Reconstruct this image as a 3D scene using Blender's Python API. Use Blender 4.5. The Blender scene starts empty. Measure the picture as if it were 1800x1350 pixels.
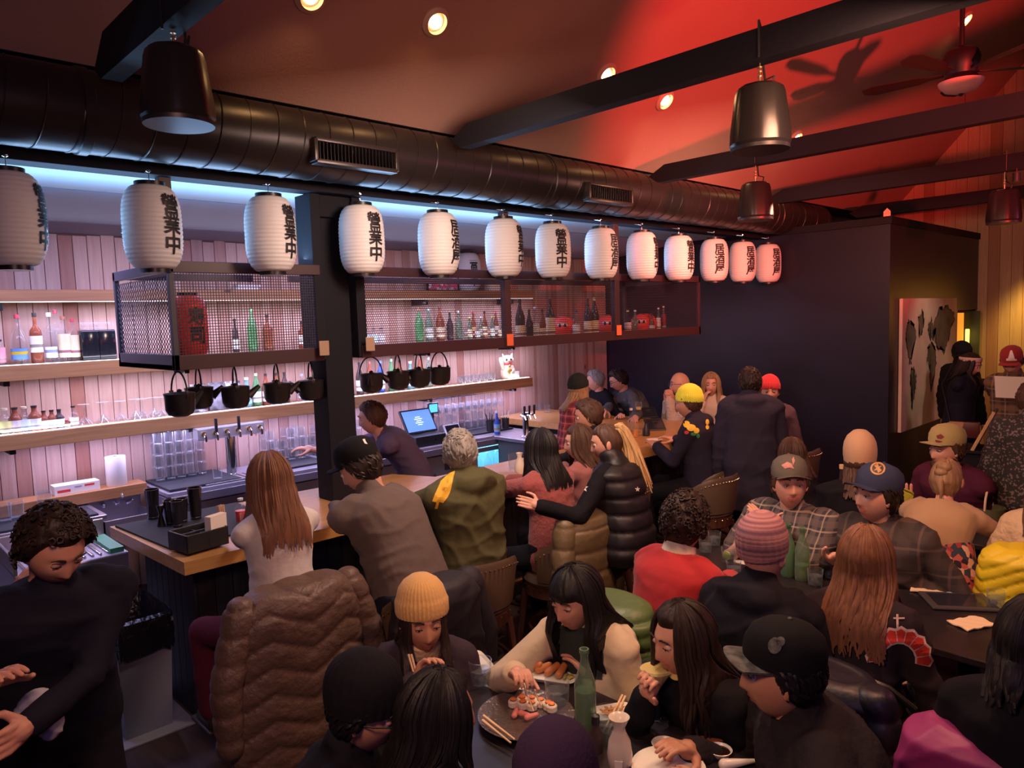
import bpy, bmesh, math, random
import numpy as np
from mathutils import Vector, Matrix, Euler
D = bpy.data
SC = bpy.context.scene
COL = SC.collection
PI = math.pi
rnd = random.Random(7)

# ------------------------------------------------------------------ camera
FPX, EYE = 1300.0, 2.2
_Y = np.array([1360, 159, -1300.]); _Y /= np.linalg.norm(_Y)
_Z = np.array([-470, 14700, 1300.]); _Z -= _Y * (_Z @ _Y); _Z /= np.linalg.norm(_Z)
_X = np.cross(_Y, _Z)
ROT = np.array([_X, _Y, _Z])
CAM = np.array([0, 0, EYE])
cam_data = D.cameras.new('camera'); cam = D.objects.new('camera', cam_data); COL.objects.link(cam)
m4 = Matrix([[*ROT[0], 0], [*ROT[1], 0], [*ROT[2], EYE], [0, 0, 0, 1]])
cam.matrix_world = m4
cam_data.sensor_width = 36; cam_data.lens = 26.0; cam_data.clip_start = 0.05
SC.camera = cam

def ray(px, py): return ROT @ np.array([(px - 900) / FPX, -(py - 675) / FPX, -1.])
def onx(a, b, x): d = ray(a, b); return Vector(CAM + d * (x / d[0]))
def ony(a, b, y): d = ray(a, b); return Vector(CAM + d * (y / d[1]))
def onz(a, b, z): d = ray(a, b); return Vector(CAM + d * ((z - EYE) / d[2]))
def camyaw(x, y): return math.atan2(-y, -x)      # direction from a point towards the photographer

# ------------------------------------------------------------------ light and exposure
SC.view_settings.view_transform = 'Standard'; SC.view_settings.look = 'None'
SC.view_settings.gamma = 1.0; SC.view_settings.use_curve_mapping = False
SC.view_settings.exposure = 0.22
W = D.worlds.new('night'); SC.world = W; W.use_nodes = True
W.node_tree.nodes['Background'].inputs[0].default_value = (0.20, 0.13, 0.30, 1)
W.node_tree.nodes['Background'].inputs[1].default_value = 0.10

def light(name, kind, loc, power, color, size=.3, size_y=None, target=None, spot=None, blend=.5, spread=None):
    l = D.lights.new(name, kind); l.energy = power; l.color = color
    o = D.objects.new(name, l); COL.objects.link(o); o.location = loc
    if kind == 'AREA':
        l.size = size
        if size_y: l.shape = 'RECTANGLE'; l.size_y = size_y
        if spread: l.spread = spread
    else: l.shadow_soft_size = size
    if kind == 'SPOT': l.spot_size = spot; l.spot_blend = blend
    if target is not None:
        o.rotation_euler = (Vector(target) - Vector(loc)).to_track_quat('-Z', 'Y').to_euler()
    return o

WALLX = -6.78
# strip lights fixed under each back bar shelf
for i, (z, p, c) in enumerate(((2.415, 27, (.74, .64, 1.0)), (1.83, 27, (.76, .64, 1.0)), (1.33, 30, (.66, .55, 1.0)))):
    light('shelf_strip_light', 'AREA', (-6.52, 3.9, z), p, c, 5.6, .03, target=(-6.62, 3.9, 0))
for z, p in ((1.475, 6), (1.99, 6), (2.50, 9)):
    light('shelf_uplight', 'AREA', (-6.50, 3.6, z), p, (.78, .82, 1.0), 6, .03, target=(-6.62, 3.6, 9))
# cool lamps above the bar; the upward blue ones are added for glow
light('bar_blue_fill', 'AREA', (-4.92, 2.6, 2.70), 42, (.28, .58, 1.0), 5.0, .12, target=(-4.55, 2.6, 3.5))  # added blue source, lights the ceiling strip and duct underside
light('bar_down_light', 'AREA', (-5.35, 2.4, 2.90), 80, (.60, .52, 1.0), 4.5, .3, target=(-5.9, 2.4, 0))
light('duct_glow_fill', 'AREA', (-4.47, 3.6, 2.63), 15, (.34, .60, 1.0), 5.6, .04, target=(-4.30, 3.6, 3.6))  # unseen lamp added for the blue glow under the duct
# coloured lamps of the dining room, with unseen fills added among them
light('red_uplighter', 'SPOT', (1.3, 3.6, 2.7), 1500, (1.0, .055, .045), .06, target=(-3.3, 7.2, 4.5), spot=.98, blend=.45)
light('amber_uplighter', 'SPOT', (1.0, 2.0, 2.9), 120, (1.0, .30, .12), .1, target=(-3.9, 4.5, 3.9), spot=1.3, blend=.8)
light('magenta_wash', 'AREA', (1.6, 8.0, 3.0), 19, (1.0, .22, .42), .8, target=(-2.2, 4.5, .8))
light('front_table_warm_fill', 'AREA', (-.9, .1, 2.75), 22, (1.0, .52, .34), .4, target=(-1.8, 2.2, .9))  # unseen fill added to light the faces across the front table
light('front_table_spot_fill', 'SPOT', (-1.42, 1.75, 3.05), 46, (1.0, .70, .45), .12, target=(-1.5, 1.78, .8), spot=1.0, blend=.7)  # added spot without a fitting, brightens the plates and table top
light('long_table_warm_fill', 'AREA', (-.9, 2.9, 3.1), 44, (1.0, .47, .28), .5, target=(-1.7, 4.6, .8))  # unseen warm fill added over the dining tables
light('bar_warm_fill', 'AREA', (-2.6, 2.6, 3.1), 40, (1.0, .70, .56), .5, target=(-3.7, 3.4, .9))  # warm fill added along the bar front, no fitting hangs here
light('bar_end_warm_fill', 'AREA', (-2.7, 5.9, 3.15), 42, (1.0, .42, .28), .5, target=(-4.8, 6.9, 1.0))  # another added warm fill without a fitting, for the far bar
light('violet_fill', 'AREA', (1.8, -0.8, 3.4), 13, (.48, .30, 1.0), 1.0, target=(-3.0, 3.2, .8))  # added fill that tints the shadows violet
light('map_spot_fill', 'SPOT', (-1.35, 8.9, 3.1), 34, (1.0, .70, .48), .1, target=(-2.93, 9.6, 1.5), spot=.8, blend=.6)  # added spot that brightens the map canvas, no fitting
light('host_stand_lamp', 'SPOT', (-2.05, 11.25, 2.75), 95, (1.0, .68, .12), .15, target=(-2.05, 11.7, 1.2), spot=1.7, blend=.7)

# ------------------------------------------------------------------ materials
def nd(nt, t, **k):
    n = nt.nodes.new(t)
    for a, b in k.items():
        if a.startswith('i_'): n.inputs[a[2:].replace('_', ' ')].default_value = b
        else: setattr(n, a, b)
    return n
def rgba(c): return (c[0], c[1], c[2], 1)
MATS = {}
def mat(name, col, rough=.6, metal=0, bump=None, var=None, emit=None, coat=0, spec=.5, coords='Object', stretch=None, sheen=0, trans=0, sub=0):
    if name in MATS: return MATS[name]
    m = D.materials.new(name); m.use_nodes = True; nt = m.node_tree; b = nt.nodes['Principled BSDF']; MATS[name] = m
    b.inputs['Base Color'].default_value = rgba(col); b.inputs['Roughness'].default_value = rough
    b.inputs['Metallic'].default_value = metal; b.inputs['Specular IOR Level'].default_value = spec
    if coat: b.inputs['Coat Weight'].default_value = coat; b.inputs['Coat Roughness'].default_value = .15
    if sheen: b.inputs['Sheen Weight'].default_value = sheen
    if emit: b.inputs['Emission Color'].default_value = rgba(emit[:3]); b.inputs['Emission Strength'].default_value = emit[3]
    tc = None
    def vec():
        nonlocal tc
        if tc is None:
            t = nd(nt, 'ShaderNodeTexCoord'); mp = nd(nt, 'ShaderNodeMapping'); nt.links.new(t.outputs[coords], mp.inputs[0])
            if stretch: mp.inputs['Scale'].default_value = stretch
            tc = mp.outputs[0]
        return tc
    if var:
        sc, c2, amt = var[0], var[1], (var[2] if len(var) > 2 else 1)
        n = nd(nt, 'ShaderNodeTexNoise'); n.inputs['Scale'].default_value = sc; n.inputs['Detail'].default_value = 4
        nt.links.new(vec(), n.inputs[0])
        r = nd(nt, 'ShaderNodeValToRGB'); r.color_ramp.elements[0].position = .35; r.color_ramp.elements[1].position = .65
        r.color_ramp.elements[0].color = rgba(col); r.color_ramp.elements[1].color = rgba([a * (1 - amt) + q * amt for a, q in zip(col, c2)])
        nt.links.new(n.outputs[0], r.inputs[0]); nt.links.new(r.outputs[0], b.inputs['Base Color'])
    if bump:
        n = nd(nt, 'ShaderNodeTexNoise'); n.inputs['Scale'].default_value = bump[0]; n.inputs['Detail'].default_value = 3
        nt.links.new(vec(), n.inputs[0])
        bp = nd(nt, 'ShaderNodeBump'); bp.inputs['Strength'].default_value = bump[1]; bp.inputs['Distance'].default_value = bump[2] if len(bump) > 2 else .01
        nt.links.new(n.outputs[0], bp.inputs['Height']); nt.links.new(bp.outputs[0], b.inputs['Normal'])
    return m

def wood(name, base, dark, axis='Z', knots=True, rough=.5):
    """pine: long grain along one axis, knots, a shade of its own for each plank"""
    if name in MATS: return MATS[name]
    m = D.materials.new(name); m.use_nodes = True; nt = m.node_tree; b = nt.nodes['Principled BSDF']; MATS[name] = m
    L = nt.links.new
    t = nd(nt, 'ShaderNodeTexCoord'); mp = nd(nt, 'ShaderNodeMapping'); L(t.outputs['Object'], mp.inputs[0])
    oi = nd(nt, 'ShaderNodeObjectInfo'); cx = nd(nt, 'ShaderNodeCombineXYZ')
    mu = nd(nt, 'ShaderNodeMath', operation='MULTIPLY'); mu.inputs[1].default_value = 37.; L(oi.outputs['Random'], mu.inputs[0])
    for k in range(3): L(mu.outputs[0], cx.inputs[k])
    ad = nd(nt, 'ShaderNodeVectorMath', operation='ADD'); L(mp.outputs[0], ad.inputs[0]); L(cx.outputs[0], ad.inputs[1])
    sc = {'X': (1.2, 22, 22), 'Y': (22, 1.2, 22), 'Z': (22, 22, 1.2)}[axis]
    m2 = nd(nt, 'ShaderNodeMapping'); m2.inputs['Scale'].default_value = sc; L(ad.outputs[0], m2.inputs[0])
    n = nd(nt, 'ShaderNodeTexNoise'); n.inputs['Scale'].default_value = 1.6; n.inputs['Detail'].default_value = 5; n.inputs['Distortion'].default_value = .8; L(m2.outputs[0], n.inputs[0])
    r = nd(nt, 'ShaderNodeValToRGB'); r.color_ramp.elements[0].position = .3; r.color_ramp.elements[1].position = .72
    r.color_ramp.elements[0].color = rgba(dark); r.color_ramp.elements[1].color = rgba(base); L(n.outputs[0], r.inputs[0])
    mx = nd(nt, 'ShaderNodeMixRGB', blend_type='MULTIPLY'); mx.inputs[0].default_value = 1; L(r.outputs[0], mx.inputs[1])
    r2 = nd(nt, 'ShaderNodeValToRGB'); r2.color_ramp.elements[0].color = (1, 1, 1, 1); r2.color_ramp.elements[1].color = (.66, .44, .38, 1)
    r2.color_ramp.elements[0].position = .55; L(oi.outputs['Random'], r2.inputs[0]); L(r2.outputs[0], mx.inputs[2])
    out = mx.outputs[0]
    if knots:
        v = nd(nt, 'ShaderNodeTexVoronoi'); v.inputs['Scale'].default_value = 3.2
        m3 = nd(nt, 'ShaderNodeMapping'); m3.inputs['Scale'].default_value = {'X': (.5, 1, 1), 'Y': (1, .5, 1), 'Z': (1, 1, .5)}[axis]; L(ad.outputs[0], m3.inputs[0]); L(m3.outputs[0], v.inputs[0])
        r3 = nd(nt, 'ShaderNodeValToRGB'); r3.color_ramp.elements[0].position = .035; r3.color_ramp.elements[1].position = .075
        r3.color_ramp.elements[0].color = (.30, .13, .08, 1); r3.color_ramp.elements[1].color = (1, 1, 1, 1); L(v.outputs['Distance'], r3.inputs[0])
        m4_ = nd(nt, 'ShaderNodeMixRGB', blend_type='MULTIPLY'); m4_.inputs[0].default_value = 1; L(out, m4_.inputs[1]); L(r3.outputs[0], m4_.inputs[2]); out = m4_.outputs[0]
    L(out, b.inputs['Base Color']); b.inputs['Roughness'].default_value = rough
    return m

def glass(name, tint=(1, 1, 1), gloss=.25, body=0.0, rough=.05):
    """thin glass: mostly clear, tinted, pale at the rims, with a light reflection"""
    if name in MATS: return MATS[name]
    m = D.materials.new(name); m.use_nodes = True; nt = m.node_tree; nt.nodes.clear(); MATS[name] = m; L = nt.links.new
    o = nd(nt, 'ShaderNodeOutputMaterial'); tr = nd(nt, 'ShaderNodeBsdfTransparent'); tr.inputs[0].default_value = rgba(tint)
    g = nd(nt, 'ShaderNodeBsdfGlossy'); g.inputs['Roughness'].default_value = rough
    df = nd(nt, 'ShaderNodeBsdfDiffuse'); df.inputs[0].default_value = rgba(tint)
    a = nd(nt, 'ShaderNodeMixShader'); a.inputs[0].default_value = body; L(tr.outputs[0], a.inputs[1]); L(df.outputs[0], a.inputs[2])
    lw = nd(nt, 'ShaderNodeLayerWeight'); lw.inputs[0].default_value = .5
    pw = nd(nt, 'ShaderNodeMath', operation='POWER'); pw.inputs[1].default_value = 4.0; L(lw.outputs['Facing'], pw.inputs[0])
    mu = nd(nt, 'ShaderNodeMath', operation='MULTIPLY_ADD'); mu.inputs[1].default_value = .75 * (gloss / .3); mu.inputs[2].default_value = .04; L(pw.outputs[0], mu.inputs[0])
    rimd = nd(nt, 'ShaderNodeBsdfDiffuse'); rimd.inputs[0].default_value = rgba(tuple(.25 + .7 * c for c in tint))
    r2 = nd(nt, 'ShaderNodeMixShader'); r2.inputs[0].default_value = .55; L(rimd.outputs[0], r2.inputs[1]); L(g.outputs[0], r2.inputs[2])
    f = nd(nt, 'ShaderNodeMixShader'); L(mu.outputs[0], f.inputs[0]); L(a.outputs[0], f.inputs[1]); L(r2.outputs[0], f.inputs[2])
    L(f.outputs[0], o.inputs[0]); return m

def cloth(name, col, bump=.35, scale=9, rough=.85): return mat(name, col, rough, bump=(scale * (.8 if scale < 20 else 1), min(1, bump * 1.3), .03), sheen=.15 if max(col) > .2 else 0, spec=.35 if max(col) > .1 else .2)

def plaid(name, base, c1, c2, s=9.):
    """woven checks from crossing bands along height and width"""
    if name in MATS: return MATS[name]
    m = D.materials.new(name); m.use_nodes = True; nt = m.node_tree; b = nt.nodes['Principled BSDF']; MATS[name] = m; L = nt.links.new
    t = nd(nt, 'ShaderNodeTexCoord'); sp = nd(nt, 'ShaderNodeSeparateXYZ'); L(t.outputs['Object'], sp.inputs[0])
    def band(src, k, w, ph=0.):
        a = nd(nt, 'ShaderNodeMath', operation='MULTIPLY_ADD'); a.inputs[1].default_value = k; a.inputs[2].default_value = ph + 50; L(src, a.inputs[0])
        f = nd(nt, 'ShaderNodeMath', operation='FRACT'); L(a.outputs[0], f.inputs[0])
        g = nd(nt, 'ShaderNodeMath', operation='LESS_THAN'); g.inputs[1].default_value = w; L(f.outputs[0], g.inputs[0]); return g.outputs[0]
    cur = None
    col = b.inputs['Base Color']; prev = None
    for src, k, w, ph, c in ((sp.outputs[2], s, .45, 0, c1), (sp.outputs[1], s, .45, 0, c1), (sp.outputs[2], s, .10, .3, c2), (sp.outputs[1], s, .10, .3, c2)):
        mx = nd(nt, 'ShaderNodeMixRGB'); fac = nd(nt, 'ShaderNodeMath', operation='MULTIPLY'); fac.inputs[1].default_value = .55
        L(band(src, k, w, ph), fac.inputs[0]); L(fac.outputs[0], mx.inputs[0])
        if prev: L(prev, mx.inputs[1])
        else: mx.inputs[1].default_value = rgba(base)
        mx.inputs[2].default_value = rgba(c); prev = mx.outputs[0]
    L(prev, col); b.inputs['Roughness'].default_value = .85; return m

def spots(name, cols, scale=14., rough=.8):
    """flower print: random cells of a few colours"""
    if name in MATS: return MATS[name]
    m = D.materials.new(name); m.use_nodes = True; nt = m.node_tree; b = nt.nodes['Principled BSDF']; MATS[name] = m; L = nt.links.new
    t = nd(nt, 'ShaderNodeTexCoord'); v = nd(nt, 'ShaderNodeTexVoronoi'); v.inputs['Scale'].default_value = scale; L(t.outputs['Object'], v.inputs[0])
    s = nd(nt, 'ShaderNodeSeparateColor'); L(v.outputs['Color'], s.inputs[0])
    r = nd(nt, 'ShaderNodeValToRGB'); r.color_ramp.interpolation = 'CONSTANT'
    while len(r.color_ramp.elements) < len(cols): r.color_ramp.elements.new(.5)
    for i, (e, c) in enumerate(zip(r.color_ramp.elements, cols)): e.position = i / len(cols); e.color = rgba(c)
    L(s.outputs[0], r.inputs[0]); L(r.outputs[0], b.inputs['Base Color']); b.inputs['Roughness'].default_value = rough; return m

def stripes(name, c1, c2, axis=2, k=60., wob=.0):
    if name in MATS: return MATS[name]
    m = D.materials.new(name); m.use_nodes = True; nt = m.node_tree; b = nt.nodes['Principled BSDF']; MATS[name] = m; L = nt.links.new
    t = nd(nt, 'ShaderNodeTexCoord'); mp = nd(nt, 'ShaderNodeMapping'); s = [.6, .6, .6]; s[axis] = k; mp.inputs['Scale'].default_value = s
    L(t.outputs['Object'], mp.inputs[0]); n = nd(nt, 'ShaderNodeTexNoise'); n.inputs['Scale'].default_value = 1; L(mp.outputs[0], n.inputs[0])
    r = nd(nt, 'ShaderNodeValToRGB'); r.color_ramp.elements[0].position = .42; r.color_ramp.elements[1].position = .58
    r.color_ramp.elements[0].color = rgba(c1); r.color_ramp.elements[1].color = rgba(c2)
    L(n.outputs[0], r.inputs[0]); L(r.outputs[0], b.inputs['Base Color']); b.inputs['Roughness'].default_value = .9; return m

# ------------------------------------------------------------------ mesh helpers
class MB:
    def __init__(s): s.v = []; s.f = []
    def add(s, vs, fs):
        o = len(s.v); s.v += [tuple(p) for p in vs]; s.f += [tuple(i + o for i in f) for f in fs]; return s
    def box(s, a, b, M=None):
        x0, y0, z0 = a; x1, y1, z1 = b
        vs = [Vector(p) for p in ((x0, y0, z0), (x1, y0, z0), (x1, y1, z0), (x0, y1, z0), (x0, y0, z1), (x1, y0, z1), (x1, y1, z1), (x0, y1, z1))]
        if M is not None: vs = [M @ p for p in vs]
        return s.add(vs, [(0, 3, 2, 1), (4, 5, 6, 7), (0, 1, 5, 4), (1, 2, 6, 5), (2, 3, 7, 6), (3, 0, 4, 7)])
    def cbox(s, a, b, c=.004, M=None):
        """box with chamfered edges"""
        bm = bmesh.new(); bmesh.ops.create_cube(bm, size=1)
        for v in bm.verts: v.co = Vector([(a[k] + b[k]) / 2 + v.co[k] * (b[k] - a[k]) for k in range(3)])
        bmesh.ops.bevel(bm, geom=bm.edges[:], offset=c, segments=2, affect='EDGES', profile=.5)
        bm.verts.index_update(); vs = [(M @ v.co if M is not None else v.co.copy()) for v in bm.verts]; fs = [[v.index for v in f.verts] for f in bm.faces]; bm.free()
        return s.add(vs, fs)
    def lathe(s, prof, n=20, o=(0, 0, 0), M=None, caps=True, rfun=None):
        vs = []; fs = []
        for (r, z) in prof:
            for k in range(n):
                a = 2 * PI * k / n; rr = r * (rfun(a, z) if rfun else 1)
                vs.append(Vector((o[0] + rr * math.cos(a), o[1] + rr * math.sin(a), o[2] + z)))
        for i in range(len(prof) - 1):
            for k in range(n):
                fs.append((i * n + k, i * n + (k + 1) % n, (i + 1) * n + (k + 1) % n, (i + 1) * n + k))
        if caps:
            fs.append(tuple(range(n - 1, -1, -1))); fs.append(tuple(range((len(prof) - 1) * n, len(prof) * n)))
        if M is not None: vs = [M @ v for v in vs]
        return s.add(vs, fs)
    def cyl(s, r, z0, z1, n=16, o=(0, 0, 0), M=None): return s.lathe([(r, z0), (r, z1)], n, o, M)
    def tube(s, pts, r, n=8, closed=False, rs=None):
        pts = [Vector(p) for p in pts]; N = len(pts); vs = []; fs = []; up = None
        for i, p in enumerate(pts):
            a = pts[(i - 1) % N] if (closed or i > 0) else p; b = pts[(i + 1) % N] if (closed or i < N - 1) else p
            t = (b - a).normalized() if (b - a).length > 1e-9 else Vector((0, 0, 1))
            if up is None: up = Vector((0, 0, 1)) if abs(t.z) < .9 else Vector((1, 0, 0))
            u = (up - t * up.dot(t)); u = u.normalized() if u.length > 1e-6 else t.orthogonal().normalized(); up = u; w = t.cross(u)
            rr = rs[i] if rs else r
            for k in range(n): vs.append(p + (u * math.cos(2 * PI * k / n) + w * math.sin(2 * PI * k / n)) * rr)
        for i in range(N if closed else N - 1):
            j = (i + 1) % N
            for k in range(n): fs.append((i * n + k, i * n + (k + 1) % n, j * n + (k + 1) % n, j * n + k))
        if not closed: fs.append(tuple(range(n - 1, -1, -1))); fs.append(tuple(range((N - 1) * n, N * n)))
        return s.add(vs, fs)
    def ell(s, c, r, R=None, nu=14, nv=9):
        vs = [Vector((0, 0, -1))]; fs = []
        for i in range(1, nv):
            p = -PI / 2 + PI * i / nv
            for k in range(nu): vs.append(Vector((math.cos(p) * math.cos(2 * PI * k / nu), math.cos(p) * math.sin(2 * PI * k / nu), math.sin(p))))
        vs.append(Vector((0, 0, 1))); T = len(vs) - 1
        for k in range(nu): fs.append((0, 1 + (k + 1) % nu, 1 + k)); fs.append((T, T - nu + k, T - nu + (k + 1) % nu))
        for i in range(nv - 2):
            for k in range(nu): a = 1 + i * nu; fs.append((a + k, a + (k + 1) % nu, a + nu + (k + 1) % nu, a + nu + k))
        out = []
        for v in vs:
            q = Vector((v.x * r[0], v.y * r[1], v.z * r[2])); q = R @ q if R is not None else q; out.append(q + Vector(c))
        return s.add(out, fs)
    def cap(s, a, b, ra, rb, n=12):
        """tapered capsule from a to b"""
        a = Vector(a); b = Vector(b); t = b - a; L = t.length; t = t.normalized() if L > 1e-6 else Vector((0, 0, 1))
        q = Vector((0, 0, 1)).rotation_difference(t).to_matrix(); prof = []
        for k in range(1, 4): an = -PI / 2 + PI / 2 * k / 4; prof.append((ra * math.cos(an), ra * math.sin(an)))
        for k in range(5): w = k / 4; prof.append((ra + (rb - ra) * w, L * w))
        for k in range(1, 4): an = PI / 2 * k / 4; prof.append((rb * math.cos(an), L + rb * math.sin(an)))
        M = Matrix.Translation(a) @ q.to_4x4(); return s.lathe(prof, n, M=M)
    def loft(s, rings, n=20, p=2.3):
        """rings: (centre, half width along y, half depth along x, tilt about y) -> closed torso-like skin"""
        vs = []; fs = []
        for (c, wy, dx, tl) in rings:
            c = Vector(c); R = Matrix.Rotation(tl, 3, 'Y')
            for k in range(n):
                a = 2 * PI * k / n; ca, sa = math.cos(a), math.sin(a)
                q = Vector((dx * math.copysign(abs(ca) ** (2 / p), ca), wy * math.copysign(abs(sa) ** (2 / p), sa), 0)); vs.append(c + R @ q)
        for i in range(len(rings) - 1):
            for k in range(n): fs.append((i * n + k, i * n + (k + 1) % n, (i + 1) * n + (k + 1) % n, (i + 1) * n + k))
        fs.append(tuple(range(n - 1, -1, -1))); fs.append(tuple(range((len(rings) - 1) * n, len(rings) * n)))
        return s.add(vs, fs)
    def prism(s, poly, z0, z1, M=None):
        n = len(poly); vs = [Vector((x, y, z0)) for x, y in poly] + [Vector((x, y, z1)) for x, y in poly]
        fs = [tuple(range(n - 1, -1, -1)), tuple(range(n, 2 * n))] + [(k, (k + 1) % n, n + (k + 1) % n, n + k) for k in range(n)]
        if M is not None: vs = [M @ v for v in vs]
        return s.add(vs, fs)
    def mesh(s, name, m, smooth=True, ang=35):
        me = D.meshes.new(name); me.from_pydata([tuple(v) for v in s.v], [], s.f); me.materials.append(m)
        if smooth:
            me.polygons.foreach_set('use_smooth', [True] * len(me.polygons)); me.set_sharp_from_angle(angle=math.radians(ang))
        me.update(); return me
    def obj(s, name, m, parent=None, smooth=True, loc=None, ang=35):
        return link(name, s.mesh(name, m, smooth, ang), parent, loc)

def link(name, me, parent=None, loc=None, M=None):
    o = D.objects.new(name, me); COL.objects.link(o)
    if parent: o.parent = parent
    if M is not None: o.matrix_local = M
    elif loc is not None: o.location = loc
    return o
def tag(o, label, cat, group=None):
    o['label'] = label; o['category'] = cat
    if group: o['group'] = group
    return o
def thing(name, label, cat, loc=(0, 0, 0), rz=0, group=None):
    o = D.objects.new(name, None); COL.objects.link(o); o.location = loc; o.rotation_euler = (0, 0, rz); o.empty_display_size = .1
    return tag(o, label, cat, group)
KIDS = {}
def kids(o): return [c for c in o.children]
def dup(root, loc, rz=None, label=None, scale=None):
    r = root.copy(); COL.objects.link(r); r.location = loc
    if rz is not None: r.rotation_euler = (0, 0, rz)
    if scale: r.scale = (scale,) * 3
    if label: r['label'] = label
    for ch in root.children:
        c = ch.copy(); COL.objects.link(c); c.parent = r
        for g in ch.children: d = g.copy(); COL.objects.link(d); d.parent = c
    return r
def struct(name, mb, m, smooth=False): o = mb.obj(name, m, None, smooth); o['kind'] = 'structure'; return o

def flat_text(txt, size, off=0.0):
    """glyph outlines of the built-in font as (verts, faces) in the xy plane, centred"""
    cu = D.curves.new('lettering', 'FONT'); cu.body = txt; cu.size = size; cu.align_x = 'CENTER'; cu.align_y = 'CENTER'; cu.offset = off; cu.resolution_u = 2
    o = D.objects.new('lettering', cu); COL.objects.link(o)
    dg = bpy.context.evaluated_depsgraph_get(); me = D.meshes.new_from_object(o.evaluated_get(dg))
    v = [tuple(x.co) for x in me.vertices]; f = [tuple(p.vertices) for p in me.polygons]
    D.objects.remove(o); D.curves.remove(cu); D.meshes.remove(me); return v, f
def text_on(txt, size, M, m, parent, name='lettering', off=0.0):
    v, f = flat_text(txt, size, off); mb = MB(); mb.add([M @ Vector(p) for p in v], f); return mb.obj(name, m, parent, False)

# ------------------------------------------------------------------ shared materials
PINE = wood('pine_wall_boards', (.58, .42, .34), (.47, .31, .25), 'Z')
PINE2 = wood('pine_gable_boards', (.60, .38, .22), (.50, .29, .16), 'Z')
SHELF = wood('shelf_pine', (.50, .255, .10), (.36, .17, .06), 'Y')
BARTOP = wood('bar_top_maple', (.56, .30, .10), (.44, .21, .07), 'Y', rough=.28)
BLACKW = mat('black_painted_wood', (.008, .008, .014), .7, bump=(30, .15), spec=.25)
MAROON = mat('dark_maroon_paint', (.045, .017, .020), .45)
BLACKM = mat('black_steel', (.015, .014, .016), .35, .3)
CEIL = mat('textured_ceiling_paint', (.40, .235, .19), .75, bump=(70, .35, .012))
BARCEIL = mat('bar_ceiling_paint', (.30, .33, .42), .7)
DARKWALL = mat('near_black_wall_paint', (.013, .012, .026), .38, bump=(90, .15, .004))
FLOOR = mat('dark_plank_floor', (.045, .025, .025), .45, var=(3, (.07, .04, .035)), stretch=(1, 8, 1))
STEEL = mat('brushed_steel', (.48, .46, .52), .32, .9, bump=(40, .08), stretch=(1, 12, 12))
CHROME = mat('chrome', (.8, .8, .82), .12, 1)
RUBBER = mat('black_rubber_mat', (.018, .018, .022), .75, bump=(150, .4, .004))
BLKP = mat('black_plastic', (.018, .018, .02), .4)
WHITE = mat('white_ceramic', (.78, .74, .66), .25)
PAPERW = mat('white_paper', (.75, .70, .62), .8)
GLASS = glass('clear_glass', (.93, .95, .97), .30)
GREENG = glass('green_bottle_glass', (.25, .62, .30), .25, .25)
DARKG = glass('dark_bottle_glass', (.06, .04, .04), .25, .85)
AMBER = glass('amber_bottle_glass', (.34, .10, .05), .25, .6)
BLUEG = glass('blue_bottle_glass', (.06, .14, .60), .25, .6)
TEALG = glass('teal_bottle_glass', (.35, .72, .75), .25, .35)
SODAG = glass('pale_green_bottle_glass', (.55, .72, .60), .3, .12)
# ================================================================== THE ROOM
FAR, BOXX, GABLE = 8.42, -2.93, 11.7
def ceil_z(x): return 3.6 + 1.07 * (x + 4.03)
struct('floor', MB().box((-7.0, -2.5, -.1), (5.5, 13, 0)), FLOOR)
struct('trim_1', MB().cbox((-6.05, -1.0, 0), (-4.12, 1.42, .012), .003), mat('pale_bar_floor', (.30, .30, .36), .5))
wb = struct('wall_back', MB().box((WALLX - .12, -2.5, 0), (WALLX - .02, FAR, 3.0)), mat('board_backing', (.16, .09, .07), .8))
struct('wall_far', MB().box((-6.9, FAR, 0), (BOXX - .0, FAR + .1, 3.13)), DARKWALL)
wbx = struct('wall_right', MB().box((BOXX - .1, FAR + .1, 0), (BOXX, 10.76, 3.13)).box((BOXX - .1, 10.76, 2.12), (BOXX, GABLE, 3.13)), DARKWALL)
struct('trim_2', MB().cbox((-6.9, FAR - .02, 3.07), (BOXX + .02, FAR + .12, 3.15), .004).cbox((BOXX - .12, FAR + .12, 3.07), (BOXX + .02, GABLE, 3.15), .004), BLACKW)
wg = struct('wall_gable', MB().box((-7, GABLE + .02, 0), (5.5, GABLE + .12, 8.2)), mat('board_backing', (.16, .09, .07), .8))
struct('wall_near', MB().box((-7, -2.6, 0), (5.5, -2.5, 8)), DARKWALL)
struct('wall_side', MB().box((5.4, -2.5, 0), (5.5, 13, 4)), DARKWALL)
# sloping ceiling up to the ridge and down the other side
RX = .35; RZ = ceil_z(RX)
ce = MB(); ce.add([(-4.12, -2.6, ceil_z(-4.12)), (-4.12, 12.5, ceil_z(-4.12)), (RX, 12.5, RZ), (RX, -2.6, RZ), (-4.12, -2.6, ceil_z(-4.12) + .12), (-4.12, 12.5, ceil_z(-4.12) + .12), (RX, 12.5, RZ + .12), (RX, -2.6, RZ + .12)],
    [(0, 1, 2, 3), (7, 6, 5, 4), (0, 4, 5, 1), (2, 6, 7, 3), (1, 5, 6, 2), (3, 7, 4, 0)])
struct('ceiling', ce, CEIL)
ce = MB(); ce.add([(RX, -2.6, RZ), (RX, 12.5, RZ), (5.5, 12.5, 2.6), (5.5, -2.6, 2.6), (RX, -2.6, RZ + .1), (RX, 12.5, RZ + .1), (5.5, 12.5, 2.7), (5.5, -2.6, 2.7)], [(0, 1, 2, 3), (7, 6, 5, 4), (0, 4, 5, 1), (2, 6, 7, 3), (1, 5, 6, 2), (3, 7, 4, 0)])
struct('ceiling_far_slope', ce, CEIL)
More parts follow.
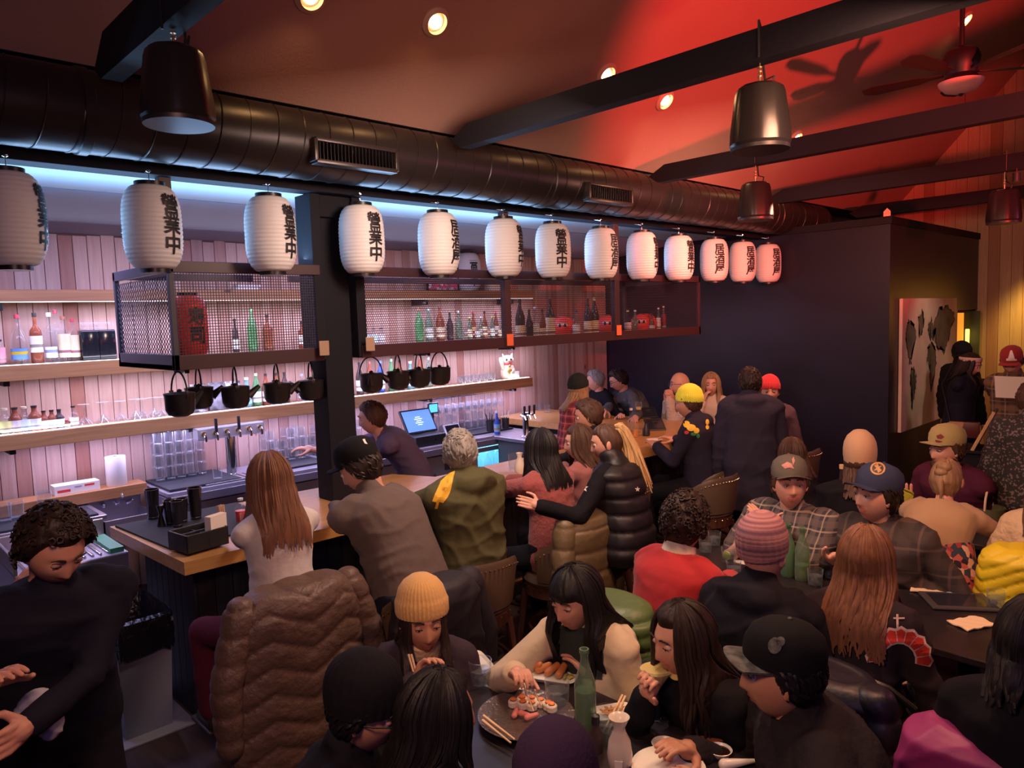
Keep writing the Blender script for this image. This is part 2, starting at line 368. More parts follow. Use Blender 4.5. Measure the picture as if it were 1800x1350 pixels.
# low ceiling over the bar: a flat strip by the rail, then a slope to the back wall
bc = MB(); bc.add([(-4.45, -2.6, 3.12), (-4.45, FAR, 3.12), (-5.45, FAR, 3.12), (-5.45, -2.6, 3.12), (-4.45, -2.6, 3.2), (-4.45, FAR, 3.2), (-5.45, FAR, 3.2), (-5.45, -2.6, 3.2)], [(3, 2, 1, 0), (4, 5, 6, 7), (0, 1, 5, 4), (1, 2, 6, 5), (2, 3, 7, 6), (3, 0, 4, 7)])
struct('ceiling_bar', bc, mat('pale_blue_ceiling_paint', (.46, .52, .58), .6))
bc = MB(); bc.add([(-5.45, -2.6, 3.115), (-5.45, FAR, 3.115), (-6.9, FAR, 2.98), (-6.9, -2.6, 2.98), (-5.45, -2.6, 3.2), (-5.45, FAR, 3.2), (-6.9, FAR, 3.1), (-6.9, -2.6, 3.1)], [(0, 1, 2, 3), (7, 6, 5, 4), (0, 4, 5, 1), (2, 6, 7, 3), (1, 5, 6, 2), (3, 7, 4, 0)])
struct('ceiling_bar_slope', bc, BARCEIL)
struct('ceiling_soffit', MB().box((-4.47, -2.6, 3.50), (-4.121, 12.5, 3.66)), BLACKW)  # black colour here stands in for shadow above the duct
struct('wall_above_bar', MB().box((-4.47, -2.6, 3.05), (-4.38, FAR, 3.499)), BLACKW)

# pine boards, each one a board
def boards(parent, axis, a, b, w, z0, z1, plane, m, th=.018, jitter=True):
    mb = MB(); g = .004
    if axis == 'Y': mb.cbox((0, g / 2, z0), (th, w - g / 2, z1), .003)
    else: mb.cbox((g / 2, 0, z0), (w - g / 2, th, z1), .003)
    me = mb.mesh('board', m, False); n = int(round((b - a) / w))
    for k in range(n):
        dz = (rnd.random() - .5) * .02 if jitter else 0
        o = D.objects.new('board', me); COL.objects.link(o); o.parent = parent
        o.location = (plane, a + k * w, dz) if axis == 'Y' else (a + k * w, plane, dz)
boards(wb, 'Y', .5, 6.74, .104, .0, 2.985, WALLX - .02, PINE)
boards(wb, 'Y', 6.74, FAR, .052, .0, 2.985, WALLX - .02, PINE, .022, False)
# gable boards stand behind the dark box, cut by the slope of the ceiling
for k in range(36):
    x0 = -4.3 + k * .135; z1 = min(ceil_z(x0) + .0, 7.6)
    zs = .0 if x0 > BOXX - .1 else 2.9
    xa, xb = x0 + .002, x0 + .133; za, zb_ = (max(3.0, ceil_z(xa) + .03), max(3.0, ceil_z(xb) + .03)) if xb < RX else (6.5, 6.5)
    mb = MB(); mb.prism([(xa, zs), (xb, zs), (xb, zb_), (xa, za)], -.018, 0, Matrix(((1, 0, 0, 0), (0, 0, 1, 0), (0, 1, 0, 0), (0, 0, 0, 1)))); o = mb.obj('board', PINE2, wg, False, (0, GABLE + .019, 0))

# tie beams
for k, y in enumerate((1.13, 3.25, 5.45, 7.6, 9.72)):
    mb = MB(); z0, z1 = 3.32, 3.46
    if k == 0: z0, z1 = 3.345, 3.53
    P = [(-3.77, z0), (3.0, z0), (3.0, z1), (-3.70, z1), (-3.86, z0 + .06)]
    M = Matrix(((1, 0, 0, 0), (0, 0, 1, y), (0, 1, 0, 0), (0, 0, 0, 1)))
    mb.prism(P, -.045, .045, M); o = mb.obj('ceiling_beam', BLACKW, None, False)
    tag(o, ['black tie beam crossing top left, holding the nearest speaker', 'longest black tie beam, second from the camera, with a speaker in mid room', 'black tie beam third from the camera, passing under the ceiling fan', 'black tie beam fourth from the camera, ending above the last lanterns', 'farthest short black tie beam by the pine gable'][k], 'beam', 'black tie beams under the sloping ceiling')
# duct above the lanterns
du = thing('spiral_duct', 'fat black spiral ventilation duct running above the row of lanterns', 'duct', (-4.12, 0, 3.275))
DR = .20
duct_m = mat('black_duct_metal', (.030, .024, .026), .38, .35, bump=(12, .1))
mb = MB(); M = Matrix(((1, 0, 0, 0), (0, 0, 1, 0), (0, 1, 0, 0), (0, 0, 0, 1)))
mb.lathe([(DR, -1.5), (DR, 9.3)], 48, M=M); mb.obj('pipe', duct_m, du)
for i in range(3):
    mb = MB(); mb.lathe([(DR, 0), (DR + .008, .006), (DR + .008, .05), (DR, .056)], 40, M=Matrix.Translation((0, (1.05, 4.3, 8.05)[i], 0)) @ M, caps=False); mb.obj('joint_band', duct_m, du)
mb = MB(); pts = []
p = .16; tot = int((9.3 + 1.5) / p * 24)
for k in range(tot): a = 2 * PI * k / 24; pts.append(((DR + .001) * math.cos(a), -1.5 + p * k / 24, (DR + .001) * math.sin(a)))
mb.tube(pts, .0045, 4); mb.obj('spiral_seam', duct_m, du)
for (a, b, lab) in (((625, 275), .56, 0), ((1070, 342), .56, 0), ((1328, 372), .4, 0)):
    c = onx(a[0], a[1], -4.12 + DR); w = b
    v = thing('duct_vent', ['wide black slotted air register on the duct above the fourth lantern', 'smaller black air register on the duct above the lantern row middle', 'black air register at the far end of the duct under a speaker'][{625: 0, 1070: 1, 1328: 2}[a[0]]], 'vent', (c.x - .012, c.y, c.z), 0, 'air registers on the duct')
    h = .062
    mb = MB(); 
    for s in (-1, 1):
        mb.cbox((-.03, -w / 2, s * h - .012), (.05, w / 2, s * h + .012), .003); mb.cbox((-.03, s * w / 2 - .012, -h), (.05, s * w / 2 + .012, h), .003)
    mb.obj('frame', mat('black_register_metal', (.06, .05, .05), .35, .5), v)
    for k in range(22): y = -w / 2 + .03 + (w - .06) * k / 21; link('slat', MB().box((0, y - .002, -h), (.035, y + .002, h)).mesh('slat', BLACKM, False) if k == 0 else D.meshes['slat'] if False else MB().box((0, y - .002, -h), (.035, y + .002, h)).mesh('slat', BLACKM, False), v)
# lantern rail, bar post, cage
o = tag(MB().cbox((-4.40, -1.5, 3.045), (-4.30, 8.4, 3.115), .004).obj('lantern_rail', BLACKW, None, False), 'long black timber rail under the duct carrying the lantern hooks', 'rail')
pt = thing('bar_post', 'thick black square post standing at the bar behind the capped man', 'post', (-4.5, 2.62, 1.0))
MB().cbox((-.11, -.11, 0), (.09, .10, 2.045), .008).obj('post_shaft', BLACKW, pt, False)
for s in (-1, 1): MB().cbox((-.06, s * .155 - .035, 0.97), (.14, s * .155 + .035, 2.045), .004).obj('side_post', BLACKW, pt, False)
MB().cbox((-.13, -.13, 1.90), (.12, .12, 2.045), .006).obj('cap_block', BLACKW, pt, False)
def tape(x, y, z, m, lab): 
    mb = MB(); mb.cbox((0, -.035, -.05), (.006, .035, .045), .002); o = mb.obj('tape_patch', m, None, False, (x, y, z)); tag(o, lab, 'tape', 'tape patches on the bottle cage')
def cage(name, y0, y1, label, posts, near):
    c = thing(name, label, 'cage', (-4.35, y0, 1.965)); Ly = y1 - y0; Hh = .62; Dp = 1.02
    mb = MB(); mb.cbox((-.04, 0, 0), (.0, Ly, .085), .003); mb.obj('bottom_rail', MAROON, c, False)
    MB().cbox((-.04, 0, Hh - .065), (0, Ly, Hh), .003).obj('top_rail', MAROON, c, False)
    MB().box((-Dp, 0, .0), (-.04, Ly, .03)).obj('floor_board', MAROON, c, False)
    MB().cbox((-Dp, 0, 0), (-Dp + .04, Ly, .05), .003).obj('back_rail', MAROON, c, False)
    MB().cbox((-Dp, 0, Hh - .05), (-Dp + .04, Ly, Hh), .003).obj('back_top_rail', MAROON, c, False)
    for p in posts:
        MB().cbox((-.045, p - .035, 0), (.006, p + .035, 1.09 if p not in (0.03,) else 1.09), .003).obj('upright', MAROON, c, False)
    for yy in ([0.0] if near else []) + ([Ly - .03] if not near else []):
        MB().cbox((-Dp, yy, 0), (0, yy + .03, .09), .003).cbox((-Dp, yy, Hh - .06), (0, yy + .03, Hh), .003).cbox((-Dp, yy, 0), (-Dp + .035, yy + .03, Hh), .003).cbox((-.035, yy, 0), (0, yy + .03, Hh), .003).obj('end_frame', MAROON if not near else mat('grey_black_frame', (.05, .048, .065), .5), c, False)
    wire = mat('dark_wire_mesh', (.03, .028, .04), .45, .4)
    mb = MB(); t = .0022; sp = .0165
    n = int(Ly / sp)
    stag = not near
    for k in range(n):
        y = k * sp + sp / 2
        if not stag: mb.box((-.024, y - t, .08), (-.022, y + t, Hh - .06))
        else:
            rows = int((Hh - .14) / sp)
            for r in range(rows):
                yy = y + (sp / 2 if r % 2 else 0); mb.add([(-.023, yy - t, .08 + r * sp), (-.023, yy + t, .08 + r * sp), (-.023, yy + t, .08 + (r + 1) * sp), (-.023, yy - t, .08 + (r + 1) * sp)], [(0, 1, 2, 3)])
    for k in range(int((Hh - .14) / sp) + 1): z = .08 + k * sp; mb.box((-.022, 0, z - t), (-.020, Ly, z + t))
    o = mb.obj('wire_screen', wire, c, False); o['kind'] = 'stuff'
    if near:   # expanded metal on the end: zigzag strands
        mb = MB(); nx = int((Dp - .07) / .022); nz = int((Hh - .15) / .030)
        for i in range(nx + 1):
            pts = [(-.035 - i * .022 + (.0065 if r % 2 else -.0065) * (1 if i % 2 else -1), .015, .09 + r * .015) for r in range(2 * nz + 1)]
            mb.tube(pts, .0028, 3)
        o = mb.obj('expanded_metal_screen', wire, c, False); o['kind'] = 'stuff'
    return c
cage('bottle_cage', 1.52, 2.47, 'maroon framed wire mesh cage holding a red lantern, left of the post', (), True)
cage('bottle_cage', 2.76, 7.0, 'long maroon framed wire mesh cage of sake bottles, right of the post', (1.38, 2.80), False)
MB_up = MB().cbox((-4.395, 1.50, 2.58), (-4.345, 1.57, 3.05), .003); tag(MB_up.obj('cage_hanger', MAROON, None, False), 'short dark hanger joining the left cage corner to the rail', 'hanger')
tan = mat('masking_tape', (.36, .24, .16), .8); org = mat('orange_tape', (.85, .16, .06), .6)
tape(-4.30, 2.44, 2.05, tan, 'tan tape patch left of the black post'); tape(-4.30, 2.79, 2.06, tan, 'tan tape patch right of the black post')
tape(-4.335, 4.14, 2.03, org, 'orange tape patch on the cage, nearer of two'); tape(-4.335, 5.56, 2.06, org, 'orange tape patch on the cage, farther of two')

# ------------------------------------------------------------------ paper lanterns
def lant_r(z):   # z 0..1
    e = abs(z - .5) * 2
    return (.075 + (.148 - .075) * (max(0, 1 - e ** 3.4)) ** .55)
LW, LH = 1.0, .44
paper = mat('lantern_paper', (.74, .74, .74), .6, bump=(25, .1, .01)); inkm = mat('lantern_ink', (.012, .010, .014), .6)
GLYPH = {}
for ch in '營業中居酒屋寿司': GLYPH[ch] = flat_text(ch, .112, .0008)
shade_mb = MB(); prof = []; NR = 19
for i in range(NR * 4 + 1):
    z = i / (NR * 4); ph = (i % 4) / 4
    prof.append((lant_r(z) - (.0035 if i % 4 == 0 else 0), z * LH))
shade_mb.lathe(prof, 36, caps=False); LSH = shade_mb.mesh('shade', paper, ang=80)
cap_me = MB().lathe([(.062, 0), (.076, 0), (.076, .022), (.066, .022), (.066, .004), (.062, .004)], 28).mesh('rim', BLACKM)
hook_me = MB().tube([(0, 0, 0), (.0, 0, .03), (.006, 0, .045), (0, 0, .06)], .0022, 5).tube([(0, 0, .05), (-.085, 0, .068)], .003, 5).lathe([(.001, .05), (.014, .055), (.014, .062), (.001, .068)], 10).mesh('hook', CHROME)
def wrap_text(chars, yaw, m, parent, r=lambda z: lant_r(z / LH), zc=LH * .50, step=.104, wsc=1.0, name='lettering'):
    bm = bmesh.new()
    for i, ch in enumerate(chars):
        v, f = GLYPH[ch]; zz = zc + step * ((len(chars) - 1) / 2 - i); vs = [bm.verts.new((p[0] * wsc, p[1] + zz, 0)) for p in v]
        for ox, oy in ((0, 0), (.0024, 0), (0, .0024), (-.0024, 0), (0, -.0024)):
            vs = vs if (ox, oy) == (0, 0) else [bm.verts.new((p[0] * wsc + ox, p[1] + zz + oy, 0)) for p in v]
            for q in f:
                try: bm.faces.new([vs[k] for k in q])
                except ValueError: pass
    for k in range(-6, 7): bmesh.ops.bisect_plane(bm, geom=bm.verts[:] + bm.edges[:] + bm.faces[:], plane_co=(k * .0085, 0, 0), plane_no=(1, 0, 0))
    for k in range(14): bmesh.ops.bisect_plane(bm, geom=bm.verts[:] + bm.edges[:] + bm.faces[:], plane_co=(0, zc - .19 + k * .029, 0), plane_no=(0, 1, 0))
    for v in bm.verts:
        z = v.co.y; R = r(z) + .0022; a = yaw + v.co.x / R; v.co = (R * math.cos(a), R * math.sin(a), z)
    me = D.meshes.new(name); bm.to_mesh(me); bm.free(); me.materials.append(m); return link(name, me, parent)
lan = [(20, '營業中', 66, 'white paper lantern cut off by the left picture edge'), (268, '營業中', 42, 'white paper lantern second from the left, in front of the cage corner'), (475, '營業中', 52, 'white paper lantern between the left cage and the black post'),
       (635, '營業中', 38, 'white paper lantern just right of the black post'), (770, '居酒屋', 58, 'white paper lantern fifth from left, under the wide duct register'), (885, '營業中', 66, 'white paper lantern sixth from left, above the orange taped upright'),
       (971, '營業中', 30, 'white paper lantern seventh from left, writing turned fully to view'), (1056, '居酒屋', 56, 'white paper lantern left of the second cage upright'), (1128, '營業中', 70, 'white paper lantern ninth from left, writing at its right edge'),
       (1193, '營業中', 54, 'white paper lantern tenth from left, above the cage end'), (1255, '居酒屋', 24, 'white paper lantern first beyond the cage, third from the far end'), (1305, '居酒屋', 38, 'white paper lantern second from the far end'), (1350, '居酒屋', 42, 'last white paper lantern at the far end of the row')]
for i, (px, tx, off, lab) in enumerate(lan):
    p = onx(px, (405 if i > 6 else 400), -4.22); 
    y = p.y
    t = thing('paper_lantern', lab, 'lantern', (-4.22, y, 2.525), 0, 'white paper lanterns hanging in a row along the bar')
    t.scale = (1.0, 1.0, 1)
    t.rotation_euler = (0, 0, 0)
    link('shade', LSH, t); link('rim', cap_me, t, (0, 0, -.02)); link('rim', cap_me, t, (0, 0, LH - .002)); link('hook', hook_me, t, (0, 0, LH + .02))
    wrap_text(tx, camyaw(-4.22, y) + math.radians(off), inkm, t)
# red lantern in the left cage, and a white one on the top shelf
redp = mat('red_lantern_paper', (.95, .03, .02), .6); p = onx(333, 570, -4.58)
t = thing('red_lantern', 'red paper lantern with black writing inside the left cage', 'lantern', (-4.58, p.y, 2.02)); 
link('shade', MB().lathe([(a * .72, b * .86) for a, b in prof], 32, caps=False).mesh('shade', redp, ang=80), t)
MB().lathe([(.05, 0), (.058, 0), (.058, .02), (.05, .02)], 24, (0, 0, LH * .86)).obj('rim', BLACKM, t)
wrap_text('寿司', camyaw(-4.58, p.y) + .45, inkm, t, r=lambda z: .72 * lant_r(z / LH / .86), zc=.19, step=.11)
p = onx(828, 480, -6.55)
t = thing('paper_lantern', 'white paper lantern standing on the top back shelf behind the cage', 'lantern', (-6.60, p.y, 2.51)); link('shade', LSH, t, (0, 0, .02)); link('rim', cap_me, t); link('rim', cap_me, t, (0, 0, LH + .01))
wrap_text('營業中', camyaw(-6.6, p.y) + .5, inkm, t)

# ------------------------------------------------------------------ hanging speakers
def speaker_thing(x, y, z, s, label, beam_z=3.33):
    t = thing('pendant_speaker', label, 'speaker', (x, y, z), .4, 'black pendant speakers hanging from the beams')
    mb = MB(); n = 32
    rf = lambda a, zz: 1 - .045 * (abs(math.sin(a * 4)) ** 6)
    mb.lathe([(.128 * s, .012), (.136 * s, .03), (.134 * s, .08), (.112 * s, .25), (.104 * s, .275), (.085 * s, .288)], n, rfun=rf); mb.obj('housing', mat('black_speaker_plastic', (.018, .016, .017), .28), t, ang=25)
    mb = MB(); mb.lathe([(.122 * s, 0), (.13 * s, 0), (.132 * s, .016), (.122 * s, .016)], 32); mb.obj('grille_ring', BLKP, t)
    mb = MB(); mb.lathe([(.123 * s, .006), (.05, .001), (.001, 0)], 32, caps=False); mb.obj('grille', mat('grey_speaker_grille', (.14, .15, .20), .6), t)
    zt = beam_z - z
    mb = MB(); mb.tube([(0, 0, .286), (0, 0, .32), (.0, 0, .33)], .006, 6); 
    for k in range(3): mb.lathe([(.011, -.004), (.011, .004)], 8, (0, 0, .33 + k * .02), caps=True)
    mb.tube([(0, 0, .31), (0, 0, zt + .01)], .003, 5); mb.obj('steel_hanger', mat('tarnished_chain', (.55, .42, .25), .35, .8), t)
    mb = MB(); mb.tube([(.05, .02, .285), (.06, .02, .33), (.02, .03, zt * .8), (.01, .05, zt), (.0, .05, zt + .16), (0, -.05, zt + .16), (0, -.05, zt)], .0055, 6); mb.obj('cable', BLKP, t)
speaker_thing(-3.0, 1.13, 2.985, 1.0, 'largest black pendant speaker at top left, grille lit blue')
speaker_thing(-1.70, 3.25, 2.93, 1.0, 'black pendant speaker on the longest beam, right of centre')
speaker_thing(-2.89, 5.45, 2.90, 1.0, 'small black pendant speaker above the last lanterns')
speaker_thing(-1.72, 7.6, 2.88, 1.0, 'black pendant speaker by the pine gable at the right edge')

# ------------------------------------------------------------------ recessed can lights in the slope
def oncl(a, b):
    d = ray(a, b); t = (3.6 + 1.07 * 4.03 - EYE) / (d[2] - 1.07 * d[0]); return Vector(CAM + d * t)
slope_rot = Vector((0, 0, 1)).rotation_difference(Vector((1.07, 0, -1)).normalized()).to_euler()
bulbm = mat('warm_lamp_glow', (1, .8, .5), .5, emit=(1, .62, .25, 14))
canlabs = ['largest round recessed lamp glowing in the brown ceiling', 'round recessed lamp just above the long beam', 'round recessed lamp touching the long beam, right of two', 'recessed lamp half hidden behind the third beam', 'recessed lamp at top right behind the ceiling fan', 'recessed lamp at the top picture edge, left']
for i, (a, b) in enumerate(((765, 38), (1065, 130), (1168, 176), (1398, 242), (1696, 34), (545, -8))):
    p = oncl(a, b); n = Vector((1.07, 0, -1)).normalized()
    t = thing('recessed_light', canlabs[i], 'lamp', p, 0, 'round recessed lamps in the sloping ceiling'); t.rotation_euler = slope_rot
    MB().lathe([(.066, .002), (.092, .0), (.092, .012), (.066, .03), (.062, -.02)], 28, caps=False).obj('trim_ring', mat('lamp_trim', (.55, .40, .30), .5), t)
    MB().lathe([(.001, .035), (.03, .032), (.042, .015), (.044, -.01), (.04, -.03)], 20, caps=False).obj('bulb', bulbm, t)
    light('can_lamp', 'SPOT', p + n * .06, 9, (1, .52, .20), .04, target=p + Vector((.2, 0, -1)), spot=2.7, blend=.9)

# ------------------------------------------------------------------ ceiling fan
fp = ony(1690, 110, 6.5); fan = thing('ceiling_fan', 'dark ceiling fan with a pink glass bowl near the gable', 'fan', (fp.x, fp.y, fp.z - .12), .5)
fm = mat('dark_bronze', (.018, .012, .014), .45, .3)
MB().lathe([(.02, .24), (.05, .23), (.11, .2), (.13, .15), (.115, .08), (.10, .03), (.12, .0), (.12, -.02)], 28).obj('motor_housing', fm, fan)
MB().lathe([(.155, -.02), (.15, -.04), (.11, -.085), (.05, -.105), (.01, -.11)], 28).obj('glass_bowl', mat('frosted_bowl', (.80, .38, .34), .4), fan)
MB().cyl(.018, .22, .62, 10).obj('down_rod', fm, fan); MB().lathe([(.07, .66), (.05, .60), (.02, .58)], 18).obj('canopy', fm, fan)
MB().lathe([(.012, -.125), (.02, -.11)], 10).obj('finial', fm, fan); MB().tube([(.03, 0, -.1), (.03, 0, -.30)], .0015, 4).obj('pull_chain', fm, fan)
bl = MB(); bl.prism([(.12, -.02), (.22, -.025), (.30, -.06), (.62, -.075), (.70, -.04), (.70, .04), (.62, .075), (.30, .06), (.22, .025), (.12, .02)], -.004, .004, Matrix.Rotation(.2, 4, 'X')); bme = bl.mesh('blade', wood('walnut_blade', (.04, .022, .016), (.025, .012, .01), 'X', False))
for k in range(5): link('blade', bme, fan, M=Matrix.Rotation(2 * PI * k / 5 + .2, 4, 'Z') @ Matrix.Translation((0, 0, .05)))
tip = ony(1400, -10, 3.9)
fan2 = thing('ceiling_fan', 'nearer ceiling fan, only a blade tip showing at the top edge', 'fan', (-1.55, 3.95, tip.z + .14), 0)
MB().lathe([(.02, .24), (.05, .23), (.11, .2), (.13, .15), (.115, .08), (.10, .03), (.12, .0)], 28).obj('motor_housing', fm, fan2); MB().cyl(.018, .22, 1.6, 10).obj('down_rod', fm, fan2)
for k in range(5): link('blade', bme, fan2, M=Matrix.Rotation(2 * PI * k / 5 + 4.25, 4, 'Z') @ Matrix.Translation((0, 0, .05)))
sp = ony(1787, 306, 7.55); sl = thing('spot_lamp', 'tiny black lamp clipped under the fourth beam at right', 'lamp', (sp.x, 7.55, 3.22)); MB().cyl(.03, 0, .07, 12).obj('head', BLKP, sl); MB().tube([(0, 0, .06), (0, 0, .11)], .006).obj('stem', BLKP, sl)

# ------------------------------------------------------------------ picture, doorway, tag
mapc = thing('map_canvas', 'large canvas of a pale world map hung on the dark side wall', 'picture', (BOXX, 8.70, .80), 0)
MB().cbox((.004, 0, 0), (.04, 1.93, 1.48), .004).obj('canvas', mat('pink_wash_canvas', (.66, .46, .40), .8, var=(2.2, (.78, .66, .52)), bump=(80, .1, .003)), mapc, False)
dk = mat('map_dark_paint', (.10, .085, .07), .8, var=(6, (.16, .13, .10)))
def land(pts, seed):
    r = random.Random(seed); out = []
    for i in range(len(pts)):
        a = Vector(pts[i]); b = Vector(pts[(i + 1) % len(pts)])
        for k in range(9): q = a.lerp(b, k / 9); out.append((q.x + (r.random() - .5) * .05, q.y + (r.random() - .5) * .05))
    return out
lands = [[(.06, .88), (.13, .96), (.24, .93), (.34, .90), (.40, .80), (.33, .74), (.28, .66), (.24, .56), (.19, .55), (.15, .66), (.08, .78)],
         [(.46, .98), (.60, 1.06), (.66, .98), (.60, .82), (.50, .80)], [(.24, .50), (.34, .50), (.43, .42), (.40, .30), (.33, .18), (.29, .10), (.27, .28), (.23, .40)],
         [(.80, .90), (.92, .98), (.98, .86), (1.08, .84), (1.00, .76), (.88, .76), (.82, .80)], [(.80, .70), (.96, .72), (1.08, .64), (1.12, .52), (1.02, .34), (.96, .22), (.90, .36), (.88, .50), (.78, .54)],
         [(1.00, .92), (1.20, 1.06), (1.50, 1.08), (1.78, 1.02), (1.80, .92), (1.66, .86), (1.60, .74), (1.48, .66), (1.38, .56), (1.30, .68), (1.20, .62), (1.12, .70), (1.02, .78)], [(1.50, .40), (1.64, .44), (1.74, .34), (1.66, .24), (1.50, .28)]]
for i, l in enumerate(lands):
    mb = MB(); M = Matrix(((0, 0, 1, .040), (1, 0, 0, .04), (0, 1.18, 0, .10), (0, 0, 0, 1)))
    bm = bmesh.new(); vs = [bm.verts.new(M @ Vector((x, z, .0018))) for x, z in land(l, i)]; bm.faces.new(vs); bmesh.ops.triangulate(bm, faces=bm.faces[:]); me = D.meshes.new('continent'); bm.to_mesh(me); bm.free(); me.materials.append(dk); link('continent', me, mapc)
tp = ony(1561, 378, FAR); tg = MB().prism([(-.035, 0), (.035, 0), (.035, .05), (0, .085), (-.035, .05)], 0, .006, Matrix(((1, 0, 0, tp.x), (0, 0, 1, FAR - .03), (0, 1, 0, 3.15), (0, 0, 0, 1)))).obj('house_tag', mat('peach_tag', (.85, .42, .30), .6), None, False); tag(tg, 'small peach house-shaped tag on the dark box corner', 'tag')
# bright corridor seen past the map
dr = thing('door_1', 'open dark doorway past the map with a warm lit panel', 'door', (BOXX, 10.78, 0))
dr['kind'] = 'structure'
MB().cbox((-.10, 0, 0), (.0, .03, 2.12), .004).obj('door_jamb', mat('pale_jamb', (.5, .42, .35), .5), dr, False)
def dx(px, y): return ony(px, 575, y).x - BOXX
MB().box((dx(1683, 11.45), .66, 0), (dx(1694, 11.45), .67, 2.08)).obj('lit_panel', mat('orange_lit_panel', (.9, .4, .06), .6, emit=(1, .33, .03, .8)), dr, False)
MB().cbox((dx(1697, 11.4), .61, 1.66), (dx(1704, 11.4), .64, 1.86), .01).obj('wall_lamp', mat('yellow_lamp', (1, .85, .3), .5, emit=(1, .75, .1, 3)), dr, False)
MB().box((dx(1695, 11.55), .76, 0), (dx(1722, 11.55), .78, 2.1)).obj('door_leaf', mat('dark_green_door', (.05, .06, .03), .5), dr, False)
# ================================================================== THE BAR
ORD = ['first', 'second', 'third', 'fourth', 'fifth', 'sixth', 'seventh', 'eighth', 'ninth', 'tenth', 'eleventh']
ledm = mat('white_led_strip', (1, 1, 1), .5, emit=(.86, .88, 1.0, 3.2))
FX = -6.47
for z, th, y1, lab in ((1.97, .11, 6.5, 'middle pine back bar shelf, holding the spirits'), (1.461, .11, 6.52, 'lowest long pine back bar shelf, holding bitters, kettles row and the lucky cat'), (2.525, .085, 6.6, 'top pine back bar shelf behind the cages')):
    t = thing('back_bar_shelf', lab, 'shelf', (0, 0, z), 0, 'pine shelves of the back bar')
    MB().cbox((WALLX + .02, .3, -.035), (FX, y1, 0), .003).obj('shelf_board', SHELF, t, False)
    MB().cbox((FX, .3, -th), (FX + .03, y1, .003), .004).obj('front_board', SHELF, t, False)
    MB().box((FX - .05, .3, .001), (FX - .03, y1, .006)).obj('light_strip', ledm, t, False) if z < 2.3 else MB().box((FX - .03, .3, -th - .004), (FX - .005, y1, -th)).obj('light_strip', ledm, t, False)
    for k in range(5): yy = 1.05 + k * 1.3; MB().cbox((WALLX + .02, yy, -.15), (FX - .03, yy + .04, -.036), .003).obj('bracket', BLACKM, t, False)

# ---- bottles
def bottle_prof(kind, h, r):
    if kind == 'sake': return [(r * .9, 0), (r, .01), (r, h * .55), (r * .85, h * .64), (r * .42, h * .80), (r * .30, h * .88), (r * .30, h)]
    if kind == 'whiskey': return [(r * .93, 0), (r, .012), (r, h * .58), (r * .9, h * .66), (r * .38, h * .74), (r * .30, h * .80), (r * .32, h)]
    if kind == 'round': return [(r * .9, 0), (r, .015), (r * 1.0, h * .42), (r * .9, h * .55), (r * .6, h * .66), (r * .28, h * .74), (r * .26, h)]
    if kind == 'small': return [(r * .93, 0), (r, .006), (r, h * .58), (r * .55, h * .72), (r * .40, h * .78), (r * .40, h)]
    return [(r * .9, 0), (r, .01), (r, h * .45), (r * .8, h * .58), (r * .42, h * .76), (r * .34, h * .95), (r * .40, h * .96), (r * .40, h)]
ndx = 0
def bottle(loc, h, r, kind, gm, labc=None, capc=(.02, .02, .02), label='bottle', group=None, liquid=None, lz=(.12, .45), cat='bottle', name='bottle'):
    t = thing(name, label, cat, loc, rnd.random() * 6, group)
    pr = bottle_prof(kind, h, r); MB().lathe(pr, 16).obj('glass_body', gm, t, ang=60)
    if liquid: 
        lp = [(a * .93, z + .002) for a, z in pr if z < h * .5]; MB().lathe(lp + [(lp[-1][0], h * .5)] if lp[-1][1] < h * .45 else lp, 14).obj('liquid', liquid, t)
    if labc:
        cm = mat('label_%02d%02d%02d' % tuple(int(c * 99) for c in labc), labc, .6)
        MB().lathe([(r * 1.015, h * lz[0]), (r * 1.015, h * lz[1])], 18, caps=False).obj('paper_label', cm, t)
        ac = tuple(min(1, abs(c - .5)) for c in labc); MB().lathe([(r * 1.03, h * (lz[0] + .10)), (r * 1.03, h * (lz[0] + .16))], 18, caps=False).obj('printed_band', mat('label_%02d%02d%02d' % tuple(int(c * 99) for c in ac), ac, .6), t)
    if capc: MB().lathe([(pr[-1][0] * 1.15, h * .93), (pr[-1][0] * 1.2, h * 1.01)], 12).obj('bottle_cap', mat('cap_%02d%02d%02d' % tuple(int(c * 99) for c in capc), capc, .4), t)
    return t
WH, BLK, RED, CRM, NAV = (.75, .73, .68), (.02, .02, .02), (.30, .03, .05), (.75, .60, .38), (.05, .10, .35)
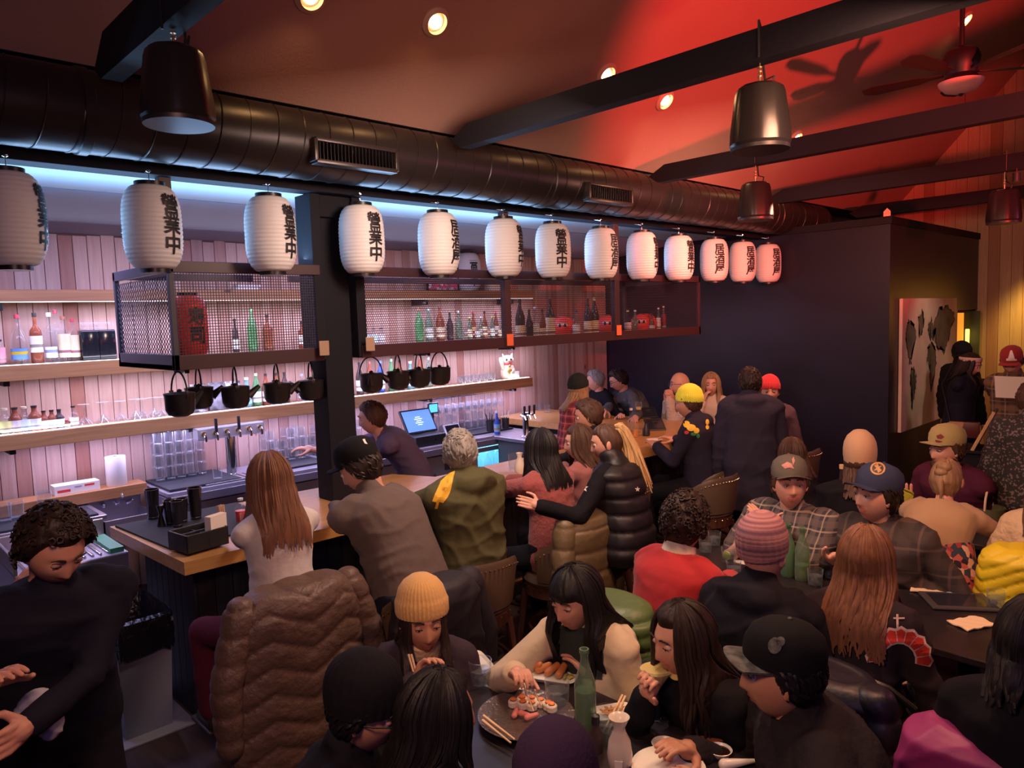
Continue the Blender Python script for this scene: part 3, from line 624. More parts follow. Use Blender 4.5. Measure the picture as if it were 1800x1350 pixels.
# middle shelf
G = 'spirit bottles on the middle shelf'
for px, py, h, r, kind, gm, lc, cc, lab, lz in (
    (2, 640, .19, .035, 'small', GLASS, (.8, .25, .3), BLK, 'bottle with white and red label cut by the left picture edge', (.1, .7)),
    (36, 637, .37, .055, 'round', GLASS, (.08, .2, .5), RED, 'round clear bottle with a blue and white label', (.10, .32)),
    (67, 637, .38, .042, 'whiskey', AMBER, WH, BLK, 'dark red spirit bottle with a square white label', (.22, .55)),
    (92, 634, .38, .042, 'whiskey', GLASS, (.72, .76, .84), (.75, .8, .9), 'clear bottle with silver ball stopper and pale label', (.10, .32)),
    (116, 632, .35, .045, 'whiskey', GLASS, CRM, (.2, .08, .05), 'clear bottle with a large cream label and brown oval seal', (.10, .62)),
    (132, 631, .33, .042, 'whiskey', GLASS, CRM, RED, 'clear cream-labelled bottle half behind its twin', (.10, .62)),
    (103, 629, .40, .035, 'whiskey', GLASS, None, RED, 'clear bottle with a red cap behind the cream label pair', (.1, .2)),
    (415, 610, .30, .030, 'soda', DARKG, WH, BLK, 'slim dark bottle with white label seen through the left cage', (.1, .4)),
    (445, 610, .385, .045, 'sake', GREENG, None, (.1, .4, .15), 'bright green bottle seen through the left cage', (.1, .4)),
    (472, 609, .33, .048, 'whiskey', AMBER, None, BLK, 'amber whiskey bottle with black cap in the left cage view', (.1, .4)),
    (532, 607, .26, .034, 'whiskey', AMBER, WH, BLK, 'small amber bottle, left of the pair by the post', (.15, .5)),
    (551, 606, .26, .034, 'whiskey', AMBER, WH, (.1, .1, .3), 'small amber bottle, right of the pair by the post', (.15, .5)),
    (644, 604, .17, .04, 'small', GLASS, (.55, .8, .85), BLK, 'stubby bottle with pale blue label right of the post', (.1, .6)),
    (658, 604, .17, .04, 'small', GLASS, (.55, .8, .85), (.1, .1, .2), 'second stubby bottle with pale blue label right of the post', (.1, .6)),
    (671, 603, .17, .04, 'small', GLASS, (.7, .6, .6), BLK, 'third stubby bottle right of the post, greyer label', (.1, .6)),
    (738, 599, .37, .045, 'sake', GREENG, None, (.4, .2, .1), 'green sake bottle under the framed print', (.1, .4)),
    (755, 598, .36, .045, 'sake', SODAG, WH, (.3, .7, .7), 'pale green sake bottle beside the green one', (.12, .42)),
    (775, 598, .38, .048, 'sake', AMBER, CRM, (.1, .04, .03), 'brown sake bottle beside the pale green one', (.1, .4)),
    (792, 597, .31, .038, 'sake', DARKG, None, BLK, 'black sake bottle right of the brown one', (.1, .4)),
    (807, 597, .33, .042, 'sake', SODAG, None, (.5, .6, .5), 'greenish clear bottle right of the black one', (.1, .4))):
    p = onx(px, py, -6.60); bottle((-6.60, p.y, 1.975), h, r, kind, gm, lc, cc, lab, G, lz=lz)
capcols = [(.3, .6, .3), (.8, .7, .2), (.7, .1, .1), (.2, .3, .6), (.8, .8, .8), BLK]
for k in range(11):
    px = 820 + k * 6.6; p = onx(px, 596, -6.56 if k % 2 else -6.66)
    bottle((-6.56 if k % 2 else -6.66, p.y, 1.975), .20 + .06 * (k % 3), .03, ('whiskey', 'soda', 'small')[k % 3], (GLASS, SODAG, AMBER)[k % 3], (WH, CRM, (.8, .5, .2), WH)[k % 4], capcols[k % 6], 'small bottle in the cluster left of the orange taped upright, %s from left' % ORD[k], 'crowded small bottles on the middle shelf')
for i, (px, lab) in enumerate(((160, 'square black pitcher with glass lid on the middle shelf, left of two'), (187, 'square black pitcher beside the cage end, right of two'))):
    p = onx(px, 632, -6.60); t = thing('square_pitcher', lab, 'pitcher', (-6.60, p.y, 1.975), 0, 'square pitchers'); MB().cbox((-.055, -.07, 0), (.055, .07, .24), .012).obj('body', mat('glossy_black', (.01, .01, .014), .12), t); MB().cbox((-.045, -.06, .245), (.045, .06, .30), .014).obj('lid', GLASS, t)
# cage floor bottles
G = 'sake bottles standing in the long cage'
for px, h, r, kind, gm, lc, cc, lab, lz in (
    (915, .44, .052, 'sake', DARKG, CRM, BLK, 'tall black sake bottle just right of the orange tape, cream label', (.05, .38)),
    (931, .33, .04, 'sake', DARKG, None, BLK, 'shorter dark bottle beside the first tall sake bottle', (.1, .4)),
    (942, .36, .042, 'soda', GLASS, WH, (.6, .6, .6), 'clear white-labelled bottle third in the long cage', (.1, .5)),
    (954, .33, .038, 'sake', AMBER, CRM, BLK, 'brown bottle fourth in the long cage', (.1, .4)),
    (968, .44, .052, 'sake', DARKG, CRM, BLK, 'tall dark sake bottle with a round neck label, under the seventh lantern', (.05, .55)),
    (1013, .31, .045, 'whiskey', GLASS, WH, (.1, .1, .2), 'square clear bottle with white label right of a red figure', (.1, .5)),
    (1034, .44, .048, 'sake', DARKG, CRM, BLK, 'tall sake bottle, left of the far pair, cream label', (.05, .42)),
    (1046, .45, .048, 'sake', DARKG, CRM, (.6, .5, .3), 'tall sake bottle, right of the far pair, gold neck', (.05, .42)),
    (1104, .30, .042, 'whiskey', GLASS, (.8, .6, .55), (.6, .55, .2), 'clear bottle with gold stopper right of the second upright', (.1, .5)),
    (1117, .30, .034, 'soda', SODAG, None, WH, 'pale green tapered bottle right of the second upright', (.1, .4)),
    (1146, .25, .036, 'soda', AMBER, WH, BLK, 'small brown bottle with white label near the cage end', (.1, .4)),
    (1158, .32, .028, 'soda', SODAG, WH, WH, 'slim pale bottle, left of the last pair in the cage', (.1, .6)),
    (1167, .34, .028, 'soda', SODAG, RED, WH, 'slim bottle with red speckled label, last in the cage', (.1, .7))):
    p = onx(px, 585, -4.55); bottle((-4.55, p.y, 2.0), h * .82, r * .82, kind, gm, lc, cc, lab, G, lz=lz)
dr_m = mat('red_papier_mache', (.80, .05, .03), .5)
for i, px in enumerate((989, 1068, 1128, 1136)):
    p = onx(px, 585, -4.68); s = .8
    t = thing('red_round_figure', ['red round good-luck figure, left in the long cage', 'red round good-luck figure behind the second upright', 'red round good-luck figure right of the second upright', 'red round good-luck figure, farthest in the cage'][i], 'figurine', (-4.68, p.y, 2.0), camyaw(-4.68, p.y), 'red round good-luck figures')
    MB().lathe([(.06, 0), (.095, .03), (.115, .09), (.105, .15), (.07, .19), (.01, .205)], 20).obj('body', dr_m, t)
    MB().ell((.088, 0, .115), (.022, .055, .048)).obj('face', mat('cream_face', (.8, .62, .5), .6), t)
    for s in (-1, 1): MB().ell((.108, s * .024, .122), (.008, .014, .016), nu=10, nv=6).obj('eye', inkm, t)
# lower shelf
G = 'bitters bottles on the lowest shelf'
cols = [((.8, .75, .3), GLASS), ((.75, .7, .68), AMBER), ((.7, .82, .85), GLASS), ((.75, .8, .82), AMBER), ((.8, .75, .75), AMBER), ((.7, .72, .75), AMBER), ((.7, .8, .85), DARKG)]
labs = ['squat bottle with yellow label, first on the lowest shelf', 'squat brown bottle with white label and red slash', 'squat clear bottle with pale blue label', 'squat brown bottle, widest white label', 'small brown bottle with black cap, left of three', 'small brown bottle with black cap, middle of three', 'small dark bottle with black cap, right of three']
for i, px in enumerate((11, 29, 45, 63, 79, 93, 106)):
    big = i < 4; p = onx(px, 764 - px * .1, -6.55); lc, g = cols[i]
    bottle((-6.55, p.y, 1.466), .19 if big else .145, .045 if big else .034, 'small', g, lc, (.6, .5, .35) if i in (0, 2) else BLK, labs[i], G, lz=(.08, .5))
bottle((-6.55, onx(118, 752, -6.55).y, 1.466), .06, .028, 'small', AMBER, WH, (.8, .2, .3), 'tiny jar with pink lid on the lowest shelf', G)
bottle((-6.55, onx(131, 751, -6.55).y, 1.466), .16, .033, 'small', GLASS, WH, BLK, 'white labelled dropper bottle right of the bitters', G)
martini_me = [MB().lathe([(.038, 0), (.038, .003), (.006, .008), (.004, .10), (.055, .17), (.053, .17), (.003, .103)], 16, caps=False).mesh('coupe', GLASS)]
flip = Matrix.Rotation(PI, 4, 'X')
for i, px in enumerate((150, 183, 213, 240, 252, 272, 285)):
    p = onx(px, 748 - (px - 150) * .1, -6.55 - .05 * (i % 2)); o = link('cocktail_glass', martini_me[0], None); o.matrix_world = Matrix.Translation((-6.55 - .05 * (i % 2), p.y, 1.466 + .17)) @ flip; o.scale = (1.15, 1.15, 1.0)
    tag(o, 'upside-down cocktail glass left of the kettles, %s from the bitters' % ORD[i], 'glass', 'upside-down cocktail glasses')
for i, (px, w, c) in enumerate(((352, .13, (.7, .72, .75)), (385, .16, (.25, .26, .30)), (412, .16, (.72, .74, .76)))):
    p = onx(px, 720, -6.62); t = thing('art_print', ['small white ink print behind the left kettles', 'dark grey ink print between kettles', 'white ink print with swirls behind the second kettle'][i], 'print', (-6.62, p.y, 1.463), 0, 'ink prints leaning on the lowest shelf')
    M = Matrix.Rotation(-.12, 4, 'Y'); MB().cbox((-.006, -w / 2, 0), (.006, w / 2, .25), .002, M).obj('sheet', mat('print_%d' % i, c, .5, var=(14, (.05, .05, .07)), bump=None), t, False)
G = 'bottles behind the hanging kettles'
for px, h, kind, gm, lc, cc, lab in ((436, .27, 'soda', TEALG, (.2, .75, .8), WH, 'pale teal bottle on the lowest shelf beside a kettle spout'), (453, .30, 'sake', GREENG, WH, (.5, .8, .4), 'green sake bottle on the lowest shelf left of the wide kettle'),
    (470, .29, 'sake', AMBER, WH, BLK, 'brown bottle behind the third kettle, left'), (488, .29, 'sake', AMBER, WH, BLK, 'brown bottle behind the third kettle, middle'), (503, .29, 'sake', DARKG, WH, BLK, 'dark bottle behind the third kettle, right'),
    (533, .26, 'soda', GLASS, (.6, .7, .8), (.3, .3, .4), 'clear bottle behind the kettle left of the post'), (551, .30, 'round', GLASS, WH, RED, 'round bottle with red top left of the post'), (573, .27, 'soda', AMBER, WH, BLK, 'brown white-labelled bottle touching the post'),
    (634, .33, 'sake', DARKG, WH, BLK, 'dark bottle just right of the post'), (652, .33, 'sake', AMBER, None, (.25, .1, .08), 'brown bottle behind the first kettle right of the post'), (671, .33, 'sake', BLUEG, WH, (.1, .2, .6), 'blue sake bottle between kettles'),
    (690, .34, 'sake', GREENG, WH, (.2, .6, .3), 'green bottle behind the second kettle right of the post'), (705, .32, 'sake', AMBER, None, BLK, 'amber bottle between second and third kettle'), (723, .30, 'soda', TEALG, (.8, .85, .85), WH, 'pale teal bottle behind the third kettle'),
    (740, .34, 'sake', AMBER, WH, (.25, .1, .08), 'brown bottle behind the third kettle, right side'), (755, .33, 'sake', SODAG, None, (.6, .8, .8), 'clear green bottle left of the last kettle')):
    p = onx(px, 720 - (px - 436) * .1, -6.60); bottle((-6.60, p.y, 1.466), h, .04, kind, gm, lc, cc, lab, G)
tumb = MB().lathe([(.030, 0), (.034, .004), (.038, .10), (.0365, .10), (.032, .012), (.002, .012)], 12, caps=False).mesh('tumbler', GLASS)
shot = MB().lathe([(.020, 0), (.022, .004), (.026, .06), (.0245, .06), (.02, .012), (.002, .012)], 10, caps=False).mesh('shot_glass', GLASS)
for k in range(10):
    p = onx(808 + k * 6.5, 682, -6.58 + .05 * (k % 2)); o = link('shot_glass', shot, None, p); o.location.z = 1.468; o.scale = (1.3, 1.3, 1.5); tag(o, 'small glass in the row left of the lucky cat, %s from left' % ORD[k], 'glass', 'small glasses beside the lucky cat')
# lucky cat
p = onx(893, 665, -6.6); cat = thing('lucky_cat', 'cream and gold beckoning lucky cat figurine at the end of the lowest shelf', 'figurine', (-6.6, p.y, 1.466), camyaw(-6.6, p.y) + .3)
cm = mat('cat_cream', (.80, .70, .48), .35); gd = mat('cat_gold', (.72, .48, .14), .3, .6)
MB().lathe([(.07, 0), (.088, .03), (.092, .09), (.075, .15), (.06, .175)], 22).obj('body', cm, cat)
MB().ell((0, 0, .225), (.066, .080, .062)).cap((0, .045, .255), (0, .062, .302), .022, .006, 8).cap((0, -.045, .255), (0, -.062, .302), .022, .006, 8).obj('head', cm, cat)
MB().cap((.04, -.07, .13), (.05, -.10, .24), .024, .028).obj('raised_paw', cm, cat); MB().cap((.06, .05, .10), (.09, .02, .07), .025, .022).obj('lowered_paw', cm, cat)
MB().lathe([(.066, .168), (.070, .176), (.066, .184)], 22).obj('collar', mat('cat_red', (.7, .04, .04), .5), cat); MB().cap((.074, 0, .160), (.076, 0, .156), .014, .014, 8).obj('bell', gd, cat); MB().ell((.088, 0, .085), (.012, .035, .045)).obj('gold_coin', gd, cat)
for s in (-1, 1): MB().ell((.060, s * .028, .235), (.01, .012, .014), nu=8, nv=6).obj('eye', inkm, cat); MB().cap((.0, s * .048, .264), (.002, s * .06, .292), .016, .004, 6).obj('ear_lining', mat('cat_red', (.7, .04, .04)), cat)
MB().ell((.068, 0, .212), (.006, .010, .006), nu=8, nv=6).obj('nose', mat('cat_red', (.7, .04, .04)), cat); MB().cbox((.05, .07, 0), (.06, .13, .09), .003).obj('price_card', mat('white_card', (.8, .8, .78), .6), cat, False)
# framed print and white pieces on the top shelf
def framed(px0, px1, py, z0, z1, x, label, m):
    a = onx(px0, py, x); b = onx(px1, py, x); t = thing('framed_print', label, 'picture', (x, a.y, z0)); w = b.y - a.y; h = z1 - z0
    for q in (((-.012, 0, 0), (.012, .02, h)), ((-.012, w - .02, 0), (.012, w, h)), ((-.012, 0, 0), (.012, w, .02)), ((-.012, 0, h - .02), (.012, w, h))): MB().cbox(q[0], q[1], .002).obj('frame_bar', BLACKM, t, False)
    MB().box((-.008, .02, .02), (.004, w - .02, h - .02)).obj('print', m, t, False)
framed(750, 806, 500, 2.53, 2.85, -6.6, 'framed red and white print on the top shelf behind the fifth lantern', spots('red_white_print', [(.8, .75, .8), (.75, .1, .2), (.7, .65, .75), (.4, .15, .2)], 22))
p = onx(432, 500, -6.6); t = thing('folded_towels', 'small white folded cloths on the top shelf behind the left cage', 'cloth', (-6.6, p.y, 2.53)); MB().cbox((-.07, -.12, 0), (.07, .10, .03), .01).cbox((-.06, -.10, .031), (.06, .12, .055), .01).obj('towel', PAPERW, t)
p = onx(868, 490, -6.6); t = thing('paper_bag', 'white paper bag lying on the top shelf beside the white lantern', 'bag', (-6.6, p.y, 2.53)); MB().cbox((-.06, -.12, 0), (.06, .12, .12), .02).obj('bag_body', PAPERW, t)
# ornament with leaves at the cage corner
p = onx(212, 410, -4.86); t = thing('dried_branch', 'dark dried branch ornament sticking up behind the second lantern', 'ornament', (-4.80, 1.50, 2.585))
MB().tube([(0, 0, 0), (-.01, -.01, .12), (.01, -.03, .22)], .006, 6).obj('twig', BLACKM, t)
for k in range(6): a = k * 1.1; MB().ell((.03 * math.cos(a), -.02 + .03 * math.sin(a), .08 + k * .03), (.025, .010, .012), Matrix.Rotation(a, 3, 'Z')).obj('leaf', BLACKM if k % 3 else PAPERW, t)

# ---- kettles hanging under the cage
ironm = mat('cast_iron', (.020, .017, .018), .33, .2, bump=(60, .1, .004))
def kettle(px, py, x, label, yaw=0., s=1.0):
    p = onx(px, py, x); t = thing('iron_kettle', label, 'kettle', (x, p.y, 1.695), yaw, 'black iron kettles hanging under the cages'); r = .083 * s
    MB().lathe([(r * .45, 0), (r * .8, .012), (r * .98, .04), (r * 1.02, .12), (r * 1.06, .135), (r * .95, .138), (r * .5, .142), (r * .12, .145)], 28).obj('pot', ironm, t)
    MB().lathe([(.012, .142), (.016, .152), (.004, .16)], 12).obj('lid_knob', ironm, t)
    MB().tube([(r * .9, 0, .075), (r * 1.3, 0, .10), (r * 1.75, 0, .132)], .02, 10, rs=[.030, .020, .012]).obj('spout', ironm, t)
    zb = 1.965 - 1.695
    MB().tube([(0, r * 1.0 * math.cos(a), .125 + (zb - .135) * math.sin(a)) for a in [PI * k / 14 for k in range(15)]], .0055, 6).obj('handle', ironm, t)
    for sgn in (-1, 1): MB().cbox((-.012, sgn * r - .006, .110), (.012, sgn * r + .006, .150), .003).obj('lug', ironm, t)
for a in ((316, 700, -4.42, 'nearest black iron kettle, under the left cage corner', .2 + PI * .5), (350, 690, -4.72, 'black iron kettle overlapped by the nearest one, spout right', PI * .45), (414, 690, -4.52, 'black iron kettle third from left, spout to the right', PI * .42),
          (487, 685, -4.52, 'black iron kettle fourth from left, spout touching its neighbour', PI * .42), (547, 680, -4.5, 'black iron kettle beside the post with spout to the left', -PI * .6),
          (653, 670, -4.6, 'black iron kettle first right of the post', -PI * .2), (700, 665, -4.6, 'black iron kettle second right of the post, spout left', -PI * .6), (737, 660, -4.6, 'black iron kettle third right of the post', -PI * .6), (773, 655, -4.6, 'black iron kettle farthest right, handle seen end-on', PI)): kettle(*a)

# ---- back counter
stl2 = mat('blue_grey_steel', (.34, .33, .42), .35, .75, bump=(30, .1), stretch=(12, 1, 12))
cnt = tag(MB().cbox((-6.72, 2.0, .865), (-6.08, 6.05, .90), .006).obj('steel_worktop', mat('grey_worktop', (.36, .35, .40), .3, .3, var=(5, (.28, .27, .33))), None, False), 'long grey worktop under the shelves of the back bar', 'counter')
MB().cbox((-6.10, 2.02, .80), (-6.06, 6.03, .868), .004).obj('edge_trim', stl2, cnt, False)
def fridge(y0, y1, label, doors, glassd=False):
    t = thing('back_bar_cooler', label, 'cooler', (-6.14, y0, 0), 0, 'steel coolers under the back counter'); w = y1 - y0
    if glassd:
        MB().box((-.52, 0, .05), (-.50, w, .85)).box((-.52, 0, .05), (0, .02, .85)).box((-.52, w - .02, .05), (0, w, .85)).box((-.52, 0, .05), (0, w, .08)).box((-.52, 0, .82), (0, w, .85)).obj('cabinet', mat('cooler_inside', (.4, .6, .7), .5), t, False)
        MB().box((-.45, .05, .80), (-.05, w - .05, .815)).obj('inner_light', mat('cyan_cooler_light', (.5, .9, 1), .5, emit=(.35, .85, 1.0, 5)), t, False)
        MB().box((-.48, .03, .42), (-.04, w - .03, .43)).obj('wire_shelf', CHROME, t, False)
    else: MB().cbox((-.5, 0, .05), (0, w, .855), .004).obj('cabinet', stl2, t, False)
    dw = w / doors
    for k in range(doors):
        a = k * dw + .015; b = (k + 1) * dw - .015
        if glassd:
            d = MB()
            for q in (((0, a, .12), (.03, a + .05, .78)), ((0, b - .05, .12), (.03, b, .78)), ((0, a, .12), (.03, b, .17)), ((0, a, .73), (.03, b, .78))): d.cbox(q[0], q[1], .003)
            d = d.obj('door', stl2, t, False); MB().box((.010, a + .05, .17), (.014, b - .05, .73)).obj('pane', GLASS, d, False)
        else:
            d = MB().cbox((.002, a, .10), (.028, b, .78), .005).obj('door', stl2, t, False)
            MB().cbox((.028, (a + b) / 2 - .07, .62), (.034, (a + b) / 2 + .07, .69), .003).obj('badge', BLKP, d, False); MB().cbox((.03, b - .05, .30), (.055, b - .03, .55), .005).obj('handle', CHROME, d, False)
    return t
fridge(2.0, 2.95, 'steel cooler under the beer taps', 1); fridge(2.97, 3.45, 'narrow grey cabinet with a small sign left of the post', 1); fridge(3.47, 4.55, 'steel two-door cooler right of the post', 2); fridge(4.57, 5.20, 'steel cooler with badge, below the register', 1)
fridge(5.22, 6.03, 'glass-door cooler glowing cyan above the grey-haired man', 1, True)
for k in range(5): bottle((-6.30, 5.32 + k * .14, .432), .24, .045, 'sake', GLASS, None, WH, 'clear carafe inside the glowing cooler, %s from left' % ORD[k], 'carafes in the glowing cooler')
# trays of glasses on the counter
tray = tag(MB().cbox((-6.70, 2.03, .902), (-6.12, 2.62, .922), .004).obj('bar_mat', RUBBER, None, False), 'black rubber mat under the stacked tumblers left of the taps', 'mat')
for pxy in (((265, 330), 5, 5, 2.06, .082, -6.62), ((0, 0), 0, 0, 0, 0, 0)):
    if not pxy[1]: continue
    for r in range(5):
        for k in range(5):
            for lv in range(4 if k < 4 else 3):
                if r > 1: continue
                o = link('tumbler', tumb, None, (-6.62 + r * .085, 2.10 + k * .088, .924 + lv * .103)); tag(o, 'stacked tumbler left of the beer taps, %s row, %s column, %s layer' % (('back', 'front')[r], ORD[k], ORD[lv]), 'glass', 'tumblers stacked left of the beer taps')
o = link('tumbler', tumb, None, (-6.20, 2.45, .924)); tag(o, 'single clear tumbler at the front edge of the black bar mat', 'glass')
tag(MB().cbox((-6.70, 3.05, .902), (-6.2, 3.50, .918), .004).obj('bar_mat', RUBBER, None, False), 'black rubber mat under glasses right of the beer taps', 'mat')
tag(MB().cbox((-6.70, 3.60, .902), (-6.2, 4.10, .918), .004).obj('bar_mat', RUBBER, None, False), 'black rubber mat partly behind the black post', 'mat')
for r in range(2):
    for k in range(10):
        for lv in range(3 - (k % 3 == 1)):
            o = link('tumbler', tumb, None, (-6.64 + r * .13, 3.08 + k * .105, .920 + lv * .103)); tag(o, 'tumbler between beer taps and post, %s row, %s from left, %s layer' % (('back', 'front')[r], ORD[k], ORD[lv]), 'glass', 'tumblers between taps and post')
wine = MB().lathe([(.033, 0), (.033, .003), (.005, .007), (.0035, .075), (.028, .10), (.036, .14), (.030, .19), (.029, .19), (.034, .14), (.003, .09)], 12, caps=False).mesh('wine_glass', GLASS)
tag(MB().cbox((-6.70, 5.02, .902), (-6.25, 5.98, .918), .004).obj('bar_mat', RUBBER, None, False), 'black rubber mat under the wine glasses', 'mat')
for r in range(2):
    for k in range(9):
        o = link('tumbler', tumb, None, (-6.62 + r * .1, 5.10 + k * .1, .920)); tag(o, 'low tumbler right of the register, %s row, %s from left' % (('back', 'front')[r], ORD[k]), 'glass', 'tumblers right of the register')
        if k % 2 == 0: o = link('tumbler', tumb, None, (-6.62 + r * .1, 5.10 + k * .1, 1.023)); tag(o, 'upper tumbler right of the register, %s row, on the %s from left' % (('back', 'front')[r], ORD[k]), 'glass', 'tumblers right of the register')
# wine glasses hang upside down from a rack under the lowest shelf
rk = thing('glass_rack', 'chrome rail rack for stem glasses under the lowest shelf', 'rack', (-6.6, 4.95, 1.335))
for k in range(4): MB().tube([(-.12 + k * .08, 0, 0), (-.12 + k * .08, 1.2, 0)], .004, 5).obj('rail', CHROME, rk)
for r in range(2):
    for k in range(11): 
        o = link('wine_glass', wine, None); o.matrix_world = Matrix.Translation((-6.66 + r * .1, 5.0 + k * .108, 1.335)) @ flip; tag(o, 'wine glass hanging under the lowest shelf, %s row, %s from left' % (('back', 'front')[r], ORD[k]), 'glass', 'wine glasses hanging under the shelf')
# beer tap manifold
t = thing('beer_tap_tower', 'wide chrome beer tap tower with six gold-tipped faucets', 'beer tap', (-6.40, 2.66, .90))
MB().lathe([(.07, 0), (.07, .012), (.045, .02), (.045, .36)], 24).obj('column', CHROME, t); MB().cbox((-.055, -.30, .345), (.055, .30, .45), .012).obj('manifold', mat('satin_chrome', (.72, .72, .76), .3, .6), t, False)
gold = mat('brass_collar', (.9, .62, .25), .2, 1)
for k in range(6):
    y = -.25 + k * .1; f = MB().tube([(.05, y, .40), (.085, y, .40), (.10, y, .385), (.105, y, .34)], .011, 8).obj('faucet', CHROME, t); MB().lathe([(.019, 0), (.022, .018)], 14, M=Matrix.Translation((.055, y, .40)) @ Matrix.Rotation(PI / 2, 4, 'Y')).obj('brass_collar', gold, f)
    if k in (1, 3): MB().cbox((.075, y - .012, .41), (.10, y + .012, .53), .008).obj('tap_handle', BLKP, f)
t2 = tag(MB().cbox((-6.35, 2.66 - .35, .902), (-6.10, 3.0, .915), .003).obj('drip_tray', STEEL, None, False), 'perforated steel drip tray below the wide beer taps', 'tray')
for k in range(12): MB().box((-6.34, 2.33 + k * .055, .9155), (-6.11, 2.345 + k * .055, .917)).obj('grate_bar', BLKP, t2, False)
p = onz(935, 757, .90); t = thing('beer_tap_tower', 'slim chrome tap tower with three handles at the bar corner', 'beer tap', (-5.72, 5.66, .90))
MB().lathe([(.06, 0), (.06, .01), (.035, .016), (.035, .26), (.04, .27), (.001, .28)], 20).obj('column', CHROME, t)
for k in range(3): y = -.075 + k * .075; f = MB().tube([(.0, y, .24), (.06, y, .24), (.075, y, .20)], .012, 8).obj('faucet', CHROME, t); MB().cap((.06, y, .25), (.065, y, .34), .010, .014, 8).obj('tap_handle', BLKP, f)
tag(MB().cbox((-6.08, 5.50, .86), (-5.40, 5.98, .898), .005).obj('corner_worktop', STEEL, None, False), 'steel worktop section under the slim tap tower', 'counter')
tag(MB().cbox((-6.04, 5.53, 0), (-5.44, 5.96, .858), .005).obj('corner_cabinet', mat('dark_cabinet', (.05, .045, .06), .5), None, False), 'dark cabinet under the slim tap tower', 'cabinet')
# register
p = onz(730, 800, .90); t = thing('cash_register', 'black cash drawer with a tilted blue touch screen', 'register', (-6.36, 4.68, .90), 0)
MB().cbox((-.22, -.20, 0), (.22, .20, .11), .01).obj('cash_drawer', BLKP, t, False); MB().cyl(.012, 0, .006, 12, M=Matrix.Translation((.222, .05, .06)) @ Matrix.Rotation(PI / 2, 4, 'Y')).obj('key_lock', CHROME, t)
M = Matrix.Translation((.02, 0, .235)) @ Matrix.Rotation(.9, 4, 'Y'); MB().cbox((-.012, -.20, -.14), (.012, .20, .14), .006, M @ Matrix.Rotation(PI / 2 - .0, 4, 'Y') @ Matrix.Rotation(PI / 2, 4, 'Y') if False else Matrix.Translation((.0, 0, .24)) @ Matrix.Rotation(-.55, 4, 'Y')).obj('monitor', BLKP, t, False)
MS = Matrix.Translation((.0, 0, .24)) @ Matrix.Rotation(-.55, 4, 'Y'); scr = mat('blue_screen', (.1, .2, .6), .3, emit=(.10, .22, .75, 1.1)); MB().box((.0125, -.18, -.12), (.014, .18, .12), MS).obj('screen', scr, t, False)
MB().cbox((-.06, -.04, .10), (.0, .04, .22), .01).obj('stand', BLKP, t, False)
lite = mat('screen_text', (.6, .75, 1), .5, emit=(.5, .7, 1, 1.6))
for k in range(5): MB().box((.0142, -.03 - (k % 2) * .02, -.05 + k * .022), (.0147, .03 + (k % 2) * .02, -.042 + k * .022), MS).obj('screen_line', lite, t, False)
t = thing('customer_display', 'small blue display on a thin pole beside the register', 'screen', (-6.50, 4.98, .90)); MB().cyl(.02, 0, .30, 10).obj('pole', BLKP, t); MB().cbox((.0, -.07, .28), (.025, .07, .40), .006).obj('housing', BLKP, t, False); MB().box((.0255, -.055, .295), (.027, .055, .385)).obj('screen', mat('cyan_screen', (.1, .5, .8), .4, emit=(.1, .5, .9, 1.2)), t, False)
t = thing('small_tablet', 'small white framed tablet leaning on a stand by the register', 'tablet', (-6.30, 5.13, .92), 0); M = Matrix.Rotation(-.5, 4, 'Y'); MB().cbox((-.008, -.11, 0), (.008, .11, .15), .005, M).obj('frame', mat('white_plastic', (.75, .75, .78), .4), t, False); MB().box((.0085, -.095, .015), (.01, .095, .135), M).obj('screen', mat('dark_screen', (.02, .02, .03), .1), t, False)
for k in range(3):
    o = tag(MB().lathe([(.04, 0), (.085, .012), (.09, .02), (.08, .018), (.03, .006)], 20, caps=False).obj('small_plate', WHITE, None, True, (-6.22, 4.18 + k * .012, .905 + k * .013)), 'white plate in the stack on the grey counter, %s layer' % ORD[k], 'plate', 'white plates stacked left of the register')
    if k == 0: pass
# cups of straws and a bottle by the slim tap
for i, y in enumerate((5.30, 5.42, 5.55)):
    t = thing('straw_cup', ['black cup full of black straws', 'black cup of wooden picks', 'black cup with a white folded menu'][i] + ' at the end of the back counter', 'cup', (-6.30 + .0 * i, y + .35, .92), 0, 'black cups at the end of the back counter')
    MB().lathe([(.04, 0), (.045, .12), (.042, .12), (.038, .01), (.002, .01)], 16, caps=False).obj('cup', BLKP, t)
    for k in range(9 if i == 0 else 5): a = k * 2.4; MB().tube([(.01 * math.cos(a), .01 * math.sin(a), .02), (.05 * math.cos(a), .05 * math.sin(a), .19 + .02 * (k % 2))], .003, 5).obj('straw', BLKP if i == 0 else mat('pale_wood_pick', (.55, .35, .25), .6) if i == 1 else WHITE, t)
bottle((-6.12, 5.60, .90), .26, .034, 'soda', BLUEG, (.15, .35, .5), CHROME and (.7, .7, .75), 'slim clear blue water bottle left of the slim tap tower')

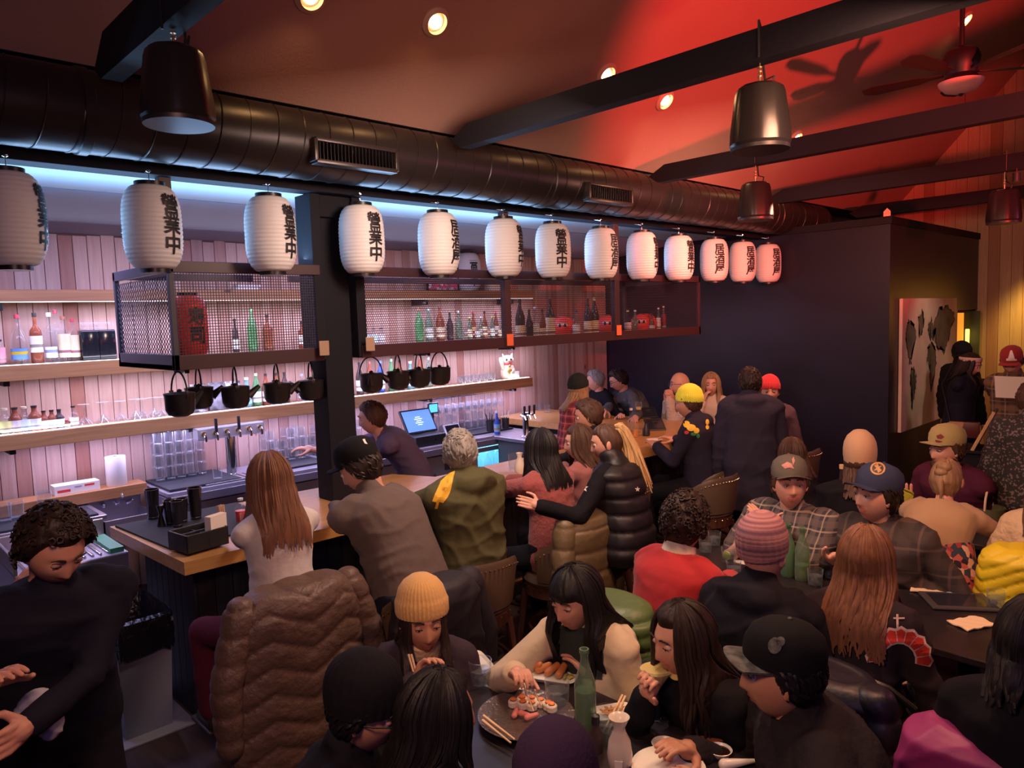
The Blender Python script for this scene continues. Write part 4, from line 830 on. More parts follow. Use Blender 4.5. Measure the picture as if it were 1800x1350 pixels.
# ---- left service side
led = thing('ledge_shelf', 'thick pine ledge against the wall at far left', 'shelf', (-6.72, .2, .85)); MB().cbox((.0, 0, .0), (.22, 1.78, .09), .005).obj('ledge_board', SHELF, led, False)
pr = thing('paper_towel_roll', 'upright white paper roll on the pine ledge', 'paper roll', (-6.60, 1.78, .94)); MB().lathe([(.02, .0), (.075, .0), (.077, .003), (.077, .235), (.075, .24), (.02, .24)], 28, caps=False).obj('roll', PAPERW, pr)
bx = thing('carton', 'flat white carton with red print on the pine ledge', 'box', (-6.60, 1.48, .94), 0); MB().cbox((-.07, -.16, 0), (.06, .16, .075), .003).obj('box', PAPERW, bx, False); MB().box((.0605, -.14, .02), (.0612, -.05, .04)).box((.0605, .05, .045), (.0612, .12, .06)).obj('red_print', mat('cat_red', (.7, .04, .04)), bx, False); MB().box((.0605, -.02, .045), (.0612, .03, .055)).obj('grey_print', mat('grey_print', (.3, .3, .4), .6), bx, False)
lc = tag(MB().cbox((-6.72, .2, .80), (-6.05, 1.55, .835), .006).obj('service_counter', STEEL, None, False), 'steel service counter with black mat at the left edge', 'counter')
tag(MB().cbox((-6.45, .3, .836), (-6.08, 1.50, .85), .004).obj('bar_mat', RUBBER, None, False), 'black rubber mat on the left service counter', 'mat')
for i, (px, py) in enumerate(((8, 918), (30, 912), (80, 900))):
    p = onz(px, py, .85); o = link('tumbler', tumb, None, (min(p.x, -6.12), p.y, .851)); o.scale = (1.35, 1.35, 1.35 if i < 2 else 1.6); tag(o, ['clear tumbler with a lime at the left picture edge', 'clear tumbler second from the left edge on the service mat', 'tall clear jar alone on the service mat'][i], 'glass')
fr = thing('steel_cooler', 'polished steel cooler front at far left behind the server', 'cooler', (-6.10, .2, 0)); MB().cbox((-.6, 0, .06), (0, 1.33, .795), .006).obj('cabinet', mat('polished_steel', (.62, .58, .58), .18, .95, bump=(3, .25, .05)), fr, False)
MB().cbox((.001, .05, .12), (.03, .66, .74), .006).obj('door', mat('polished_steel', (.6, .6, .6)), fr, False); MB().cbox((.001, .68, .12), (.03, 1.29, .74), .006).obj('door', mat('polished_steel', (.6, .6, .6)), fr, False); MB().cbox((.03, .60, .68), (.045, .66, .72), .004).obj('handle', BLKP, fr, False)
# soap dispenser with a green light
p = onx(45, 1065, -5.2); t = thing('green_light_dispenser', 'dark dispenser box with a green light and white script at far left', 'dispenser', (-5.2, p.y, p.z - .13), 0); MB().cbox((-.08, -.09, 0), (.0, .09, .20), .012).obj('housing', mat('grey_dispenser', (.05, .06, .09), .4), t, False)
MB().cbox((.0, -.045, .10), (.006, .04, .17), .003).obj('green_window', mat('green_glow', (.05, .9, .35), .4, emit=(.04, .9, .35, 3)), t, False)
t2 = text_on('Sani-Clean', .036, Matrix.Translation((.002, 0, .05)) @ Matrix(((0, 0, 1, 0), (1, 0, 0, 0), (0, 1, 0, 0), (0, 0, 0, 1))), mat('white_print', (.8, .8, .8), .5, emit=(.8, .8, .9, .3)), t)
MB().cyl(.07, -.62, 0, 14, (-.04, 0, 0)).obj('stand_column', STEEL, t)
# sink with faucet, sign on the wall, ice bin with drainboard
t = thing('hand_sink', 'small steel hand sink with chrome faucet beside the pine ledge', 'sink', (-6.72, 1.58, .55)); 
for q in (((.0, 0, .0), (.40, .40, .02)), ((.0, 0, 0), (.40, .02, .17)), ((.0, .38, 0), (.40, .40, .17)), ((.38, 0, 0), (.40, .40, .17)), ((0, 0, 0), (.02, .40, .30))): MB().cbox(q[0], q[1], .003).obj('basin_wall', STEEL, t, False)
MB().tube([(.05, .2, .22), (.10, .2, .24), (.10, .2, .34), (.18, .2, .36), (.24, .2, .30)], .012, 10).obj('spout', CHROME, t)
for s in (-1, 1): MB().cap((.05, .2 + s * .09, .22), (.12, .2 + s * .11, .25), .018, .010).obj('tap_lever', CHROME, t)
t = thing('wall_notice', 'small white notice on the grey wall above the faucet', 'sign', (-6.74, 1.82, .80)); MB().cbox((0, 0, 0), (.006, .15, .05), .002).obj('plate', PAPERW, t, False); MB().box((.0065, .045, .012), (.007, .14, .020)).box((.0065, .045, .030), (.007, .12, .038)).cyl(.014, 0, .001, 12, M=Matrix.Translation((.0065, .025, .025)) @ Matrix.Rotation(PI / 2, 4, 'Y')).obj('print', mat('grey_print', (.3, .3, .4)), t, False)
ib = thing('ice_bin', 'steel underbar ice bin with slotted drainboard behind the bar end', 'ice bin', (-5.6, .78, 0)); 
MB().cbox((0, 0, .56), (.55, .62, .80), .01).obj('bin', mat('brushed_bin', (.42, .40, .50), .35, .7, bump=(8, .1)), ib, False)
MB().cbox((0, 0, .80), (.55, .02, .90), .004).cbox((0, 0, .80), (.02, .62, .92), .004).obj('backsplash', STEEL, ib, False)
for k in range(12): MB().cbox((.08, .06 + k * .045, .801), (.50, .075 + k * .045, .812), .003).obj('drain_slat', CHROME, ib, False)
MB().box((.1, .52, .80), (.52, .60, .83)).obj('green_tray', mat('green_plastic', (.05, .35, .18), .4), ib, False)
for s in (.03, .50): MB().cyl(.02, 0, .56, 10, (s, .05, 0)).cyl(.02, 0, .56, 10, (s, .58, 0)).obj('leg', STEEL, ib)
MB().cyl(.035, 0, .006, 16, M=Matrix.Translation((.55, .12, .70)) @ Matrix.Rotation(PI / 2, 4, 'Y')).obj('drain_hole', BLKP, ib)

# ---- the bar itself
bar = thing('bar_counter', 'long L-shaped bar with thick pale timber top and black boarded front', 'bar', (0, 0, 0))
poly = [(-3.88, 1.33), (-3.88, 7.0), (-6.70, 7.0), (-6.70, 6.08), (-4.5, 6.12), (-4.5, 3.45), (-4.86, 3.3), (-4.97, 1.28)]
bt = MB().prism(poly, .93, 1.0); bt.obj('bar_top', BARTOP, bar, False)
for y in (1.75, 3.77, 5.2, 5.98, 6.6): MB().lathe([(.001, 0), (.011, 0), (.011, .003)], 10, M=Matrix.Translation((-3.8795, y, .965)) @ Matrix.Rotation(PI / 2, 4, 'Y')).obj('wood_plug', mat('dark_plug', (.12, .05, .03), .6), bar)
MB().box((-4.82, 1.46, 0), (-4.10, 3.4, .93)).box((-4.5, 3.4, 0), (-4.10, 6.2, .93)).box((-6.6, 6.2, 0), (-4.10, 6.62, .93)).obj('bar_body', mat('black_bar_paint', (.018, .02, .028), .5), bar, False)
blk2 = wood('black_stained_boards', (.03, .035, .05), (.015, .018, .026), 'Z', False)
me = MB().cbox((0, .002, 0), (.02, .098, .93), .003).mesh('front_board', blk2, False)
for k in range(54): link('front_board', me, bar, (-4.10, 1.46 + k * .1, 0))
me = MB().cbox((.002, -.02, 0), (.098, 0, .93), .003).mesh('front_board', blk2, False)
for k in range(8): link('front_board', me, bar, (-4.88 + k * .1, 1.46, 0))
rl = MB().tube([(-3.98, 1.5, .2), (-3.98, 6.8, .2)], .02, 10).obj('foot_rail', mat('brass_rail', (.35, .2, .1), .3, .9), bar)
# things on the near bar end
mp = [onz(*q, 1.0) for q in ((196, 921), (252, 893), (330, 900), (352, 935), (300, 967))]
mt = tag(MB().prism([(-4.93, 1.30), (-4.16, 1.36), (-4.16, 2.05), (-4.90, 2.05)], 1.0, 1.012).obj('bar_mat', RUBBER, None, False), 'large black rubber mat on the near end of the bar', 'mat')
shm = mat('black_chrome', (.10, .09, .10), .12, .9)
for i, (px, py, h, r) in enumerate(((270, 912, .19, .042), (284, 925, .13, .024), (300, 922, .15, .034), (313, 926, .16, .036), (322, 918, .15, .034), (345, 912, .20, .042))):
    p = onz(px, py, 1.012); lb = ['tall dark mixing tin at the back of the bar mat', 'small hourglass jigger on the bar mat', 'dark shaker tin in the near cluster, left', 'dark shaker tin in the near cluster, front', 'dark shaker tin in the near cluster, back', 'tallest dark shaker tin beside the napkins'][i]
    if i == 1: pr_ = [(r, 0), (r, .004), (r * .4, h * .55), (r, h * .98), (r, h)]
    else: pr_ = [(r * .72, 0), (r * .76, .01), (r, h * .96), (r * 1.05, h), (r * .95, h), (r * .7, .02), (.001, .02)]
    t = thing('shaker_tin' if i != 1 else 'jigger', lb, 'shaker' if i != 1 else 'jigger', (p.x, p.y, 1.0125)); MB().lathe(pr_, 20, caps=(i == 1)).obj('tin', shm, t); MB().lathe([(r * .76, .012), (r * .79, .014), (r * .76, .02)], 20, caps=False).obj('base_ring', CHROME, t)
p = onz(362, 965, 1.0); cd = thing('napkin_caddy', 'black plastic bar caddy with compartments on the bar corner', 'caddy', (p.x - .04, p.y - .02, 1.013), math.radians(8))
for q in (((-.10, -.12, 0), (.10, .12, .01)), ((-.10, -.12, 0), (-.09, .12, .10)), ((.09, -.12, 0), (.10, .12, .10)), ((-.10, -.12, 0), (.10, -.11, .10)), ((-.10, .11, 0), (.10, .12, .10)), ((-.005, -.12, 0), (.005, .12, .09)), ((-.10, .0, 0), (.10, .01, .08))): MB().cbox(q[0], q[1], .003).obj('panel', BLKP, cd, False)
t = thing('napkin_stack', 'upright stack of pale napkins standing in the black caddy', 'napkins', (p.x + .02, p.y + .06, 1.03), math.radians(20)); me = MB().cbox((-.03, -.055, 0), (-.027, .055, .15), .001).mesh('napkin', PAPERW, False)
for k in range(12): link('napkin', me, t, (k * .004, 0, .002 * (k % 3)))
t = thing('straw_bundle', 'bundle of pale straws standing behind the napkins', 'straws', (p.x - .06, p.y + .10, 1.03)); me = MB().tube([(0, 0, 0), (0, 0, .18)], .004, 6).mesh('straw', mat('kraft_straw', (.55, .36, .22), .7))
for k in range(14): link('straw', me, t, ((k % 4) * .011, (k // 4) * .011, .002 * (k % 3)))
p = onz(425, 918, 1.0); bottle((p.x, p.y, 1.0), .15, .036, 'small', GLASS, None, (.6, .6, .6), 'clear bottle of red liquid beside the long-haired woman', None, liquid=mat('red_liquid', (.65, .03, .02), .3), )
p = onz(435, 930, 1.0); o = link('tumbler', tumb, None, (p.x, p.y, 1.0)); tag(o, 'small rocks glass beside the red bottle on the bar', 'glass')
o = tag(MB().cbox((-4.07, 1.72, 1.001), (-3.90, 1.95, 1.003), .0005).obj('menu_sheet', PAPERW, None, False), 'printed white menu sheet on the bar by the long-haired woman', 'menu')
for k in range(9): MB().box((-4.05, 1.74 + k * .022, 1.0031), (-3.93 - .02 * (k % 3), 1.744 + k * .022, 1.0036)).obj('print_line', mat('rust_print', (.4, .1, .06), .7), o, False)
# place settings along the bar
def tok(px, py, lab, z=1.0):
    p = onz(px, py, z); t = thing('sake_flask', lab, 'flask', (p.x, p.y, z)); MB().lathe([(.03, 0), (.038, .01), (.040, .06), (.026, .11), (.016, .135), (.026, .165), (.023, .165), (.012, .135)], 24, caps=False).obj('flask_body', WHITE if z < 3 else WHITE, t, ang=70); return t
tok(914, 833, 'cream sake flask on the bar left of the black-haired woman')
def rim_plate(x, y, z, r, lab, m=WHITE, name='plate', group=None):
    t = thing(name, lab, 'plate', (x, y, z), 0, group); MB().lathe([(r * .55, 0), (r * .62, .004), (r * .95, .016), (r, .020), (r * .97, .021), (r * .6, .009), (.001, .008)], 32, caps=False).obj('dish', m, t, ang=70); return t
p = onz(888, 838, 1.0); rim_plate(p.x, p.y, 1.0, .10, 'brown plate on the bar in front of the black-haired woman', mat('tan_plate', (.45, .25, .13), .4))
p = onz(902, 830, 1.0); o = link('tumbler', tumb, None, (p.x - .04, p.y + .05, 1.0)); o.scale = (1.2, 1.2, 1.3); tag(o, 'water tumbler beside the cream sake flask', 'glass')
for i, (px, py) in enumerate(((1075, 725), (1095, 722))): p = onz(px, py, 1.0); rim_plate(p.x, p.y, 1.0, .10, ['pale plate in front of the man with glasses, left', 'pale plate in front of the man with glasses, right'][i])
p = onz(1110, 765, 1.0); bottle((p.x, p.y, 1.0), .27, .034, 'soda', GLASS, None, (.6, .6, .6), 'clear glass water bottle on the far bar', None)
p = onz(1123, 738, 1.0); t = thing('wine_glass', 'glass of white wine on the far bar before the dark wall', 'glass', (p.x, p.y, 1.0)); o = link('bowl', wine, t); o.scale = (1.1, 1.1, 1.1); MB().lathe([(.003, .11), (.028, .12), (.036, .15), (.001, .152)], 12).obj('wine', mat('pale_wine', (.75, .5, .15), .2), t)
p = onz(1136, 766, 1.0); t = thing('black_flask', 'small black pouring flask on the bar beside the tablet stand', 'flask', (p.x, p.y, 1.0)); MB().lathe([(.03, 0), (.038, .01), (.036, .06), (.018, .10), (.014, .13), (.02, .14)], 18).obj('flask_body', BLKP, t)
p = onz(1121, 768, 1.0); t = thing('beer_glass', 'short glass of amber beer beside the black flask', 'glass', (p.x - .02, p.y - .02, 1.0)); link('glass', tumb, t); MB().lathe([(.030, .005), (.034, .075)], 14).obj('beer', mat('amber_beer', (.75, .28, .06), .2), t)
for i, (px, py) in enumerate(((1143, 735), (1155, 757))):
    p = onz(px, py, 1.0); t = thing('bar_tablet', ['black tablet on a stand on the bar, farther of two', 'black tablet on a stand on the bar, nearer of two'][i], 'tablet', (p.x, p.y, 1.0), -.6); M = Matrix.Rotation(-.9, 4, 'Y'); MB().cbox((-.01, -.10, 0), (.01, .10, .17), .005, M).obj('housing', BLKP, t, False); MB().box((.0102, -.085, .02), (.011, .085, .15), M).obj('screen', mat('dark_screen', (.02, .02, .03), .1), t, False); MB().cbox((-.10, -.05, 0), (.0, .05, .01), .003).cbox((-.09, -.03, 0), (-.06, .03, .09), .004).obj('stand', BLKP, t, False)
p = onz(1153, 778, 1.0); rim_plate(p.x - .05, p.y + .05, 1.0, .08, 'small plate at the elbow of the yellow beanie guest')
for i, (px, py) in enumerate(((1000, 735), (1010, 742), (948, 722), (962, 725))): p = onz(px, py, 1.0); o = link('tumbler', tumb, None, p); tag(o, ['drinking glass on the far leg of the bar, third from left', 'drinking glass on the far leg of the bar, rightmost', 'drinking glass by the pine wall, leftmost', 'drinking glass by the pine wall, second'][i], 'glass')

# ---- bin at the bar end
bn = thing('waste_bin', 'tall grey bin lined with a crumpled black bag at the bar end', 'bin', (-4.44, 1.20, .012), 0)
mb = MB(); a, b, h = .27, .14, .60
def slab(s, z): return [(-a * s, -b * s, z), (a * s, -b * s, z), (a * s, b * s, z), (-a * s, b * s, z)]
rings = [slab(.86, 0), slab(1.0, h), slab(1.05, h), slab(1.05, h + .02), slab(.97, h + .02), slab(.84, .02)]
vs = sum(rings, []); fs = [(3, 2, 1, 0)] + [(i * 4 + k, i * 4 + (k + 1) % 4, (i + 1) * 4 + (k + 1) % 4, (i + 1) * 4 + k) for i in range(5) for k in range(4)] + [(20, 21, 22, 23)]
mb.add(vs, fs); mb.obj('bin_body', mat('grey_bin_plastic', (.22, .23, .30), .4), bn, False)
for s in (-1, 1): MB().cbox((s * .08 - .012, -.146, .05), (s * .08 + .012, -.128, .55), .004).obj('rib', mat('grey_bin_plastic', (.2, .2, .3)), bn, False)
mb = MB(); N = 60; pr = []
bagr = [(.95, .45), (1.0, .56), (1.10, .46), (1.12, .56), (1.09, .645), (.98, .655), (.88, .60), (.80, .40)]
for s, z in bagr[2:]:
    for k in range(N):
        t_ = 2 * PI * k / N; c, s_ = math.cos(t_), math.sin(t_); p4 = .28; x = math.copysign(abs(c) ** p4, c) * a * s; y = math.copysign(abs(s_) ** p4, s_) * b * (s + .04)
        w = .010 * math.sin(k * 2.9) + .008 * math.sin(k * 5.1 + z * 40); mb.v.append((x * (1 + w), y * (1 + w * 2), z + .012 * math.sin(k * 1.7) * (z < .5)))
nR = len(bagr) - 2
for i in range(nR - 1):
    for k in range(N): mb.f.append((i * N + k, i * N + (k + 1) % N, (i + 1) * N + (k + 1) % N, (i + 1) * N + k))
mb.obj('bin_liner', mat('black_bag_film', (.012, .012, .018), .22, bump=(35, .6, .02)), bn)
# ================================================================== PEOPLE: BUILDER
PENDING = []
def mesh_raw(mb, name, m, voxel, smooth=4, post=None, owner=None, kind=None):
    me = D.meshes.new(name); me.from_pydata([tuple(v) for v in mb.v], [], mb.f); me.materials.append(m)
    o = D.objects.new(name, me); COL.objects.link(o)
    if owner: o.parent = owner
    r = o.modifiers.new('r', 'REMESH'); r.mode = 'VOXEL'; r.voxel_size = voxel; r.use_smooth_shade = True
    s = o.modifiers.new('s', 'SMOOTH'); s.factor = .5; s.iterations = smooth
    PENDING.append((o, post)); return o
def vnorm(co, me):
    n = np.empty(len(me.vertices) * 3, np.float32); me.vertices.foreach_get('normal', n); return n.reshape(-1, 3)
def fold_post(amp, freq=9., seed=0., quilt=None, qamp=.010, chev=0.):
    """creases of cloth, or the padded ridges of a quilted coat, as real relief"""
    def f(me):
        n = len(me.vertices); co = np.empty(n * 3, np.float32); me.vertices.foreach_get('co', co); co = co.reshape(-1, 3); nr = vnorm(co, me)
        x, y, z = co[:, 0], co[:, 1], co[:, 2]; s = seed
        def rg(f, a, b_, c_, ph, w): u = f * (a * x + b_ * y + c_ * z) + w * np.sin(f * .45 * (x * 1.3 - z + .6 * y) + ph) + .5 * w * np.sin(f * 1.1 * (y + z) + 2 * ph) + ph; return (1 - np.abs(np.sin(u))) ** 2.2 * (.55 + .45 * np.sin(f * .35 * (x + y * 1.7 + z * .6) + ph * 3))
        d = (rg(freq * .9, .5, 1.0, .9, s, 1.5) + .8 * rg(freq * 1.1, .4, -.9, 1.2, s + 2, 1.8) + .55 * rg(freq * 1.7, .3, .25, 1.6, s + 4, 1.2) - .35) * amp * 1.6
        if quilt:
            u = (z + chev * np.abs(np.mod(y + .18, .36) - .18)) / quilt; w = np.abs(np.mod(u, 1.) - .5) * 2; puff = np.sqrt(np.clip(1 - w ** 2.6, 0, 1)); d = d * (.35 + .5 * puff) + (puff - .75) * qamp * 1.5
        co += nr * d[:, None]; me.vertices.foreach_set('co', co.ravel()); me.update()
    return f

# ---- heads
def head_point(dv, fem=False):
    """unit direction -> skull and face surface, face towards +x"""
    x, y, z = dv
    q = Vector((x * .099, y * (.073 if fem else .077), z * .118))
    if q.z < 0:
        t = -q.z / .118; q.y *= 1 - (.34 if fem else .26) * t ** 1.6
        if q.x < 0: q.x *= 1 - .38 * t
        else: q.x *= 1 - .06 * t
    else:
        q.x *= 1.0; 
        if q.x < 0: q.x *= 1.06
    if q.x > .02:
        fx = min(1, (q.x - .02) / .05); g = lambda v, s: math.exp(-(v / s) ** 2)
        q.x = q.x - .004 * fx
        nz = q.z
        if nz < .025 and nz > -.034: h = (.025 - nz) / .059; q.x += .024 * h ** 1.2 * g(q.y, .009 + .006 * h) * fx * .8
        elif nz <= -.034: q.x += .0195 * g(nz + .034, .008) * g(q.y, .017) * fx
        for s in (-1, 1): q.x -= .010 * g(q.y - s * .031, .017) * g(nz - .012, .014) * fx; q.x += .003 * g(q.y - s * .038, .02) * g(nz + .022, .02) * fx
        q.x += .004 * g(nz - .034, .010) * g(q.y, .05) * fx
        q.x += .0075 * g(nz + .058, .0055) * g(q.y, .024) * fx + .0075 * g(nz + .070, .006) * g(q.y, .021) * fx - .003 * g(nz + .064, .003) * g(q.y, .024) * fx
        q.x += .006 * g(nz + .100, .014) * g(q.y, .022) * fx
    return q
def make_head(fem):
    nu, nv = 56, 44; vs = [head_point((0, 0, -1), fem)]; fs = []
    for i in range(1, nv):
        p = -PI / 2 + PI * i / nv
        for k in range(nu):
            a = 2 * PI * k / nu; a = a - .45 * math.sin(a)
            vs.append(head_point((math.cos(p) * math.cos(a), math.cos(p) * math.sin(a), math.sin(p)), fem))
    vs.append(head_point((0, 0, 1), fem)); T = len(vs) - 1
    for k in range(nu): fs.append((0, 1 + (k + 1) % nu, 1 + k)); fs.append((T, T - nu + k, T - nu + (k + 1) % nu))
    for i in range(nv - 2):
        for k in range(nu): a = 1 + i * nu; fs.append((a + k, a + (k + 1) % nu, a + nu + (k + 1) % nu, a + nu + k))
    mb = MB(); mb.add(vs, fs)
    for s in (-1, 1): mb.ell((-.008, s * .078, -.004), (.019, .008, .030), Matrix.Rotation(-.2, 3, 'Y') @ Matrix.Rotation(s * .35, 3, 'Z'), 12, 8); mb.ell((.002, s * .074, -.022), (.010, .008, .013), None, 8, 6)
    lips = [i for i, f in enumerate(mb.f) if i < 2 * nu + (nv - 2) * nu and sum(mb.v[j][0] for j in f) / len(f) > .07 and abs(sum(mb.v[j][1] for j in f) / len(f)) < .026 and -.077 < sum(mb.v[j][2] for j in f) / len(f) < -.052]
    return mb, set(lips)
HEADS = {False: make_head(False), True: make_head(True)}
# ---- hands: wrist at origin, fingers +x, palm down (-z), thumb towards +y
def hand_mb(curl=.5, spread=.06, thumb=.6):
    mb = MB(); mb.cap((0, 0, 0), (.03, 0, 0), .026, .030, 10); 
    for y in (-.028, -.010, .010, .027): mb.cap((.015, y * .7, .0), (.075, y, 0), .015, .0125, 8)
    for y, L in ((.030, .070), (.010, .078), (-.010, .072), (-.029, .056)):
        a = 0; p = Vector((.080, y, 0)); sp = y * spread * 20 * .1
        for j, (fr, r) in enumerate(((.44, .0098), (.32, .0088), (.24, .0078))):
            a += curl * (.7, .9, .7)[j]; d = Vector((math.cos(a) * math.cos(sp), math.sin(sp), -math.sin(a))); q = p + d * L * fr; mb.cap(p, q, r, r * .88, 8); p = q
    p = Vector((.020, .026, -.006)); d = Vector((.55, .75, -.25 - thumb * .5)).normalized(); q = p + d * .045; mb.cap(p, q, .016, .0115, 8)
    d2 = Vector((.85, .25, -.4 - thumb * .6)).normalized(); q2 = q + d2 * .032; mb.cap(q, q2, .0112, .0098, 8); d3 = Vector((.95, -.05, -.5 * thumb)).normalized(); mb.cap(q2, q2 + d3 * .022, .0098, .0082, 8)
    return mb
HAND_SRC = {}
for nm, args in (('relaxed', (.42, .08, .3)), ('grip', (1.05, .02, 1.0)), ('flat', (.10, .12, .0)), ('pinch', (.75, .03, .9))):
    o = mesh_raw(hand_mb(*args), 'hand_' + nm, MATS.get('x') or mat('tmp', (.5, .5, .5)), .0042, 2); HAND_SRC[nm] = o
def flush():
    dg = bpy.context.evaluated_depsgraph_get(); out = []
    for o, post in PENDING: out.append(D.meshes.new_from_object(o.evaluated_get(dg)))
    for (o, post), me in zip(PENDING, out):
        old = o.data; nm = old.name; mats = [m for m in old.materials]; o.modifiers.clear(); me.materials.clear()
        for m in mats: me.materials.append(m)
        o.data = me; D.meshes.remove(old); me.name = nm
        if post: post(me)
        me.polygons.foreach_set('use_smooth', [True] * len(me.polygons))
    PENDING.clear()
flush()
HANDS = {}
for nm, o in HAND_SRC.items():
    me = o.data; v = np.empty(len(me.vertices) * 3, np.float32); me.vertices.foreach_get('co', v); HANDS[nm] = (v.reshape(-1, 3).copy(), [tuple(p.vertices) for p in me.polygons]); D.objects.remove(o); D.meshes.remove(me)

SKINS = {'fair': (.62, .34, .25), 'light': (.56, .29, .20), 'tan': (.48, .24, .15), 'brown': (.34, .16, .09)}
def skin(t): return mat('skin_' + t, SKINS[t], .5, sub=0, var=(18, tuple(c * f for c, f in zip(SKINS[t], (1.12, .92, .9))), .5), bump=(120, .06, .002))
def lipm(t): c = SKINS[t]; return mat('lips_' + t, (c[0] * .85, c[1] * .55, c[2] * .6), .4)
eyew = mat('eye_white', (.70, .66, .62), .2); iris = mat('dark_iris', (.03, .015, .01), .1)
EYE_ME = MB().ell((0, 0, 0), (.0118, .0118, .0118), nu=14, nv=10).mesh('eye', eyew); IRIS_ME = MB().ell((.0068, 0, -.0022), (.0060, .0056, .0056), nu=10, nv=7).mesh('iris', iris)
def lid_mesh(t):
    mb = MB(); vs = []; N = 12
    for i in range(5):
        e = math.radians(8 + 80 * i / 4)
        for k in range(N): a = -1.7 + 3.4 * k / (N - 1); r_ = .0130; vs.append((r_ * math.cos(e) * math.cos(a), r_ * 1.12 * math.cos(e) * math.sin(a), r_ * math.sin(e)))
    fs = [(i * N + k, i * N + k + 1, (i + 1) * N + k + 1, (i + 1) * N + k) for i in range(4) for k in range(N - 1)]; mb.add(vs, fs); return mb.mesh('eyelid_' + t, mat('lid_' + t, tuple(c * .82 for c in SKINS[t]), .5))
LIDS = {t: lid_mesh(t) for t in SKINS}

def ik(a, b, l1, l2, hint):
    """elbow or knee position between a and b, bent towards hint"""
    a, b, h = Vector(a), Vector(b), Vector(hint); d = b - a; L = max(.05, min(d.length, (l1 + l2) * .995)); u = d.normalized(); b2 = a + u * L
    c = (l1 * l1 - l2 * l2 + L * L) / (2 * L); r = math.sqrt(max(0, l1 * l1 - c * c)); w = h - u * h.dot(u); w = w.normalized() if w.length > 1e-5 else u.orthogonal()
    return a + u * c + w * r, b2

HAIRC = {'black': (.006, .005, .006), 'dark': (.018, .010, .008), 'brown': (.055, .028, .018), 'chestnut': (.135, .060, .032), 'blond': (.42, .27, .12), 'darkblond': (.23, .14, .075), 'grey': (.20, .185, .165)}
def hairmat(c): 
    k = HAIRC[c]; return mat('hair_' + c, k, .52, var=(60, tuple(min(1, a * 1.7 + .003) for a in k), .8), stretch=(1, 1, .12), bump=(90, .5, .004), spec=.3)
def hair_cap(kind, thick=.014, seed=0, fem=False, top_only=False):
    """closed hair mass: the skull surface pushed out where hair grows and sunk under the skin elsewhere"""
    nu, nv = 48, 34; mb = MB(); r = random.Random(seed); vs = []; fs = []
    def pt(d):
        q = head_point(d, fem); x, y, z = d
        fr = .60 if kind != 'fringe' else .28       # hairline height over the forehead
        if x > 0: hl = -.35 + (fr + .35) * min(1, x / .55) ** 1.1
        else: hl = -.35 - .45 * min(1, -x / .6)
        if kind in ('short', 'curly') : hl += .10 if x < 0 else .0
        m = max(-1, min(1, (z - hl) / .14)); t = thick * (m if m > 0 else m * .9)
        if kind == 'curly': t += (.010 * math.sin(9 * x + seed) * math.sin(11 * y + 2) * math.sin(10 * z + 1) + .006 * math.sin(31 * x) * math.sin(29 * y) * math.sin(27 * z)) * max(0, m)
        else: t += .0025 * math.sin(14 * math.atan2(y, x) + 3 * z + seed) * max(0, m)
        if kind == 'short' and x > .2 and z > .5: t += .006 * max(0, m)
        return q + Vector(d) * t
    vs.append(pt((0, 0, -1)))
    for i in range(1, nv):
        p = -PI / 2 + PI * i / nv
        for k in range(nu): a = 2 * PI * k / nu; vs.append(pt((math.cos(p) * math.cos(a), math.cos(p) * math.sin(a), math.sin(p))))
    vs.append(pt((0, 0, 1))); T = len(vs) - 1
    for k in range(nu): fs.append((0, 1 + (k + 1) % nu, 1 + k)); fs.append((T, T - nu + k, T - nu + (k + 1) % nu))
    for i in range(nv - 2):
        for k in range(nu): a = 1 + i * nu; fs.append((a + k, a + (k + 1) % nu, a + nu + (k + 1) % nu, a + nu + k))
    return mb.add(vs, fs)
def locks(n, length, spread=(60, 300), wave=.006, seed=1, back=.10, thick=.011, off=.010):
    """long hair: overlapping tapered locks that leave the crown, follow the skull and hang down (head frame)"""
    mb = MB(); r = random.Random(seed)
    for i in range(n):
        a = math.radians(spread[0] + (spread[1] - spread[0]) * (i + .5) / n + r.uniform(-6, 6)); L = length * r.uniform(.82, 1.08); pts = []; rs = []
        lay = r.uniform(.002, .020)
        ca, sa = math.cos(a), math.sin(a)
        for k in range(6):
            p = math.radians(78 - k * 17); d = (math.cos(p) * ca, math.cos(p) * sa, math.sin(p)); q = head_point(d, True) + Vector(d) * (off + lay * .6); pts.append(q); rs.append(thick * (.5 + .12 * k))
        e = pts[-1]; N = 9; ph = r.uniform(0, 6)
        outx = min(ca, .25) * .03
        for k in range(1, N + 1):
            t = k / N; w = wave * math.sin(ph + t * 9) * t
            pts.append(Vector((e.x * (1 - .2 * t) - back * math.sin(t * 1.3) * (1 if ca < .3 else .3) + w + outx * t, e.y * (1.05 + .12 * t) + wave * math.cos(ph + t * 8) * t, e.z - L * t))); rs.append(thick * (1.15 - .9 * t ** 2.2))
        mb.tube(pts, thick, 6, rs=rs)
    return mb
